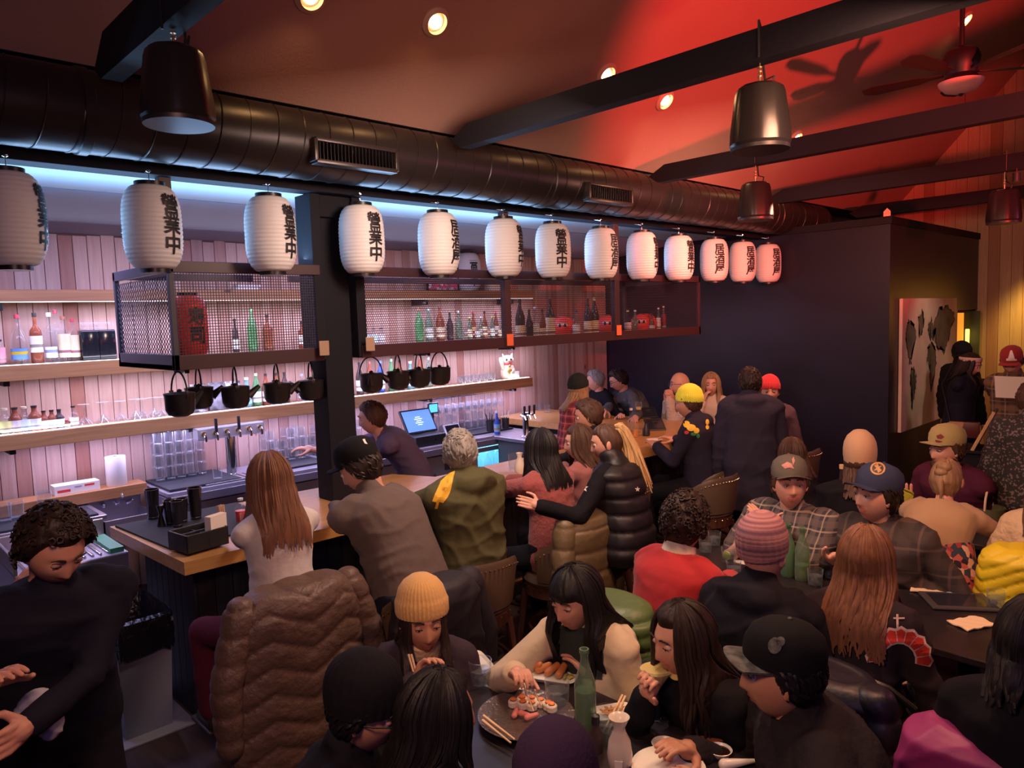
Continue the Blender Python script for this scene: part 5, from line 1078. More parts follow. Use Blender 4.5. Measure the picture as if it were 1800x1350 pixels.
def beanie(mb, h=.085, fold=True, ribs=40, r=.103, peak=0.):
    rf = lambda a, z: 1 + .018 * math.cos(a * ribs)
    if fold: pr = [(r * .92, .040), (r * 1.02, .036), (r * 1.06, .048), (r * 1.06, .085), (r * 1.02, .094), (r * 1.00, .098), (r * .97, .108), (r * .88, .108 + h * .30), (r * .68, .108 + h * .58), (r * .36, .108 + h * .80), (.012, .108 + h * .87 + peak)]
    else: pr = [(r * .92, .034), (r * 1.01, .030), (r * 1.05, .06), (r * 1.05, .10), (r * .99, .10 + h * .32), (r * .82, .10 + h * .62), (r * .48, .10 + h * .88), (.012, .10 + h * .98 + peak)]
    M = Matrix.Translation((-.006, 0, -.012)) @ Matrix.Rotation(-.16, 4, 'Y') @ Matrix.Diagonal((1.02, .87, 1, 1)).to_4x4(); return mb.lathe(pr, ribs * 4 if ribs else 32, M=M, rfun=rf if ribs else None)
CAPM = Matrix.Translation((-.003, 0, .006)) @ Matrix.Rotation(-.14, 4, 'Y')
def capdome(mb):
    pr = [(.096, .030), (.100, .030), (.104, .05), (.103, .085), (.090, .118), (.06, .141), (.02, .151), (.006, .152)]
    return mb.lathe(pr, 32, M=CAPM @ Matrix.Diagonal((1.06, .86, 1, 1)).to_4x4())
def brim(mb, flat=False):
    vs = []; fs = []; N = 13; 
    for j, fr in enumerate((0, .5, 1)):
        for k in range(N):
            a = -1.15 + 2.3 * k / (N - 1); x0 = .098 * math.cos(a); y0 = .082 * math.sin(a); x1 = .158 * math.cos(a * .62) + .0; y1 = .084 * math.sin(a * 1.05)
            x = x0 + (x1 - x0) * fr; y = y0 + (y1 - y0) * fr; z = .038 - .004 * fr - (0.8 if flat else 2.0) * y * y; vs.append(CAPM @ Vector((x, y, z)))
    n1 = len(vs); vs += [v + Vector((0, 0, -.004)) for v in vs]
    for j in range(2):
        for k in range(N - 1): a = j * N + k; fs.append((a, a + N, a + N + 1, a + 1)); fs.append((a + n1, a + 1 + n1, a + N + 1 + n1, a + N + n1))
    for k in range(N - 1): a = 2 * N + k; fs.append((a, a + n1, a + n1 + 1, a + 1))
    return mb.add(vs, fs)

PEOPLE = []
def person(label, head, yaw, pose='sit', lean=8, roll=0, hyaw=0, hpitch=0, hroll=0, s=1.0, sk='light', fem=False,
           hair=('short', 'dark'), hat=None, top=None, topk='shirt', legs=None, sleeve='long', L=None, R=None, handL='relaxed', handR='relaxed', palmL=(0, 0, -1), palmR=(0, 0, -1),
           near=False, face=True, glasses=None, girth=1.0, seat=None, skirt=None, beard=None, hood=False, floor=0.0, collar=None, legspread=.12, shoes=True, elbow_out=.5, sleeves_m=None, curtain=None, scarf=None, vest=None):
    """one figure. head = (x, y, z) of the top of the skull in the room; everything else in the figure's own frame, facing +x"""
    ya = math.radians(yaw); Rz = Matrix.Rotation(ya, 3, 'Z'); S = s
    th = math.radians(lean)
    tors = .50 * S; hz = .118 * S
    # spine built down from the head
    def spine(u): return Vector((math.sin(th * (0.45 + .55 * u)) * u * tors, 0, math.cos(th * (.45 + .55 * u)) * u * tors))
    neck0 = spine(1.0); neckdir = Vector((math.sin(th * 1.15 + .15), 0, math.cos(th * 1.15 + .15)))
    hc = neck0 + neckdir * (.082 * S) + Vector((.018, 0, .048)) * S
    Hm = Matrix.Rotation(math.radians(hyaw), 3, 'Z') @ Matrix.Rotation(math.radians(hpitch), 3, 'Y') @ Matrix.Rotation(math.radians(hroll), 3, 'X')
    hs = S * .98
    topv = hc + Hm @ Vector((0, 0, .118 * hs))
    hx, hy, hzz = head
    pel = Vector((0, 0, hzz - topv.z))                 # pelvis height above the floor
    off = Rz @ Vector((topv.x, topv.y, 0))
    base = Vector((hx - off.x, hy - off.y, floor)); pel.z -= floor
    root = thing('person', label, 'person', base, ya)
    P = lambda v: pel + v
    rng = random.Random(len(PEOPLE) * 13 + 5)
    sh = [P(neck0 + Vector((-.005, sd * .165 * S * (1.0 if not fem else .9) * (1 + (girth - 1) * .5), -.070 * S))) for sd in (1, -1)]
    ul, fl = .285 * S, .25 * S
    hands = []; elb = []
    for k, (tg, sd) in enumerate(((L, 1), (R, -1))):
        if tg and tg[0] == 'h': tg = P(hc) + Vector(tg[1]) * S
        if tg is None: tg = (.18, .20 * sd, pel.z + .02 + .0) if pose != 'sit' else (.30, .13 * sd, pel.z + .12)
        if pose == 'stand' and (L if k == 0 else R) is None: tg = (.06, .26 * sd, pel.z - .10 * S)
        e, w = ik(sh[k], Vector(tg), ul, fl, (-.25, sd * elbow_out, -.9)); elb.append(e); hands.append(w)
    # legs
    hip = [P(Vector((0, sd * .09 * S, -.03))) for sd in (1, -1)]; knees = []; ank = []
    for k, sd in enumerate((1, -1)):
        if pose == 'sit':
            kn = hip[k] + Vector((.42 * S, sd * legspread, .0 if pel.z < .7 else -.06)); fz = .09 if pel.z < .75 else max(.09, pel.z - .50); an = Vector((kn.x - .05, kn.y, max(fz, kn.z - .43 * S)))
        else:
            an = Vector((.0 + .10 * (k - .5) * (.6), sd * .11, .085)); kn, an = ik(hip[k], an, .44 * S, .44 * S, (1, 0, 0))
        knees.append(kn); ank.append(an)
    g = girth
    def torso(mb, inf=0., z0=-.10, upto=1.0, fat=0.):
        rings = []
        W = [(-.10, .150, .105), (-.02, .172, .118), (.10, .160 if not fem else .150, .115 + fat), (.24, .150 if not fem else .128, .108 + fat), (.36, .162 if not fem else .148, .115), (.415, .172 if not fem else .152, .110), (.455, .150, .092), (.485, .105, .074), (.510, .070, .060)]
        for u, wy, dx in W:
            if u < z0: continue
            uu = u / .50; c = P(spine(uu) if uu > 0 else Vector((0, 0, u * S))); c.x += -.008 * S + (.008 if .3 < u < .45 else 0)
            rings.append((c, (wy * g + inf) * S, (dx * g + inf) * S, th * max(0, min(1, uu))))
        c, wy, dx, tl = rings[-1]; rings.append((c + Vector((0, 0, inf * .5)), wy * .7, dx * .7, tl))
        return mb.loft(rings)
    def arms(mb, inf=0., frac=1.0, only=None):
        for k in (0, 1):
            if only is not None and k != only: continue
            mb.cap(sh[k] + Vector((-.01, (-.055 if k == 0 else .055) * S, .030 * S)), sh[k], .052 * S * g + inf, .052 * S * g + inf); mb.cap(sh[k], elb[k], .048 * S * g + inf, .040 * S + inf)
            if frac >= 1: mb.cap(elb[k], hands[k] + (elb[k] - hands[k]).normalized() * (.012 if inf else 0), .040 * S + inf, (.027 if not inf else .030) * S + inf)
    # body: one skin figure
    mb = MB(); torso(mb, -.012 if top is not None else 0); arms(mb, -.010 if sleeve == 'long' and top is not None else -.003)
    mb.cap(P(neck0 + Vector((0, 0, -.05)) * S), P(hc + Hm @ Vector((-.022, 0, -.075)) * S), .058 * S * (.86 if fem else 1), .050 * S * (.86 if fem else 1))
    for k in (0, 1): mb.cap(hip[k], knees[k], .082 * S, .055 * S); mb.cap(knees[k], ank[k], .054 * S, .036 * S); mb.cap(ank[k] + Vector((-.02, 0, -.045)), ank[k] + Vector((.11, 0, -.055)), .034, .028)
    hm, lips = HEADS[fem]; skm = skin(sk); lm = lipm(sk); body_name = 'body'
    HM = Hm.copy(); hc_p = P(hc)
    hd = {}
    for k, (pose_h, pn, sd) in enumerate(((handL, palmL, 1), (handR, palmR, -1))):
        u = (hands[k] - elb[k]).normalized(); n = Vector(pn); n = -(n - u * n.dot(u)); n = n.normalized() if n.length > .05 else u.orthogonal().normalized()
        w = n.cross(u); hd[k] = (Matrix((u, w, n)).transposed(), hands[k], sd, pose_h)
    def post(me):
        nv = len(me.vertices); v = np.empty(nv * 3, np.float32); me.vertices.foreach_get('co', v); vs = [v.reshape(-1, 3)]; fs = [tuple(p.vertices) for p in me.polygons]; o = nv; nb = len(fs)
        hv = np.array([tuple(p) for p in hm.v], np.float32) * hs; hv = hv @ np.array(HM, np.float32).T + np.array(hc_p, np.float32); vs.append(hv); fs += [tuple(i + o for i in f) for f in hm.f]; o += len(hv)
        for k in (0, 1):
            Mh, wp, sd, ph = hd[k]; a, f = HANDS[ph]; a = a.copy() * (S * (.90 if fem else 1.0))
            a[:, 1] *= -sd; flip_ = (-sd) < 0
            a = a @ np.array(Mh, np.float32).T + np.array(wp, np.float32); vs.append(a); fs += [tuple(i + o for i in (q[::-1] if flip_ else q)) for q in f]; o += len(a)
        allv = np.concatenate(vs); me.clear_geometry(); me.from_pydata(allv.tolist(), [], fs); me.materials.append(lm)
        mi = np.zeros(len(fs), np.int32)
        for i in lips: mi[nb + i] = 1
        me.polygons.foreach_set('material_index', mi); me.update()
    body = mesh_raw(mb, 'body', skm, .013 if near else .018, 3, post, root)
    # clothing
    seed = rng.uniform(0, 6)
    if legs is not None:
        mb = MB(); 
        W = [(-.11, .155, .11), (-.02, .178, .124), (.08, .166, .118)]
        mb.loft([(P(Vector((-.006, 0, u * S))), wy * g * S + .008, dx * g * S + .008, 0) for u, wy, dx in W])
        for k in (0, 1): mb.cap(hip[k], knees[k], .092 * S * g, .066 * S); mb.cap(knees[k], ank[k] + (knees[k] - ank[k]).normalized() * .02, .066 * S, .056 * S)
        mesh_raw(mb, 'trousers', legs, .018, 3, fold_post(.005, 8, seed), root)
    if skirt is not None:
        mb = MB(); mb.loft([(P(Vector((.20, 0, -.16))), .25, .34, 0), (P(Vector((.08, 0, -.05))), .24, .27, 0), (P(spine(.2)), .205 * g, .165, th * .2), (P(spine(.40)), .185 * g, .150, th * .4), (P(spine(.62)), .160 * g, .135, th * .6)])
        mesh_raw(mb, 'skirt', skirt, .018, 3, fold_post(.006, 10, seed), root)
    if top is not None:
        inf = {'shirt': .013, 'tight': .007, 'sweater': .020, 'coat': .026, 'puffer': .036, 'hoodie': .024, 'long_coat': .030, 'vest': .012}[topk]
        mb = MB(); torso(mb, inf); arms(mb, inf * .85, 1.0)
        if sleeve == 'short':
            mb = MB(); torso(mb, inf)
            for k in (0, 1): mb.cap(sh[k] + Vector((0, (-.03 if k == 0 else .03), .012)), sh[k], .078 * g * S, .076 * g * S); mb.cap(sh[k], sh[k].lerp(elb[k], .78), .072 * g * S, .070 * S)
        if topk == 'long_coat': mb.loft([(P(Vector((0, 0, -.38))), .24, .19, 0), (P(Vector((0, 0, -.2))), .225, .175, 0), (P(Vector((0, 0, .02))), .20, .155, 0), (P(Vector((0, 0, .15))), .18, .14, 0)])
        if topk in ('coat', 'hoodie', 'long_coat', 'puffer'): mb.cap(P(neck0 + Vector((-.01, 0, -.03)) * S), P(neck0 + neckdir * .035 * S + Vector((-.012, 0, 0))), .080 * S, .074 * S)
        elif topk in ('shirt',): mb.cap(P(neck0 + Vector((-.006, 0, -.03)) * S), P(neck0 + neckdir * .022 * S), .068 * S, .062 * S)
        if hood: mb.ell(P(neck0 + Vector((-.085, 0, -.005)) * S), (.075 * S, .125 * S, .060 * S), Matrix.Rotation(-.5, 3, 'Y')); mb.ell(P(neck0 + Vector((-.045, 0, .025)) * S), (.085 * S, .110 * S, .035 * S), Matrix.Rotation(-.35, 3, 'Y'))
        q = {'puffer': (.085, .012)}.get(topk)
        amp = {'shirt': .0085, 'tight': .0045, 'sweater': .0065, 'coat': .0095, 'puffer': .004, 'hoodie': .0090, 'long_coat': .009, 'vest': .003}[topk]
        nm = {'shirt': 'shirt', 'tight': 'top', 'sweater': 'sweater', 'coat': 'jacket', 'puffer': 'puffer_jacket', 'hoodie': 'hooded_top', 'long_coat': 'coat', 'vest': 'vest'}[topk]
        mesh_raw(mb, nm, top, .013 if near else .017, 2, fold_post(amp, 9 if near else 10, seed, q[0] if q else None, q[1] if q else .0), root)
    if vest is not None:
        mb = MB(); torso(mb, .040)
        mb.cap(P(neck0 + Vector((-.01, 0, -.03)) * S), P(neck0 + neckdir * .045 * S), .084 * S, .080 * S)
        mesh_raw(mb, 'vest', vest, .014, 2, fold_post(.004, 9, seed, .10, .014), root)
    if collar is not None:
        MB().lathe([(.066, 0), (.083, .0), (.074, .05), (.062, .05)], 24, M=Matrix.Translation(P(neck0 + Vector((-.002, 0, -.005)) * S)) @ Matrix.Rotation(th + .15, 4, 'Y')).obj('collar', collar, root)
    if scarf is not None:
        MB().lathe([(.060, -.02), (.082, -.03), (.085, .02), (.080, .075), (.066, .080), (.060, .05)], 28, M=Matrix.Translation(P(neck0 + Vector((.004, 0, -.0)) * S)) @ Matrix.Rotation(th + .2, 4, 'Y'), rfun=lambda a, z: 1 + .03 * math.sin(a * 3 + z * 40)).obj('neck_warmer', scarf, root)
    if shoes:
        for k in (0, 1):
            a = ank[k]; MB().cbox((a.x - .07, a.y - .045, a.z - .088), (a.x + .18, a.y + .045, a.z - .065), .008).cap((a.x - .03, a.y, a.z - .035), (a.x + .12, a.y, a.z - .050), .044, .034, 12).obj('shoe', mat('dark_leather_shoe', (.03, .018, .015), .45), root)
    # head parts share the head frame
    HMf = Matrix.Translation(hc_p) @ Hm.to_4x4() @ Matrix.Diagonal((hs, hs, hs, 1))
    def hp(mb_, name, m, sm=True): return link(name, mb_.mesh(name, m, sm, 50), root, M=HMf)
    if face:
        for sd in (-1, 1):
            EM = HMf @ Matrix.Translation((.0765, sd * .031, .0085)) @ Matrix.Rotation(.10, 4, 'Y'); e = link('eye', EYE_ME, root, M=EM); link('iris', IRIS_ME, e); link('eyelid', LIDS[sk], root, M=EM)
            hp(MB().tube([(.0885, sd * .019, .0085), (.0905, sd * .031, .0105), (.0850, sd * .0445, .0085)], .0014, 5), 'lashes', mat('lash', (.015, .01, .01), .6))
            hp(MB().tube([(.095, sd * .014, .034), (.0945, sd * .030, .040), (.084, sd * .050, .034)], .0032, 6, rs=[.0028, .0036, .0018]), 'eyebrow', hairmat(hair[1] if hair and hair[0] != 'bald' and hair[1] not in ('blond', 'grey') else 'dark'))
    if hair and hair[0] != 'bald':
        hk, hcx = hair[0], hair[1]; hmx = hairmat(hcx); hl = hair[2] if len(hair) > 2 else .35
        if hk in ('short', 'curly'):
            hp(hair_cap(hk, .014 if hk == 'short' else .026, seed), 'hair', hmx)
            mbk = MB(); r_ = random.Random(int(seed * 9)); nn = 260 if near else 90
            for i in range(nn):
                zz = r_.uniform(-.30, 1); a0 = r_.uniform(0, 2 * PI); cr = math.sqrt(max(0, 1 - zz * zz)); dv = Vector((cr * math.cos(a0), cr * math.sin(a0), zz))
                if dv.x > 0 and zz < -.25 + .85 * min(1, dv.x / .55) + .10: continue
                b0 = head_point(dv) + dv * (.012 if hk == 'short' else .024); t1 = dv.orthogonal().normalized(); t2 = dv.cross(t1)
                if hk == 'curly': pts = [b0 + (t1 * math.cos(q * 1.1 + a0 * 5) + t2 * math.sin(q * 1.1 + a0 * 5)) * .009 + dv * (.0022 * q) for q in range(7)]; mbk.tube(pts, .0042, 5, rs=[.0030, .0045, .0045, .0045, .0042, .0035, .0015])
                else: dn = Vector((-.35 + r_.uniform(-.3, .3), r_.uniform(-.4, .4), -.5 if zz < .6 else .1)); dn = (dn - dv * dn.dot(dv)).normalized(); pts = [b0 + dn * (.010 * q - .01) + dv * (.0035 * math.sin(q)) for q in range(4)]; mbk.tube(pts, .0045, 4, rs=[.003, .0055, .0050, .0012])
            hp(mbk, 'hair_lock', hmx)['kind'] = 'stuff'
        elif hk in ('long', 'longfringe'):
            hp(hair_cap('fringe' if hk == 'longfringe' else 'long', .017, seed, True), 'hair', hmx)
            Hinv = Hm.inverted(); mbk = locks(120 if near else 50, hl, (52, 308) if hk == 'long' else (70, 290), hair[3] if len(hair) > 3 else .006, int(seed * 10), .05, .0092 if near else .014, -.008 if hat else .010)
            # let the locks hang along gravity rather than along the tilted head
            vs2 = []
            for v in mbk.v:
                v = Vector(v); dz = max(0, -.03 - v.z); w = min(1, dz / .12); gv = Hinv @ Vector((0, 0, -1)); vv = Vector((v.x, v.y, v.z)) ; hang = Vector((v.x, v.y, -.03)) + gv * dz if dz > 0 else vv; 
                q = vv.lerp(hang, w); 
                # drape over the back and shoulders
                wq = Hm @ q * hs + hc_p
                zrel = wq.z - pel.z; uu = max(0, min(1, zrel / (tors)))
                if zrel < tors * 1.14:
                    w2 = max(0, min(1, (tors * 1.14 - zrel) / (tors * .30))); w2 = w2 * w2 * (3 - 2 * w2)
                    c = P(spine(uu)); inf = .045 if topk in ('puffer', 'coat') else .022
                    dx = wq.x - c.x; dy = wq.y; A = (.112 * g + inf) * S; B = (.165 * g + inf) * S * (1 if zrel < tors * .86 else 1.05); rr = (dx / A) ** 2 + (dy / B) ** 2
                    if abs(dy) < B * .97:
                        xs = A * math.sqrt(1 - (dy / B) ** 2)
                        if dx < .03 and dx > -xs: wq.x += (c.x - xs - .004 - wq.x) * w2
                        elif dx >= .03 and dx < xs: wq.x += (c.x + xs + .004 - wq.x) * w2
                    q = Hinv @ ((wq - hc_p) / hs)
                vs2.append(q)
            mbk.v = vs2; hp(mbk, 'hair_lock', hmx)['kind'] = 'stuff'
        elif hk == 'pony':
            hp(hair_cap('long', .010, seed, True), 'hair', hmx); mbk = MB(); r_ = random.Random(3)
            for i in range(60):
                a0 = Vector((-.080 + r_.uniform(-.012, .012), r_.uniform(-.034, .034), .095 + r_.uniform(-.012, .012))); pts = [a0]; rs = [.006]; ph = r_.uniform(0, 6); Ls = hl * r_.uniform(.75, 1.08); ox, oy = r_.uniform(-.09, .055), r_.uniform(-.06, .06)
                for k in range(1, 10): t = k / 9; pts.append(Vector((a0.x - .065 * math.sin(min(1, t * 2.2) * 1.5) + ox * t, a0.y + oy * t + .004 * math.sin(ph + 7 * t), a0.z + .03 * math.sin(min(1, t * 3) * PI) - Ls * t ** 1.15))); rs.append(.0135 * (1.1 - .85 * t ** 2))
                mbk.tube(pts, .01, 6, rs=rs)
            hp(mbk, 'ponytail', hairmat('blond'))['kind'] = 'stuff'; hp(MB().lathe([(.016, -.008), (.021, 0), (.016, .008)], 12, M=Matrix.Translation((-.095, 0, .078)) @ Matrix.Rotation(PI / 2 - .5, 4, 'Y')), 'hair_tie', BLKP)
        elif hk == 'bun':
            hp(hair_cap('long', .009, seed, True), 'hair', hmx); hp(MB().ell((-.075, 0, .080), (.034, .040, .030)).ell((-.095, .01, .055), (.025, .034, .025)).tube([(-.08, .0, .05), (-.112, .01, .0), (-.108, .0, -.06), (-.095, .01, -.10)], .014, 8, rs=[.018, .020, .012, .003]), 'hair_bun', hmx)
    if beard: hp(MB().ell((.055, 0, -.085), (.040, .052, .040), None, 16, 10).ell((.02, .055, -.055), (.035, .014, .04), None, 10, 8).ell((.02, -.055, -.055), (.035, .014, .04), None, 10, 8), 'beard', hairmat(beard))
    if glasses:
        mb = MB()
        for sd in (-1, 1): mb.tube([(.104 - .004 * abs(math.cos(a)), sd * .032 + .022 * math.cos(a), .008 + .018 * math.sin(a)) for a in [2 * PI * k / 16 for k in range(16)]], .0022, 5, closed=True); mb.tube([(.10, sd * .053, .012), (.05, sd * .080, .012), (-.01, sd * .083, .008)], .002, 5)
        mb.tube([(.106, -.010, .012), (.106, .010, .012)], .002, 5); hp(mb, 'glasses', mat('glasses_' + glasses, {'black': (.02, .02, .03), 'blue': (.05, .08, .35)}.get(glasses, (.02, .02, .02)), .3))
    if hat:
        hk, hm1 = hat[0], hat[1]; hm2 = hat[2] if len(hat) > 2 else hm1
        if hk == 'beanie': hp(beanie(MB(), .085), 'knit_hat', hm1)
        elif hk == 'tallbeanie': hp(beanie(MB(), .12, False, 0), 'knit_hat', hm1)
        elif hk == 'slouch': hp(beanie(MB(), .10, False, 24, .106), 'knit_hat', hm1)
        elif hk in ('cap', 'flatcap'):
            c_ = hp(capdome(MB()), 'cap_crown', hm1); hp(brim(MB(), hk == 'flatcap'), 'cap_brim', hm2); hp(MB().ell(CAPM @ Vector((0, 0, .153)), (.007, .007, .004), nu=8, nv=6), 'cap_button', hm2)
    PEOPLE.append(root)
    info = dict(root=root, pel=pel, sh=sh, elb=elb, hands=hands, hd=hd, HMf=HMf, base=base, yaw=ya, hc=hc_p, knees=knees, P=P, spine=spine, tors=tors, S=S, hp=hp, th=th, hip=hip)
    return info
def to_local(info_yaw, base, w):
    v = Vector(w) - base; return Matrix.Rotation(-info_yaw, 3, 'Z') @ v
# ================================================================== STOOLS, CHAIRS, TABLES
leather = mat('olive_brown_leather', (.10, .065, .04), .38, bump=(40, .15, .003)); darkw = wood('dark_stool_wood', (.10, .035, .022), (.05, .018, .012), 'Z', False)
nail_me = MB().ell((0, 0, 0), (.0055, .0055, .0055), nu=8, nv=5).mesh('nail', mat('nail_brass', (.75, .58, .38), .25, 1))
def stool(x, y, h, yaw, label, leather_m=None, back=True):
    """round-backed bar stool; the back is on local -x"""
    lm_ = leather_m or leather
    t = thing('bar_stool', label, 'stool', (x, y, 0), math.radians(yaw), 'leather bar stools with nailhead trim')
    for sx in (-1, 1):
        for sy in (-1, 1): MB().tube([(sx * .20, sy * .19, 0), (sx * .15, sy * .145, h - .10)], .02, 8, rs=[.018, .024]).obj('leg', darkw, t)
    MB().tube([(.19 * math.cos(a), .185 * math.sin(a), .27) for a in [2 * PI * k / 24 for k in range(24)]], .013, 8, closed=True).obj('foot_ring', darkw, t)
    MB().lathe([(.20, h - .12), (.215, h - .11), (.215, h - .045), (.20, h - .04)], 28).obj('apron', darkw, t)
    MB().lathe([(.205, h - .045), (.222, h - .02), (.20, h + .015), (.10, h + .03), (.005, h + .032)], 28).obj('seat', lm_, t)
    if back:
        mb = MB(); N = 20
        for (r, z) in ((.205, h + .0), (.235, h + .0), (.265, h + .26), (.255, h + .285), (.232, h + .26)):
            for k in range(N): a = PI - 1.35 + 2.7 * k / (N - 1); zz = z - (.10 * (abs(k - (N - 1) / 2) / ((N - 1) / 2)) ** 3 if z > h + .1 else 0); mb.v.append((r * math.cos(a), r * math.sin(a), zz))
        for j in range(5):
            for k in range(N - 1): a = j * N + k; b = ((j + 1) % 5) * N + k; mb.f.append((a, a + 1, b + 1, b))
        mb.f.append(tuple(j * N for j in range(5))); mb.f.append(tuple((4 - j) * N + N - 1 for j in range(5)))
        bk = mb.obj('back_rest', lm_, t)
        for k in range(26): a = PI - 1.3 + 2.6 * k / 25; kk = abs(k - 12.5) / 12.5; link('nail', nail_me, bk, (.267 * math.cos(a), .267 * math.sin(a), h + .245 - .095 * kk ** 3))
    for k in range(24): a = 2 * PI * k / 24; link('nail', nail_me, t, (.217 * math.cos(a), .217 * math.sin(a), h - .055))
    return t
def chair(x, y, yaw, label, m=BLACKM, h=.455):
    """steel cafe chair with a bent hoop back on local -x"""
    t = thing('metal_chair', label, 'chair', (x, y, 0), math.radians(yaw), 'black steel dining chairs')
    MB().cbox((-.19, -.19, h - .02), (.20, .19, h), .012).obj('seat', m, t)
    for sx in (-1, 1):
        for sy in (-1, 1): MB().tube([(sx * .22, sy * .20, 0), (sx * .17, sy * .165, h - .02)], .013, 8).obj('leg', m, t)
    MB().tube([(-.17, -.19, h - .02), (-.20, -.20, h + .22), (-.22, -.17, h + .34), (-.235, -.09, h + .395), (-.24, 0, h + .41), (-.235, .09, h + .395), (-.22, .17, h + .34), (-.20, .20, h + .22), (-.17, .19, h - .02)], .013, 8).obj('back_hoop', m, t)
    MB().cbox((-.228, -.05, h), (-.214, .05, h + .40), .004, Matrix.Rotation(-.05, 4, 'Y')).obj('back_splat', m, t)
    return t
tabm = mat('dark_table_top', (.014, .011, .015), .30, var=(6, (.026, .019, .022)))
def table(x0, x1, y0, y1, z, label):
    t = thing('dining_table', label, 'table', ((x0 + x1) / 2, (y0 + y1) / 2, 0)); a, b = (x1 - x0) / 2, (y1 - y0) / 2
    MB().cbox((-a, -b, z - .035), (a, b, z), .006).obj('table_top', tabm, t, False)
    for s in (-1, 1):
        MB().cbox((s * a * .62 - .04, -.04, .02), (s * a * .62 + .04, .04, z - .035), .005).obj('pedestal', BLACKM, t, False); MB().cbox((s * a * .62 - .05, -b * .8, 0), (s * a * .62 + .05, b * .8, .022), .006).obj('foot', BLACKM, t, False)
    return t
TZ = .78
table(-2.22, -.80, 1.40, 2.07, TZ, 'black dining table at the front with sushi, sake and glasses')
table(-2.45, -.55, 3.36, 4.02, .75, 'black dining table in mid room with green bottles and a tablet')
table(-2.3, -.5, 5.02, 5.58, .75, 'dark dining table by the black box wall, with a bucket and wine glass')

def wpt(info, w): return w
# ================================================================== PEOPLE
def B(px, py, z=1.03): return ('w', onz(px, py, z))
def WP(p): return ('w', p)
def person_w(label, head, yaw, L=None, R=None, lean=8, s=1.0, pose='sit', fem=False, hyaw=0, hpitch=0, hroll=0, **k):
    """as person(), with hand targets given as points of the room"""
    ya = math.radians(yaw); S = s; th = math.radians(lean); tors = .50 * S
    n0 = Vector((math.sin(th) * tors, 0, math.cos(th) * tors)); nd_ = Vector((math.sin(th * 1.15 + .15), 0, math.cos(th * 1.15 + .15)))
    hc = n0 + nd_ * (.082 * S) + Vector((.018, 0, .048)) * S
    Hm = Matrix.Rotation(math.radians(hyaw), 3, 'Z') @ Matrix.Rotation(math.radians(hpitch), 3, 'Y') @ Matrix.Rotation(math.radians(hroll), 3, 'X')
    topv = hc + Hm @ Vector((0, 0, .118 * S * .98)); off = Matrix.Rotation(ya, 3, 'Z') @ Vector((topv.x, topv.y, 0)); base = Vector((head[0] - off.x, head[1] - off.y, 0))
    def cv(t): return to_local(ya, base, t[1]) if (t and t[0] == 'w') else t
    return person(label, head, yaw, L=cv(L), R=cv(R), lean=lean, s=s, pose=pose, fem=fem, hyaw=hyaw, hpitch=hpitch, hroll=hroll, **k)

C = cloth
blackc = C('black_fabric', (.006, .0055, .009)); navyc = C('navy_fabric', (.010, .011, .024)); jeans = C('blue_jeans', (.05, .07, .12), .3, 30); dk = C('charcoal_fabric', (.014, .012, .017))
P_ = {}
# --- at the bar
P_['white'] = person_w('woman with very long brown hair and a tight white top seated at the bar end', onx(470, 800, -3.30), 180, lean=3, s=1.08, fem=True, hyaw=-8, hpitch=8, sk='fair', hair=('long', 'chestnut', .27), top=C('white_knit', (.62, .58, .55), .25, 14), topk='tight', legs=C('wine_trousers', (.10, .015, .03)), L=B(432, 935), R=WP(Vector((-3.95, 1.95, 1.03))), near=True, face=False, girth=.96)
P_['capman'] = person_w('man in a black cap and grey-brown shirt hunched over the bar beside the post', onx(613, 785, -3.35), 192, lean=26, s=1.12, hyaw=24, hpitch=26, sk='light', hair=('short', 'dark'), hat=('cap', C('black_cap_cloth', (.006, .006, .008))), top=C('grey_brown_shirt', (.115, .085, .075), .5, 7), topk='shirt', legs=navyc, L=B(575, 870), R=WP(Vector((-4.1, 2.55, 1.03))), near=True, girth=1.18, beard=None)
P_['olive'] = person_w('grey-haired man in an olive jacket with a yellow lightning bolt on its back', onx(806, 757, -3.25), 176, lean=0, s=1.12, hyaw=-28, hpitch=8, sk='light', hair=('short', 'grey'), top=C('olive_jacket_cloth', (.085, .080, .035), .55, 7), topk='coat', legs=jeans, L=WP(Vector((-3.95, 2.35, 1.03))), R=WP(Vector((-3.95, 2.95, 1.03))), near=True, girth=1.16, hood=True, legspread=.16)
P_['black'] = person_w('woman with thick shoulder-length black hair and a dark pink knitted top', onx(950, 757, -3.22), 178, lean=6, s=1.02, fem=True, hyaw=-10, sk='tan', hair=('long', 'black', .20, .004), top=C('dusty_rose_knit', (.30, .075, .07), .3, 30), topk='sweater', legs=blackc, L=WP(Vector((-3.95, 3.15, 1.03))), R=WP(Vector((-3.95, 3.5, 1.03))), near=True, face=False)
P_['pony'] = person_w('standing woman with long blond ponytail and black puffer vest with white stars', onx(1060, 748, -2.92), 186, pose='stand', lean=10, s=1.0, fem=True, hyaw=38, hpitch=10, sk='fair', hair=('pony', 'brown', .42), top=blackc, topk='sweater', vest=mat('black_puffer_cloth', (.008, .007, .010), .5), legs=blackc, L=WP(onx(948, 890, -2.98)), R=WP(Vector((-3.5, 3.95, 1.1))), handL='flat', palmL=(1, 0, 0), near=True)
P_['brun'] = person_w('brown-haired woman in profile between the black-haired woman and the blond ponytail', onx(1014, 750, -3.38), 190, lean=6, s=1.0, fem=True, hyaw=42, hpitch=4, sk='fair', hair=('long', 'brown', .22), top=C('pink_print_top', (.40, .14, .12)), topk='shirt', legs=blackc, L=B(975, 800), R=WP(Vector((-3.95, 4.0, 1.03))))
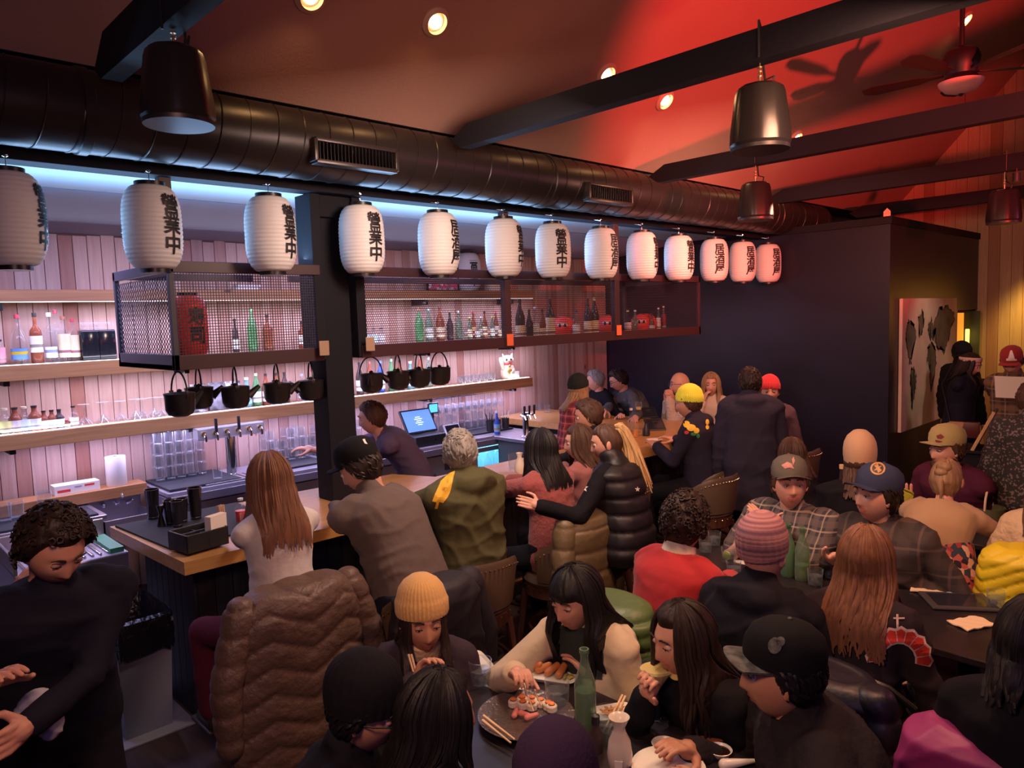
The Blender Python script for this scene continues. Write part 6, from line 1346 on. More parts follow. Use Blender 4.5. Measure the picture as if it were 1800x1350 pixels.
P_['brownman'] = person_w('brown-haired man leaning in behind the two women, only hair and brow showing', onx(1027, 704, -3.60), 190, lean=14, s=1.05, hyaw=30, hpitch=14, sk='light', hair=('short', 'brown'), top=dk, topk='shirt', legs=blackc, L=WP(Vector((-4.05, 4.25, 1.03))), R=WP(Vector((-4.05, 4.6, 1.03))))
P_['beaniered'] = person_w('blond woman in dark knit hat and red checked shirt at the inner bar corner', onx(1018, 664, -4.15 - .5), 60, pose='stand', lean=6, s=.98, fem=True, hyaw=20, sk='fair', hair=('long', 'darkblond', .18), hat=('beanie', C('black_green_knit', (.018, .022, .022), .10, 90)), top=plaid('red_check', (.45, .04, .05), (.05, .02, .03), (.6, .3, .3), 14), topk='coat', legs=blackc, face=False)
P_['greyman'] = person_w('older man in black behind the red checked woman, in profile', ony(1043, 652, 7.05), -110, lean=10, s=1.1, hyaw=-25, hpitch=10, sk='fair', hair=('short', 'grey'), top=blackc, topk='sweater', legs=dk, L=WP(Vector((-5.3, 6.8, 1.03))), R=WP(Vector((-5.7, 6.8, 1.03))))
P_['glassman'] = person_w('dark-haired man with glasses in a grey sweater, arms folded on the far bar', ony(1080, 651, 7.15), -112, lean=26, s=1.16, hyaw=-14, hpitch=22, sk='light', hair=('short', 'dark'), glasses='black', top=C('grey_sweater_knit', (.085, .085, .095), .4, 30), topk='sweater', legs=dk, L=WP(Vector((-5.05, 6.75, 1.04))), R=WP(Vector((-5.45, 6.62, 1.04))), near=True)
P_['bald'] = person_w('bald man with blue glasses and a cream sweater, hands folded at his chin', ony(1193, 655, 7.35), -118, lean=10, s=1.18, hyaw=-10, hpitch=4, sk='fair', hair=('bald', 'dark'), glasses='blue', top=C('cream_knit', (.55, .42, .34), .5, 30), topk='sweater', legs=dk, L=('h', (.125, .03, -.15)), R=('h', (.125, -.03, -.17)), handL='grip', handR='grip', elbow_out=.35, near=True)
P_['yellow'] = person_w('person in bright yellow knit hat and dark hooded top with embroidered roses', onx(1207, 685, -3.55), 200, lean=8, s=1.08, hyaw=10, hpitch=6, sk='light', hair=('short', 'brown'), hat=('beanie', C('neon_yellow_knit', (.78, .80, .06), .10, 90)), top=C('dark_navy_hoodie', (.022, .018, .035)), topk='hoodie', hood=True, legs=blackc, L=WP(Vector((-3.80, 5.38, 1.03))), R=WP(Vector((-3.85, 5.75, 1.03))), face=False, near=True, girth=1.1)
P_['girl'] = person_w('young woman in a cream top looking towards the camera beside the standing man', ony(1250, 657, 7.5), -70, lean=4, s=1.12, fem=True, hyaw=10, hpitch=2, sk='fair', hair=('long', 'darkblond', .18), top=C('cream_top', (.62, .50, .42)), topk='shirt', legs=dk, R=('h', (.12, -.06, -.16)), near=True)
P_['stand'] = person_w('tall man standing in a long dark hooded coat with his back to the camera', onx(1318, 647, -3.02), 122, pose='stand', lean=3, s=1.03, hyaw=8, sk='light', hair=('short', 'dark'), top=C('dark_blue_coat', (.030, .026, .045)), topk='long_coat', hood=True, legs=blackc, face=False, near=True, girth=1.15)
P_['redhat'] = person_w('person in a red knit hat half hidden behind the tall standing man', onx(1353, 667, -3.15), -60, pose='stand', lean=3, s=.98, sk='fair', hair=('short', 'brown'), hat=('beanie', C('red_knit', (.55, .03, .04), .10, 90)), top=C('mauve_coat', (.10, .06, .08)), topk='coat', legs=blackc)
P_['b1395'] = person_w('brown-haired person seated low behind the checked shirt man, face hidden', onz(1390, 772, 1.18), 170, lean=8, s=1.0, fem=True, sk='light', hair=('long', 'brown', .16), top=dk, topk='sweater', legs=blackc, face=False)
# --- by the entrance
P_['blackstand'] = person_w('person all in black standing before the map with a dark knit hat', onz(1693, 606, 1.74), 60, pose='stand', lean=2, s=1.0, sk='light', hair=('short', 'black'), hat=('beanie', blackc), top=blackc, topk='puffer', legs=blackc, face=False)
P_['headband'] = person_w('smiling woman with a pale headband, black coat and crossbody bag', onz(1712, 624, 1.66), -8, pose='stand', lean=6, s=1.02, fem=True, hpitch=18, sk='fair', hair=('long', 'dark', .22), top=navyc, topk='coat', legs=blackc, R=WP(onz(1752, 680, 1.22)), L=WP(onz(1765, 675, 1.25)), near=True)
P_['redcap'] = person_w('man in a crimson cap with a white letter and checked jacket reading a menu', onz(1776, 618, 1.76), -92, pose='stand', lean=4, s=1.0, hpitch=30, sk='light', hair=('short', 'brown'), hat=('cap', C('crimson_cap', (.28, .02, .025))), top=plaid('dark_tan_check', (.05, .035, .03), (.16, .09, .05), (.3, .2, .12), 9), topk='coat', legs=blackc, L=WP(onz(1788, 690, 1.30)), R=WP(onz(1760, 700, 1.25)), near=True)
P_['hound'] = person_w('person in a dark diamond-patterned coat at the right edge by the host stand', onz(1815, 672, 1.68), 100, pose='stand', lean=2, s=1.0, sk='light', hair=('short', 'brown'), top=spots('diamond_knit', [(.02, .018, .022), (.02, .018, .022), (.025, .02, .02), (.16, .12, .12)], 90), topk='coat', legs=jeans, face=False)
# --- far dining table
P_['maroon'] = person_w('bearded man in a tan cap and dark maroon sweater facing the camera', onz(1662, 756, 1.37), -112, lean=14, s=1.14, hyaw=-8, hpitch=4, sk='fair', hair=('short', 'brown'), beard='brown', hat=('flatcap', C('tan_cap_cloth', (.42, .34, .14))), top=C('maroon_sweater', (.075, .012, .035)), topk='sweater', legs=dk, L=WP(onz(1762, 855, .80)), R=WP(onz(1620, 870, .80)), near=True, girth=1.15)
P_['bun'] = person_w('blond woman with a knotted bun, beige top and flowered skirt, back to the camera', onz(1665, 808, 1.31), 95, lean=27, s=1.05, fem=True, hpitch=6, sk='fair', hair=('bun', 'darkblond'), top=C('beige_top', (.42, .27, .15), .3, 8), topk='tight', skirt=spots('flower_skirt', [(.02, .015, .02), (.35, .04, .05), (.75, .45, .30), (.03, .05, .08), (.5, .12, .10)], 34), L=WP(Vector((-1.6, 5.12, .79))), R=WP(Vector((-.95, 5.10, .79))), face=False, near=True, girth=1.1)
P_['beige'] = person_w('person in a tall beige knit hat and black coat with back turned', onz(1512, 778, 1.36), 110, lean=8, s=1.06, sk='light', hair=('long', 'brown', .16), hat=('tallbeanie', C('beige_knit', (.58, .36, .22), .08, 90)), top=blackc, topk='coat', legs=blackc, face=False, near=True)
P_['cream'] = person_w('person in cream cable sweater at the right picture edge', onz(1850, 815, 1.34), 100, lean=10, s=1.1, fem=True, sk='light', hair=('long', 'brown', .2), top=C('cream_cable_knit', (.60, .45, .28), .4, 30), topk='sweater', legs=dk, face=False)
# --- middle table
P_['plaid'] = person_w('man in a patterned grey cap and short-sleeved checked shirt, hands joined', onz(1388, 812, 1.33), -92, lean=6, s=1.14, hyaw=38, hpitch=-6, sk='fair', hair=('short', 'brown'), hat=('cap', C('grey_cap_front', (.12, .11, .09)), mat('grey_cap_front', (0,0,0))), top=plaid('grey_check', (.030, .032, .045), (.13, .10, .09), (.42, .33, .24), 13), topk='shirt', sleeve='short', legs=jeans, L=('h', (.17, -.02, -.20)), R=('h', (.17, -.075, -.21)), handL='flat', handR='flat', palmL=(0, -1, 0), palmR=(0, 1, 0), near=True, girth=1.18, elbow_out=1.0)
P_['blue'] = person_w('man in navy cap with a round patch and dark flannel shirt, hand raised', onz(1545, 828, 1.34), -92, lean=8, s=1.18, hyaw=-26, hpitch=-6, sk='fair', hair=('short', 'dark'), hat=('cap', C('navy_cap_cloth', (.035, .045, .095))), top=plaid('brown_flannel', (.035, .028, .03), (.065, .045, .04), (.14, .09, .07), 8), topk='shirt', legs=jeans, R=WP(onz(1462, 985, .86)), L=WP(onz(1590, 1015, .79)), handR='relaxed', palmR=(0, -.2, 1), near=True, girth=1.2, elbow_out=.9)
P_['red'] = person_w('curly dark-haired person in a red rugby shirt with a cream collar, back to the camera', onz(1207, 872, 1.35), 84, lean=12, s=1.08, hyaw=12, hpitch=6, sk='fair', hair=('curly', 'dark'), top=C('red_cotton', (.42, .020, .024), .35, 7), topk='shirt', legs=blackc, collar=mat('cream_collar', (.62, .52, .42), .8), L=WP(onz(1240, 985, .80)), R=WP(onz(1290, 1015, .80)), face=False, near=True, girth=1.05)
P_['pink'] = person_w('person in a pink-grey striped knit hat and dark hooded top, back to the camera', onz(1343, 925, 1.31), 96, lean=8, s=1.06, hyaw=-6, sk='fair', hair=('bald', 'dark'), hat=('slouch', stripes('pink_grey_stripes', (.50, .24, .24), (.16, .08, .12), 2, 70)), top=C('dark_hoodie', (.009, .008, .014)), topk='hoodie', hood=True, legs=blackc, face=False, near=True, girth=1.12)
P_['longhair'] = person_w('woman with long wavy auburn hair and a black top with big red flowers', onz(1523, 930, 1.32), 92, lean=4, s=1.08, fem=True, hyaw=4, sk='fair', hair=('long', 'chestnut', .28, .014), top=C('black_print_cloth', (.030, .022, .028)), topk='shirt', legs=blackc, face=False, near=True)
P_['edge'] = person_w('dark-haired person in black at the right picture edge, seen from behind', onz(1822, 1062, 1.32), 95, lean=4, s=1.05, sk='tan', hair=('long', 'black', .12), top=blackc, topk='sweater', legs=blackc, face=False)
# --- front table
P_['ochre'] = person_w('girl in an ochre ribbed knit hat and cream neck warmer looking down', onz(742, 1036, 1.20), -22, lean=12, s=1.07, fem=True, hyaw=-4, hpitch=4, sk='tan', hair=('long', 'dark', .20), hat=('beanie', C('ochre_knit', (.62, .36, .13), .10, 90)), top=C('dark_plum_coat', (.035, .022, .032)), topk='coat', scarf=C('cream_neck_warmer', (.62, .45, .24), .3, 30), legs=blackc, R=WP(onz(733, 1205, .92)), L=WP(onz(800, 1225, .80)), handR='pinch', palmR=(.6, .3, 0), near=True)
P_['wj'] = person_w('dark-haired woman in a cream jacket reaching over with chopsticks', onz(1003, 1003, 1.22), -82, lean=20, s=1.07, fem=True, hyaw=-8, hpitch=12, sk='light', hair=('longfringe', 'black', .34, .010), top=C('cream_jacket_cloth', (.52, .40, .27), .5, 8), topk='coat', legs=blackc, R=WP(onz(905, 1186, .90)), L=WP(onz(1040, 1190, .80)), handR='pinch', palmR=(0, -.1, -1), near=True, elbow_out=1.1)
P_['sip'] = person_w('woman with long wavy dark hair sipping a pale cocktail', onz(1192, 1066, 1.21), -100, lean=16, s=1.05, fem=True, hyaw=-10, hpitch=6, sk='light', hair=('long', 'dark', .30, .014), top=blackc, topk='shirt', legs=blackc, R=('h', (.130, -.035, -.165)), L=WP(onz(1240, 1240, .80)), handR='grip', palmR=(.9, .2, 0), near=True)
P_['bc'] = person_w('man in a black cap with a grey patterned brim and dark zip jacket', onz(1372, 1112, 1.27), -136, lean=16, s=1.10, hyaw=-4, hpitch=0, sk='tan', hair=('short', 'black'), hat=('cap', mat('black_cap_cloth', (0,0,0)), mat('grey_pattern_brim', (.10, .10, .10), .7, var=(40, (.02, .02, .02)))), top=C('dark_fleece', (.017, .013, .016), .2, 40), topk='hoodie', legs=blackc, near=True, girth=1.2, L=WP(Vector((-1.05, 1.75, .80))), R=WP(Vector((-1.25, 1.95, .80))))
P_['bb'] = person_w('diner in a black knit hat and glasses at the lower left of the front table', onz(655, 1185, 1.22), 42, lean=14, s=1.0, hyaw=-4, hpitch=14, sk='tan', hair=('short', 'black'), glasses='black', hat=('slouch', blackc), top=blackc, topk='hoodie', legs=blackc, L=WP(onz(742, 1290, .98)), R=WP(onz(705, 1290, .86)), near=True)
P_['bh'] = person_w('diner with smooth black hair seen from behind, right of the black knit hat', onz(776, 1186, 1.24), 66, lean=10, s=1.0, fem=True, hpitch=6, sk='tan', hair=('long', 'black', .30), top=blackc, topk='sweater', legs=blackc, face=False, near=True)
P_['purple'] = person_w('diner at the bottom edge whose dark plum hat is all that shows', onz(988, 1318, 1.20), 80, lean=4, s=.98, sk='tan', hair=('short', 'black'), hat=('tallbeanie', C('plum_knit', (.035, .018, .05), .10, 90)), top=blackc, topk='sweater', legs=blackc, face=False, near=True)
# --- staff
P_['server'] = person_w('server with dark curly hair and black shirt at far left, head bowed', onz(108, 912, 1.64), 4, pose='stand', lean=14, s=1.02, hyaw=8, hpitch=32, sk='light', hair=('curly', 'dark'), top=C('black_work_shirt', (.008, .008, .018)), topk='shirt', legs=blackc, L=WP(onx(48, 1275, -2.35)), R=WP(onx(-30, 1210, -2.40)), near=True, face=True, girth=1.15, palmL=(-1, 0, 0))
P_['edgeleft'] = person_w('person in dark clothes cut off by the left picture edge', onx(-70, 900, -3.5), 70, pose='stand', lean=4, s=1.0, sk='light', hair=('short', 'dark'), top=C('plum_brown_shirt', (.12, .05, .06)), topk='shirt', legs=blackc, R=WP(onx(22, 1055, -3.2)), face=False)
P_['bartender'] = person_w('bartender in a dark purple shirt reaching across behind the black post', onx(648, 708, -5.25), 250, pose='stand', lean=30, s=1.15, hyaw=-20, hpitch=10, sk='light', hair=('short', 'brown'), top=C('plum_work_shirt', (.08, .055, .10)), topk='shirt', sleeve='short', legs=blackc, R=WP(onx(548, 790, -5.75)), near=False, L=WP(Vector((-5.9, 3.7, 1.0))))
flush()
# ================================================================== COATS ON CHAIRS, STOOLS
def coat(name, x, y, yaw, zt, zb, w, m, label, quilt=None, qamp=.012, chev=0., sleeves=True, cat='jacket', depth=.13, flare=1.1, seed=1.):
    """garment hung over a chair back: a folded body, shoulders and two empty sleeves"""
    t = thing(name, label, cat, (x, y, 0), math.radians(yaw)); h = zt - zb; mb = MB()
    mb.loft([((-.02, 0, zb), w * .5 * flare, depth * .75, 0), ((-.01, 0, zb + h * .3), w * .5 * (flare * .98), depth * .85, 0), ((0, 0, zb + h * .6), w * .5 * 1.0, depth * .95, 0), ((0, 0, zb + h * .88), w * .46, depth, 0), ((.01, 0, zt - .02), w * .36, depth * .9, 0), ((.01, 0, zt), w * .30, depth * .6, 0)], 32)
    mesh_raw(mb, 'coat_body', m, .010, 2, fold_post(.003 if quilt else .008, 8, seed, quilt, qamp, chev), t)
    if sleeves:
        for sd in (-1, 1):
            mb = MB(); mb.cap((.0, sd * w * .40, zt - .07), (-.03, sd * w * .55, zt - .10 - h * .32), .075, .068); mb.cap((-.03, sd * w * .55, zt - .10 - h * .32), (-.035, sd * w * .55, zt - .08 - h * .66), .066, .055)
            mesh_raw(mb, 'sleeve', m, .013, 3, fold_post(.003 if quilt else .008, 9, seed + sd, quilt and quilt * .9, qamp * .8, 0), t)
    return t
brownp = mat('brown_down_cloth', (.115, .070, .052), .52, bump=(26, .55, .018)); olivep = mat('olive_down_cloth', (.14, .10, .05), .5, bump=(14, .35, .02))
def under(k, dx=0, dy=0, h=None): i = P_[k]; return i['base'].x + dx, i['base'].y + dy, i['pel'].z - .115 * i['S'] if h is None else h
for k, lab, yaw in (('white', 'bar stool under the long-haired woman, hidden by a brown down coat', 180), ('capman', 'bar stool under the man in the black cap, draped in dark cloth', 184), ('olive', 'wood and leather bar stool with nailheads under the grey-haired man', 172), ('black', 'bar stool hidden by the olive puffer coat', 178), ('yellow', 'bar stool with pale nailhead edge under the yellow hat guest', 190), ('brun', 'bar stool under the brown-haired woman in profile', 180), ('brownman', 'bar stool under the brown-haired man', 180)):
    x, y, h = under(k); stool(x + .03, y, h - .01, yaw, lab)
for k, lab in (('greyman', 'bar stool under the older man in black by the dark wall'), ('glassman', 'bar stool under the man in the grey sweater by the dark wall'), ('bald', 'bar stool under the bald man by the dark wall'), ('girl', 'bar stool under the young woman in cream')):
    x, y, h = under(k); stool(x, y, h - .01, -100, lab)
ep = onz(1180, 868, .70); stool(-3.05, 4.98 if False else 4.92, .70, 176, 'empty olive leather bar stool with brass nailheads right of the ponytail woman')
stool(-3.0, 5.9 + .35, .70, 180, 'bar stool just behind the standing man, only its edge showing')
cx, cy, _ = under('white'); coat('down_coat', cx + .24, cy - .05, 180, 1.07, .28, .64, brownp, 'long brown quilted down coat hung over the stool of the long-haired woman', .115, .011, -.45, seed=2.)
cx, cy, _ = under('capman'); coat('dark_coat', cx + .25, cy - .02, 184, .98, .25, .50, mat('plum_black_cloth', (.012, .010, .016), .7, bump=(8, .4, .03)), 'dark coat hung over the stool behind the man in the black cap', seed=3.)
cx, cy, _ = under('black'); coat('puffer_coat', cx + .24, cy + .02, 180, 1.02, .30, .44, olivep, 'olive green puffer coat over the stool of the black-haired woman', .135, .010, 0, seed=4.)
# dining chairs under the seated guests
for k, lab in (('plaid', 'chair with a fur-edged coat under the checked shirt man'), ('blue', 'black chair under the man in the navy cap'), ('red', 'black chair under the person in red'), ('pink', 'black hoop chair under the striped hat person'), ('longhair', 'chair under the long auburn-haired woman'), ('maroon', 'chair under the bearded man in the tan cap'), ('bun', 'black hoop chair under the blond woman in beige'), ('beige', 'chair under the person in the beige hat'),
               ('cream', 'chair at the right edge with a yellow jacket'), ('edge', 'chair under the dark-haired person at the right edge'), ('ochre', 'pale-rimmed hoop chair under the ochre hat girl'), ('wj', 'chair under the cream jacket woman'), ('sip', 'hoop chair under the woman with the cocktail'), ('bc', 'chair under the man in the black cap with grey brim'), ('bb', 'chair under the diner in the black knit hat'), ('bh', 'chair under the black-haired diner'), ('purple', 'chair under the diner in the plum hat'), ('b1395', 'chair under the brown-haired person behind the checked shirt man')):
    i = P_[k]; chair(i['base'].x, i['base'].y, math.degrees(i['yaw']), lab, h=max(.30, i['pel'].z - .115 * i['S']))
ch = chair(-1.02, 2.92, 92, 'empty black hoop chair pushed to the middle table, seen past the flowered top', h=.45)
def behind(k, d=.23): i = P_[k]; v = Vector((-math.cos(i['yaw']), -math.sin(i['yaw']))) * d; return i['base'].x + v.x, i['base'].y + v.y, math.degrees(i['yaw'])
grn = mat('green_down_cloth', (.07, .12, .04), .45, bump=(14, .3, .02)); yel = mat('yellow_jacket_cloth', (.72, .58, .02), .5, bump=(10, .3, .02))
x, y, a = behind('red', .27); coat('green_jacket', x - .02, y - .02, a - 4, .98, .45, .46, grn, 'green quilted jacket on the chair behind the red shirt', .055, .010, 0, seed=5., sleeves=False)
x, y, a = behind('cream', .28); coat('yellow_jacket', x - .10, y + .0, a, .98, .50, .42, yel, 'bright yellow quilted jacket on the chair at the right edge', .06, .009, .6, seed=6., sleeves=False)
x, y, a = behind('longhair', .30); coat('navy_puffer', x - .02, y - .02, a - 10, .90, .35, .50, mat('navy_down_cloth', (.008, .008, .018), .45, bump=(14, .3, .02)), 'navy down jacket over the chair behind the flowered top', .10, .012, 0, seed=7.)
pj = onz(1760, 1215, .92); chair(pj.x + .05, pj.y - .16, 100, 'black hoop chair at lower right holding the purple jacket'); coat('purple_jacket', pj.x + .02, pj.y - .10 - .22 + .0, 100, .93, .55, .46, mat('magenta_cloth', (.30, .03, .16), .5, bump=(9, .3, .02)), 'magenta jacket hung on the chair at lower right', seed=8., sleeves=False)
coat('teal_jacket_hem', pj.x - .14, pj.y - .12 - .22, 100, .60, .40, .26, mat('teal_cloth', (.02, .16, .19), .5), 'teal lower part of a jacket on the chair at lower right', seed=9., sleeves=False)
x, y, a = behind('plaid', .25); coat('fur_coat', x + .30, y + .02, a, .98, .55, .34, mat('brown_fur', (.26, .15, .06), .9, bump=(120, 1., .02), var=(30, (.40, .25, .10))), 'brown fur coat on the chair back left of the navy cap man', seed=10., sleeves=False)
flush()

# ================================================================== PRINTS LYING ON THE CLOTHES
from mathutils.bvhtree import BVHTree
bpy.context.view_layer.update()
def wmat(o):
    m = o.matrix_basis.copy() if o.parent is None else wmat(o.parent) @ o.matrix_basis
    return m
def bvh_of(o):
    M = wmat(o); me = o.data; return BVHTree.FromPolygons([M @ v.co for v in me.vertices], [tuple(p.vertices) for p in me.polygons])
def child(k, name):
    for c in P_[k]['root'].children:
        if c.name.split('.')[0] == name: return c
def patch(k, part, polys, m, name, step=3.0, lift=.003):
    """lay flat outlines on the surface of a garment (outlines aimed once along the sight line, then fixed to the cloth)"""
    o = child(k, part)
    if o is None: print('no part', k, part); return
    bv = bvh_of(o); bm = bmesh.new(); inv = wmat(P_[k]['root']).inverted()
    for poly in polys:
        try: bm.faces.new([bm.verts.new((x, y, 0)) for x, y in poly])
        except ValueError: pass
    xs = [v.co.x for v in bm.verts]; ys = [v.co.y for v in bm.verts]
    bmesh.ops.triangulate(bm, faces=bm.faces[:])
    g = min(xs) + step / 2
    while g < max(xs): bmesh.ops.bisect_plane(bm, geom=bm.verts[:] + bm.edges[:] + bm.faces[:], plane_co=(g, 0, 0), plane_no=(1, 0, 0)); g += step
    g = min(ys) + step / 2
    while g < max(ys): bmesh.ops.bisect_plane(bm, geom=bm.verts[:] + bm.edges[:] + bm.faces[:], plane_co=(0, g, 0), plane_no=(0, 1, 0)); g += step
    dead = []
    for v in bm.verts:
        d = Vector(ray(v.co.x, v.co.y)).normalized(); hit = bv.ray_cast(Vector(CAM), d)
        if hit[0] is None: dead.append(v); continue
        n = hit[1] if hit[1].dot(d) < 0 else -hit[1]; v.co = inv @ (hit[0] + n * lift)
    bmesh.ops.delete(bm, geom=dead, context='VERTS')
    for f in [f for f in bm.faces if max(e.calc_length() for e in f.edges) > .09]: bm.faces.remove(f)
    me = D.meshes.new(name); bm.to_mesh(me); bm.free(); me.materials.append(m); return link(name, me, P_[k]['root'])
def starp(cx, cy, r, n=5, q=.42, ph=-PI / 2): return [(cx + (r if i % 2 == 0 else r * q) * math.cos(ph + PI * i / n), cy + (r if i % 2 == 0 else r * q) * math.sin(ph + PI * i / n)) for i in range(2 * n)]
def disc(cx, cy, rx, ry, n=16, a0=0): return [(cx + rx * math.cos(2 * PI * i / n + a0), cy + ry * math.sin(2 * PI * i / n + a0)) for i in range(n)]
ylw = mat('mustard_print', (.75, .42, .02), .6); wht = mat('white_print_cloth', (.78, .74, .70), .6)
patch('olive', 'jacket', [[(800, 828), (782, 845), (772, 864), (771, 866), (791, 865), (787, 874), (779, 884), (772, 882), (769, 894), (764, 894), (767, 883), (760, 881), (765, 868), (768, 862), (775, 846), (789, 833)]], ylw, 'lightning_bolt')
patch('pony', 'sweater', [starp(1027, 858, 8)], wht, 'star_print', 2); patch('pony', 'vest', [starp(1022, 899, 7)], wht, 'star_print', 2); patch('pony', 'vest', [starp(1120, 860, 5)], wht, 'star_print', 2)
rose = mat('yellow_rose_thread', (.80, .52, .05), .7); leafm = mat('green_leaf_thread', (.05, .28, .08), .7); redm = mat('red_bud_thread', (.65, .05, .06), .7)
patch('yellow', 'hooded_top', [disc(1207, 746, 6, 6), disc(1215, 752, 8, 6), disc(1224, 757, 5, 5)], rose, 'rose_embroidery', 2); patch('yellow', 'hooded_top', [disc(1219, 763, 5, 3), disc(1227, 766, 3, 4)], leafm, 'leaf_embroidery', 2); patch('yellow', 'hooded_top', [disc(1207, 760, 4, 3)], redm, 'bud_embroidery', 2); patch('yellow', 'hooded_top', [disc(1243, 742, 3, 5), disc(1243, 751, 3, 4)], rose, 'sleeve_embroidery', 2)
patch('wj', 'jacket', [[(968, 1098), (1045, 1104), (1062, 1150), (1058, 1195), (990, 1190), (975, 1150)]], mat('dark_green_inner_top', (.018, .026, .022), .85), 'inner_top', 5, .004)
patch('sip', 'shirt', [[(1195, 1205), (1215, 1200), (1205, 1220)]], skin('light'), 'neckline', 4, .003)
# big flowers of the auburn-haired woman's top
def petals(cx, cy, r0, r1, n, a0, a1, w=.42):
    out = []
    for i in range(n):
        a = a0 + (a1 - a0) * (i + .5) / n; da = (a1 - a0) / n * w
        out.append([(cx + r0 * math.cos(a - da), cy + r0 * math.sin(a - da)), (cx + r1 * .92 * math.cos(a - da * 1.1), cy + r1 * .92 * math.sin(a - da * 1.1)), (cx + r1 * math.cos(a), cy + r1 * math.sin(a)), (cx + r1 * .92 * math.cos(a + da * 1.1), cy + r1 * .92 * math.sin(a + da * 1.1)), (cx + r0 * math.cos(a + da), cy + r0 * math.sin(a + da))])
    return out
rf = mat('red_petal_print', (.62, .045, .03), .7); wf = mat('pale_outline_print', (.72, .55, .50), .7); df = mat('dark_centre_print', (.05, .035, .035), .7)
for (cx, cy, r, a0, a1) in ((1580, 1160, 58, -3.2, .2), (1475, 1075, 36, -1.0, 2.2), (1590, 1010, 16, -3.1, 3.1)):
    patch('longhair', 'shirt', petals(cx, cy, r * .50, r * 1.04, 9, a0, a1, .50), wf, 'petal_outline', 5, .0025); patch('longhair', 'shirt', petals(cx, cy, r * .56, r * .96, 9, a0, a1, .42), rf, 'red_petals', 5, .0045)
patch('longhair', 'shirt', [[(1462, 1104), (1475, 1112), (1490, 1118), (1505, 1120), (1505, 1124), (1488, 1123), (1472, 1118), (1460, 1109)], [(1575, 1080), (1579, 1080), (1579, 1108), (1575, 1108)], [(1570, 1085), (1590, 1085), (1590, 1088), (1570, 1088)]], wf, 'outline_print', 5)
# hat emblems
patch('redcap', 'cap_crown', [[(1769, 630), (1772, 630), (1776, 616), (1779, 616), (1784, 631), (1787, 631), (1787, 634), (1779, 634), (1779, 631), (1780.5, 631), (1779.5, 627), (1774.5, 627), (1773.5, 631), (1775, 631), (1775, 634), (1769, 634)]], wht, 'letter_emblem', 2, .002)
patch('blue', 'cap_crown', [disc(1543, 824, 13, 11, 20)], mat('tan_patch', (.55, .32, .13), .6), 'round_patch', 3, .003); patch('blue', 'cap_crown', [disc(1543, 824, 10, 8, 16)], mat('dark_patch', (.06, .05, .06), .6), 'patch_centre', 3, .0045); patch('blue', 'cap_crown', [starp(1543, 824, 8, 6, .35)], mat('tan_patch', (.5, .3, .1)), 'patch_star', 3, .006)
patch('maroon', 'cap_crown', [[(1646, 766), (1654, 763), (1660, 768), (1655, 772), (1648, 771)], [(1644, 773), (1650, 774), (1657, 776), (1652, 778), (1645, 777)]], mat('dark_red_thread', (.20, .03, .03), .7), 'front_emblem', 2, .003)
patch('plaid', 'cap_crown', [[(1374, 818), (1384, 812), (1391, 815), (1396, 824), (1388, 822), (1380, 824)], [(1392, 808), (1395, 803), (1397, 810), (1394, 818)]], mat('salmon_thread', (.55, .25, .22), .7), 'front_emblem', 2, .003)
patch('bc', 'cap_crown', [disc(1362, 1135, 12, 14), disc(1372, 1128, 8, 8)], mat('grey_pattern_brim', (.1, .1, .1)), 'front_emblem', 4, .003)
patch('capman', 'cap_crown', [[(637, 773), (641, 772), (643, 777), (646, 781), (641, 780)]], wht, 'side_emblem', 2, .003)

# ================================================================== THINGS HELD AND ON THE TABLES
stickm = mat('pale_chopstick', (.78, .55, .34), .5); porc = mat('sake_porcelain', (.66, .58, .48), .25)
def sticks(a0, a1, b0, b1, label, r=.0032):
    t = thing('chopsticks', label, 'chopsticks', a0); o = Vector(a0)
    for p, q in ((a0, a1), (b0, b1)): MB().tube([Vector(p) - o, Vector(q) - o], r, 6, rs=[r * 1.3, r * .8]).obj('stick', stickm, t)
    return t
T = TZ
def tt(px, py, z=None): return onz(px, py, T if z is None else z)
sticks(onz(718, 1150, 1.02), onz(736, 1215, .90), onz(723, 1150, 1.02), onz(740, 1213, .90), 'pair of chopsticks held upright by the ochre hat girl')
hw = P_['wj']; sticks(onz(908, 1172, .93), onz(938, 1250, .82), onz(916, 1170, .93), onz(952, 1240, .82), 'chopsticks of the cream jacket woman picking a sushi roll')
sticks(onz(1094, 1222, .80), onz(1060, 1287, .80), onz(1099, 1224, .80), onz(1068, 1289, .80), 'chopsticks lying across the small noodle dish', .0035)
sticks(onz(850, 1258, .83), onz(905, 1300, .815), onz(848, 1266, .83), onz(898, 1306, .815), 'chopsticks over the near rim of the sushi plate', .004)
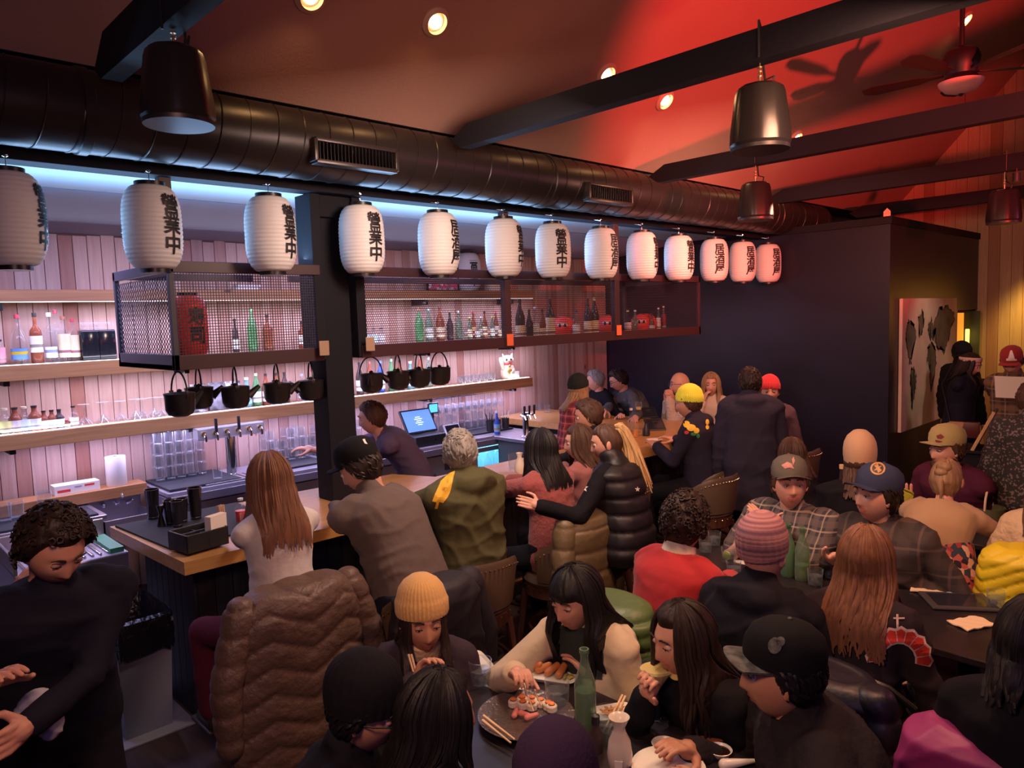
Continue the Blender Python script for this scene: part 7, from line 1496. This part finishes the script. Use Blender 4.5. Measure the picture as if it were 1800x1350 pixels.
# glass platter with rolls
p = tt(925, 1265); pl = thing('sushi_platter', 'dark round glass platter of sushi rolls in the middle of the front table', 'platter', p)
MB().lathe([(.10, 0), (.13, .004), (.165, .016), (.172, .024), (.165, .024), (.12, .010), (.001, .008)], 44, caps=False, rfun=lambda a, z: 1 + .012 * math.sin(a * 22)).obj('dish', mat('smoky_ribbed_glass', (.10, .075, .07), .12, coat=.5, bump=(60, .6, .01)), pl, ang=70)
rice = mat('sushi_rice', (.80, .70, .58), .7, bump=(160, .6, .004)); nori = mat('nori', (.02, .03, .02), .7); salm = mat('salmon_topping', (.85, .25, .07), .5, bump=(70, .5, .006)); pinkf = mat('pink_fish', (.75, .25, .22), .5)
rr = random.Random(4)
for k, (dx, dy) in enumerate(((-.075, .055), (-.045, .075), (-.012, .088), (.022, .092), (-.085, .020), (-.05, .035), (-.02, .05), (.055, .075))):
    s = thing('sushi_roll', ['sushi roll topped with orange roe at the left of the platter', 'sushi roll second in the back row of the platter', 'sushi roll in the middle of the back row of the platter', 'sushi roll right of the middle in the back row', 'sushi roll nearest the ochre hat girl', 'sushi roll in the front row, left', 'sushi roll in the front row, right', 'sushi roll being picked up by chopsticks'][k], 'sushi', p + Vector((dx, dy, .010 if k < 7 else .022)), rr.random() * 3, 'sushi rolls on the dark platter')
    MB().lathe([(.017, 0), (.020, .004), (.020, .020), (.016, .025)], 14).obj('rice', rice, s); MB().ell((.0, 0, .028), (.013, .012, .006), nu=10, nv=6).obj('topping', salm, s); MB().lathe([(.0122, .024), (.0132, .026), (.011, .0262)], 12, caps=False).obj('seaweed', nori, s)
for k, (dx, dy) in enumerate(((.0, -.01), (.03, .0), (-.03, -.02))):
    s = thing('fish_slice', ['folded pink fish slice in the middle of the platter', 'folded pink fish slice right of the middle', 'folded pink fish slice left of the middle'][k], 'sashimi', p + Vector((dx, dy, .012)), k, 'fish slices on the dark platter'); MB().cap((-.018, 0, .01), (.018, .004, .014), .011, .008, 10).obj('slice', pinkf, s)
# plate with spring rolls
def sqplate(px, py, a, b, rz, label, m=WHITE, z=None):
    q = tt(px, py, z); t = thing('rectangular_plate', label, 'plate', q, rz); mb = MB(); rings = []
    for s, zz in ((.80, 0), (.86, .003), (1.0, .016), (.985, .018), (.80, .006)): rings += [(x * s * a + 0, y * s * b, zz) for x, y in [(math.copysign(abs(math.cos(k * PI / 14)) ** .35, math.cos(k * PI / 14)), math.copysign(abs(math.sin(k * PI / 14)) ** .35, math.sin(k * PI / 14))) for k in range(28)]]
    N = 28; fs = [(i * N + k, i * N + (k + 1) % N, (i + 1) * N + (k + 1) % N, (i + 1) * N + k) for i in range(4) for k in range(N)] + [tuple(range(4 * N, 5 * N)), tuple(range(N - 1, -1, -1))]
    mb.add(rings, fs); mb.obj('dish', m, t); return t, q
t, q = sqplate(962, 1190, .125, .060, math.radians(25), 'white rectangular plate of fried spring rolls')
fr_ = mat('fried_crust', (.50, .17, .05), .5, bump=(60, .5, .005))
for k in range(4): s = thing('spring_roll', ['fried spring roll at the left end of the plate', 'fried spring roll second from left', 'fried spring roll second from right', 'fried spring roll at the right end of the plate'][k], 'spring roll', q + Vector((-.055 + k * .034, -.012 + k * .015, .022)), .3 + k * .5, 'fried spring rolls'); MB().cap((-.022, 0, 0), (.022, 0, .018), .015, .014, 12).obj('roll', fr_, s)
for k in range(9): a = k * .7; s = None
MB_l = MB()
for k in range(9): a = k * .7; MB_l.ell((.07 + .03 * math.cos(a), .012 * math.sin(a), .016), (.014, .007, .004), Matrix.Rotation(a, 3, 'Z'), 8, 5)
o = MB_l.obj('garnish', mat('green_yellow_garnish', (.35, .30, .05), .6), t); o['kind'] = 'stuff'
t, q = sqplate(838, 1168, .09, .05, math.radians(-20), 'pale rectangular plate at the left end of the front table')
t, q = sqplate(1078, 1258, .075, .050, math.radians(60), 'small square dish of noodles under chopsticks'); o = MB()
for k in range(24): a = k * .9; o.tube([(.03 * math.cos(a) * (k % 3) * .6 + .012 * math.cos(b), .02 * math.sin(a) + .012 * math.sin(b + k), .012 + .004 * (k % 3)) for b in [j * .9 for j in range(6)]], .003, 4)
o = o.obj('noodles', mat('brown_noodle', (.55, .26, .08), .5), t); o['kind'] = 'stuff'
nk = tt(890, 1205); tag(MB().cbox((-.08, -.05, 0), (.08, .05, .003), .001, Matrix.Rotation(.2, 4, 'Z')).obj('napkin', PAPERW, None, False, nk), 'white paper napkin under the reaching hand', 'napkin')
def tumbler(px, py, label, z=None, s=1.1, liq=None, fill=.06):
    q = tt(px, py, z); t = thing('water_glass', label, 'glass', q, 0, 'drinking tumblers on the dining tables'); MB().lathe([(.031, 0), (.036, .003), (.042, .095), (.0395, .095), (.034, .012), (.002, .012)], 28, caps=False).obj('glass_wall', GLASS, t, ang=60); t.scale = (s, s, s)
    MB().lathe([(.0335, .013), (.0335 + fill * .07, fill), (.001, fill)], 24, caps=False).obj('water', liq or glass('water_surface', (.80, .84, .86), .12, .03), t)
    for k in range(3): MB().cbox((-.011, -.011, -.011), (.011, .011, .011), .003, Matrix.Translation((.014 * math.cos(k * 2.1), .014 * math.sin(k * 2.1), .022 + .007 * k)) @ Matrix.Rotation(k + .4, 4, 'X')).obj('ice_cube', glass('ice', (.85, .88, .9), .25, .05), t)
    return t
tumbler(845, 1205, 'water tumbler beside the ochre hat girl'); tumbler(980, 1243, 'water tumbler right of the sushi platter, below the spring rolls'); tumbler(1068, 1300, 'half hidden tumbler behind the white sake flask')
def green_bottle(px, py, label, z=None, h=.29, r=.037, fill=.5, m=None):
    q = tt(px, py, z); t = thing('glass_bottle', label, 'bottle', q, 0, 'green glass water bottles'); pr = [(r * .9, 0), (r, .008), (r, h * .55), (r * .9, h * .63), (r * .5, h * .78), (r * .36, h * .86), (r * .36, h * .94), (r * .45, h * .95), (r * .45, h), (r * .32, h), (r * .3, h * .86)]
    MB().lathe(pr, 26, caps=False).obj('glass_wall', m or glass('sea_green_glass', (.50, .68, .52), .35, .16), t, ang=60); MB().lathe([(r * .9, .006), (r * .93, h * fill), (.001, h * fill)], 22, caps=False).obj('water', glass('green_water', (.66, .78, .60), .3, .14), t); return t
green_bottle(1030, 1283, 'tall green glass bottle in the middle of the front table')
green_bottle(1385, 1012, 'green bottle on the middle table, left of two', .75, m=glass('deep_green_glass', (.25, .50, .30), .35, .3)); green_bottle(1410, 1020, 'clear green bottle on the middle table, right of two', .75, fill=.3)
q = tt(1048, 1320); t = thing('soy_bottle', 'black soy sauce bottle beside the green bottle', 'bottle', q); MB().lathe([(.022, 0), (.024, .01), (.024, .06), (.012, .085), (.013, .115), (.009, .12)], 18).obj('bottle_body', DARKG, t); MB().lathe([(.014, .095), (.014, .122), (.005, .128)], 14).obj('spout_cap', BLKP, t)
q = tt(1090, 1352); t = thing('sake_flask', 'tall cream sake flask at the bottom edge of the picture', 'flask', q); MB().lathe([(.028, 0), (.034, .006), (.040, .05), (.034, .095), (.020, .125), (.018, .14), (.033, .172), (.030, .172), (.014, .142), (.012, .12)], 32, caps=False).obj('flask_body', porc, t, ang=70); MB().box((.0385, -.012, .015), (.041, .012, .050), Matrix.Rotation(-1.0, 4, 'Z')).obj('paper_tag', PAPERW, t, False)
q = tt(1168, 1316); rim_plate(q.x, q.y, T, .042, 'small white dish with green wasabi', WHITE, 'wasabi_dish'); t = thing('wasabi', 'dab of green wasabi in the small white dish', 'wasabi', (q.x - .008, q.y, T + .009)); MB().ell((0, 0, .004), (.014, .012, .008)).obj('paste', mat('wasabi_green', (.32, .38, .06), .7), t)
q = tt(1265, 1328); t = thing('soy_dish', 'small white dish full of dark soy sauce', 'dish', q); MB().lathe([(.022, 0), (.03, .003), (.040, .022), (.038, .023), (.028, .006), (.001, .005)], 28, caps=False).obj('dish', WHITE, t, ang=70); MB().lathe([(.034, .015), (.001, .0152)], 24, caps=False).obj('soy_sauce', mat('soy', (.02, .008, .006), .08), t)
q = tt(1175, 1358); rim_plate(q.x, q.y, T, .115, 'large cream plate cut by the bottom edge'); t = thing('salmon_bite', 'small orange and green bite left on the large cream plate', 'food', (q.x - .03, q.y + .04, T + .010)); MB().ell((0, 0, .008), (.018, .012, .01)).obj('salmon', salm, t); MB().ell((.004, 0, .018), (.012, .006, .004)).obj('herb', leafm, t)
q = tt(1300, 1348); t = thing('sauce_boat', 'white pointed spoon dish at the bottom edge', 'dish', q, .9); MB().cap((-.05, 0, .012), (.05, 0, .016), .018, .006, 12).obj('dish', WHITE, t)
q = tt(1232, 1305); t = thing('phone', 'smartphone in a rust leather case lying on the front table', 'phone', q, math.radians(72)); MB().cbox((-.072, -.037, 0), (.072, .037, .010), .006).obj('case', mat('rust_leather', (.32, .09, .04), .45, bump=(60, .2)), t); MB().cbox((-.068, -.032, .010), (-.036, .0, .0125), .004).obj('camera_bump', BLKP, t)
for k in range(3): MB().cyl(.006, .0125, .0135, 12, (-.060 + .016 * (k % 2), -.024 + .016 * (k // 2), 0)).obj('lens', mat('lens_glass', (.01, .01, .02), .05), t)
# cocktail held by the woman sipping
q = tt(1155, 1275); t = thing('martini_glass', 'stemmed glass of pale yellow cocktail with a lime wheel and mint', 'cocktail', (q.x, q.y, T + .0))
H_ = .215; MB().lathe([(.036, 0), (.038, .003), (.006, .010), (.004, .10), (.006, .12), (.063, H_), (.0615, H_), (.004, .124)], 30, caps=False).obj('glass_wall', GLASS, t, ang=70); MB().lathe([(.004, .124), (.056, H_ - .012), (.001, H_ - .012)], 28, caps=False).obj('drink', mat('pale_cocktail', (.70, .55, .20), .2), t)
cd_ = Matrix.Translation((.066, .022, H_ - .012)) @ Matrix.Rotation(camyaw(q.x, q.y), 4, 'Z') @ Matrix.Rotation(PI / 2, 4, 'Y'); MB().cyl(.026, -.002, .002, 24, M=cd_).obj('citrus_wheel', mat('citrus_rind', (.65, .60, .08), .5), t); MB().cyl(.022, -.003, .003, 24, M=cd_).obj('citrus_flesh', mat('citrus_flesh', (.80, .62, .25), .5), t)
for k in range(3): MB().ell((.018 + k * .008, .02, H_ + .004 + .003 * k), (.013, .007, .003), Matrix.Rotation(k, 3, 'Z'), 8, 5).obj('mint_leaf', leafm, t)
green_bottle(1412, 1350, 'clear glass bottle at the bottom edge in front of the dark zip jacket', None, .20, .03, m=GLASS); tumbler(1468, 1372, 'tumbler at the bottom edge right of the clear bottle', None, 1.0)
# ---- middle table
for px, py, lab in ((1240, 972, 'tumbler by the red sleeve, farthest left on the middle table'), (1256, 960, 'clear tumbler behind the lime glass'), (1433, 1030, 'tumbler with ice beside the clear green bottle'), (1462, 1018, 'tumbler partly behind the auburn hair'), (1750, 1070, 'empty tumbler beside the tablet at the right')): tumbler(px, py, lab, .75, .95)
t = tumbler(1281, 990, 'tumbler with a lime wedge in front of the red sleeve', .75, 1.0); MB().cyl(.024, -.004, .004, 18, M=Matrix.Translation((.0, -.02, .05)) @ Matrix.Rotation(PI / 2, 4, 'X')).obj('lime_wedge', mat('lime_flesh', (.45, .55, .12), .5), t)
tumbler(1290, 1015, 'tumbler nearest the striped hat on the middle table', .75, .95)
q = onz(1303, 988, .75); tag(MB().cbox((-.05, -.03, 0), (.05, .03, .002), .0005).obj('receipt', PAPERW, None, False, q), 'small white receipt between the tumblers and the striped hat', 'receipt')
q = onz(1440, 1075, .75); tag(MB().cbox((-.02, -.006, 0), (.02, .006, .008), .002).obj('chopstick_rest', WHITE, None, False, (q.x, max(q.y, 3.38), .75)), 'tiny white chopstick rest on the middle table', 'chopstick rest')
q = onz(1685, 1060, .75); t = thing('menu_tablet', 'black framed tablet lying on the middle table', 'tablet', q, math.radians(72)); MB().cbox((-.11, -.15, 0), (.11, .15, .016), .008).obj('frame', mat('charcoal_plastic', (.06, .052, .05), .45), t, False); MB().box((-.08, -.12, .0162), (.08, .12, .017)).obj('screen', mat('dark_screen', (.02, .02, .03)), t, False); text_on('menu', .018, Matrix.Translation((-.095, 0, .0172)) @ Matrix.Rotation(-PI / 2, 4, 'Z'), mat('white_print', (.8, .8, .8)), t)
t.rotation_euler = (0, 0, math.radians(125) - PI)
def napk(px, py, z, rz, lab):
    q = onz(px, py, z); t = thing('cloth_napkin', lab, 'napkin', q, rz); mb = MB(); vs = []; fs = []; N = 10
    for lay in (0, 1):
        for i in range(N):
            for j in range(N): x = -.085 + .17 * i / (N - 1); y = -.055 + .11 * j / (N - 1); vs.append((x, y, .003 + .006 * math.sin(i * .9 + j * .5) ** 2 + .005 * lay))
    for i in range(N - 1):
        for j in range(N - 1): a = i * N + j; fs += [(a, a + 1, a + N + 1, a + N), (a + N * N, a + N + N * N, a + N + 1 + N * N, a + 1 + N * N)]
    for i in range(N - 1):
        for a, b in (((i) * N, (i + 1) * N), ((i + 1) * N + N - 1, i * N + N - 1), (i + 1, i), ((N - 1) * N + i, (N - 1) * N + i + 1)): fs.append((a, b, b + N * N, a + N * N))
    mb.add(vs, fs); mb.obj('folded_cloth', mat('cream_napkin', (.78, .60, .38), .8), t); return t
napk(1708, 1098, .75, 1.1, 'cream folded napkin hanging at the table edge beside the tablet'); napk(1635, 1040, .75, .2, 'crumpled white napkin behind the tablet')
# ---- far table and entrance
q = onz(1612, 862, .84); t = thing('menu_card', 'white scalloped menu card standing behind the navy cap', 'menu', (q.x, 5.2, .75), .2); q2 = ony(1608, 880, 5.0); MB().cbox((-.10, -.003, 0), (.05, .003, .20), .01, Matrix.Rotation(-.25, 4, 'Y')).obj('card', PAPERW, t, False); MB().cbox((.0, .006, .12), (.10, .010, .26), .02, Matrix.Rotation(.35, 4, 'Y')).obj('yellow_card', mat('yellow_green_card', (.55, .55, .05), .6), t, False)
q = onz(1703, 900, .75); t = thing('wine_glass', 'tall stemmed wine glass beside the dark bucket', 'glass', (q.x, 5.45, .75)); link('bowl', wine, t).scale = (1.1, 1.1, 1.2)
q = onz(1738, 900, .75); t = thing('sake_bucket', 'dark round bucket with an arched handle on the far table', 'bucket', (ony(1738, 880, 5.4).x, 5.4, .75)); MB().lathe([(.07, 0), (.085, .01), (.095, .15), (.088, .15), (.078, .02), (.001, .02)], 28, caps=False).obj('bucket', mat('smoky_green_bucket', (.10, .10, .05), .4), t); MB().tube([(0, .09 * math.cos(a), .14 + .13 * math.sin(a)) for a in [PI * k / 16 for k in range(17)]], .007, 8).obj('handle', mat('pale_handle', (.7, .5, .35), .4), t)
bt_ = bottle((ony(1480, 800, 5.15).x, 5.15, .75), .36, .037, 'soda', DARKG, None, (.8, .55, .25), 'dark wine bottle with a gold neck beside the beige hat', None)
for px in (1594, 1602): q = ony(px, 836, 5.3); o = tag(MB().lathe([(.010, 0), (.010, .25), (.001, .26)], 10).obj('candle_stick', mat('pink_candle', (.75, .35, .28), .6), None, True, (q.x, 5.3, .75)), 'thin pink candle standing on the far table, ' + ('left of two' if px < 1600 else 'right of two'), 'candle')
# host stand with menus
hsb = onz(1740, 785, .98); t = thing('host_stand', 'dark host stand with a slanted pale-edged menu board', 'host stand', (hsb.x + .02, hsb.y, 0), math.radians(8))
MB().cbox((-.22, -.18, 0), (.22, .18, .94), .006).cbox((-.25, -.20, .94), (.26, .20, .965), .004).obj('cabinet', BLACKW, t, False); MM = Matrix.Translation((-.14, 0, .966)) @ Matrix.Rotation(.42, 4, 'Y'); MB().cbox((0, -.17, 0), (.02, .17, .36), .004, MM).obj('menu_board', mat('dark_menu_board', (.02, .018, .02), .5), t, False); MB().cbox((-.003, -.185, 0), (.023, -.165, .37), .003, MM).obj('pale_edge', wood('pale_edge_wood', (.6, .4, .22), (.45, .28, .14), 'Z', False), t, False); MB().cbox((.02, -.16, .966), (.20, .10, .975), .002).obj('guest_list', mat('pink_paper', (.75, .45, .38), .7), t, False)
a_ = onz(1770, 668, 1.36); t = thing('paper_menu', 'white paper menu held up by the man in the crimson cap', 'menu', (ony(1783, 680, P_['redcap']['base'].y - .36).x, P_['redcap']['base'].y - .36, ony(1783, 700, P_['redcap']['base'].y - .36).z), math.radians(-92)); MB().cbox((0, -.14, 0), (.003, .14, .20), .001, Matrix.Rotation(.25, 4, 'Y')).obj('sheet', PAPERW, t, False)
i = P_['headband']; t = thing('crossbody_bag', 'brown crossbody bag with a tan flap on a long strap', 'bag', i['base'] + Vector((.10, -.20, .80)), math.radians(-80)); MB().cbox((-.03, -.14, 0), (.03, .14, .17), .012).obj('bag_body', mat('oxblood_leather', (.09, .02, .02), .4), t); MB().prism([(-.13, .17), (.0, .17), (-.02, .06), (-.13, .09)], .031, .036, Matrix(((0, 0, 1, 0), (1, 0, 0, 0), (0, 1, 0, 0), (0, 0, 0, 1)))).obj('flap', mat('tan_leather', (.5, .28, .14), .5), t, False)
MB().tube([(0, -.13, .17), (-.08, -.22, .55), (-.10, -.12, .78)], .006, 6).obj('strap', BLKP, t)
hb = P_['headband']; hb['hp'](MB().lathe([(.101, .045), (.106, .05), (.106, .085), (.10, .09)], 28, M=Matrix.Rotation(-.25, 4, 'Y') @ Matrix.Diagonal((1.05, .86, 1, 1)).to_4x4(), caps=False), 'headband', mat('pale_headband', (.62, .42, .36), .8))
# watches, cloth in the server's hand
def watch(k, side, label='watch', m=BLKP):
    i = P_[k]; Mh, wp, sd, _ = i['hd'][side]; u = (i['hands'][side] - i['elb'][side]).normalized(); n = Vector([Mh[r][2] for r in range(3)]); w = n.cross(u); M = Matrix(((w.x, u.x, n.x, 0), (w.y, u.y, n.y, 0), (w.z, u.z, n.z, 0), (0, 0, 0, 1))); o = i['hands'][side] - u * .03; M.translation = o
    MB().lathe([(.030, -.010), (.033, -.010), (.033, .010), (.030, .010)], 20, M=M @ Matrix.Rotation(PI / 2, 4, 'X')).obj('watch_strap', m, i['root']); MB().cyl(.019, .030, .038, 20, M=M).obj('watch_case', m, i['root'])
watch('plaid', 0); watch('plaid', 1)
i = P_['server']; q = Vector(i['hands'][1]); t = thing('cleaning_cloth', 'crumpled grey-white cloth hanging from the hand of the server', 'cloth', onx(62, 1225, -2.44)); mb = MB(); mb.ell((0, 0, -.02), (.03, .05, .045)).ell((.01, .03, -.08), (.025, .04, .06)).ell((0, -.035, -.06), (.022, .03, .05)); mesh_raw(mb, 'folded_cloth', mat('grey_cloth', (.42, .42, .48), .8), .008, 2, fold_post(.005, 30, 1), t)
flush()
for nm in ('tmp',):
    if nm in MATS and MATS[nm].users == 0: D.materials.remove(MATS[nm])
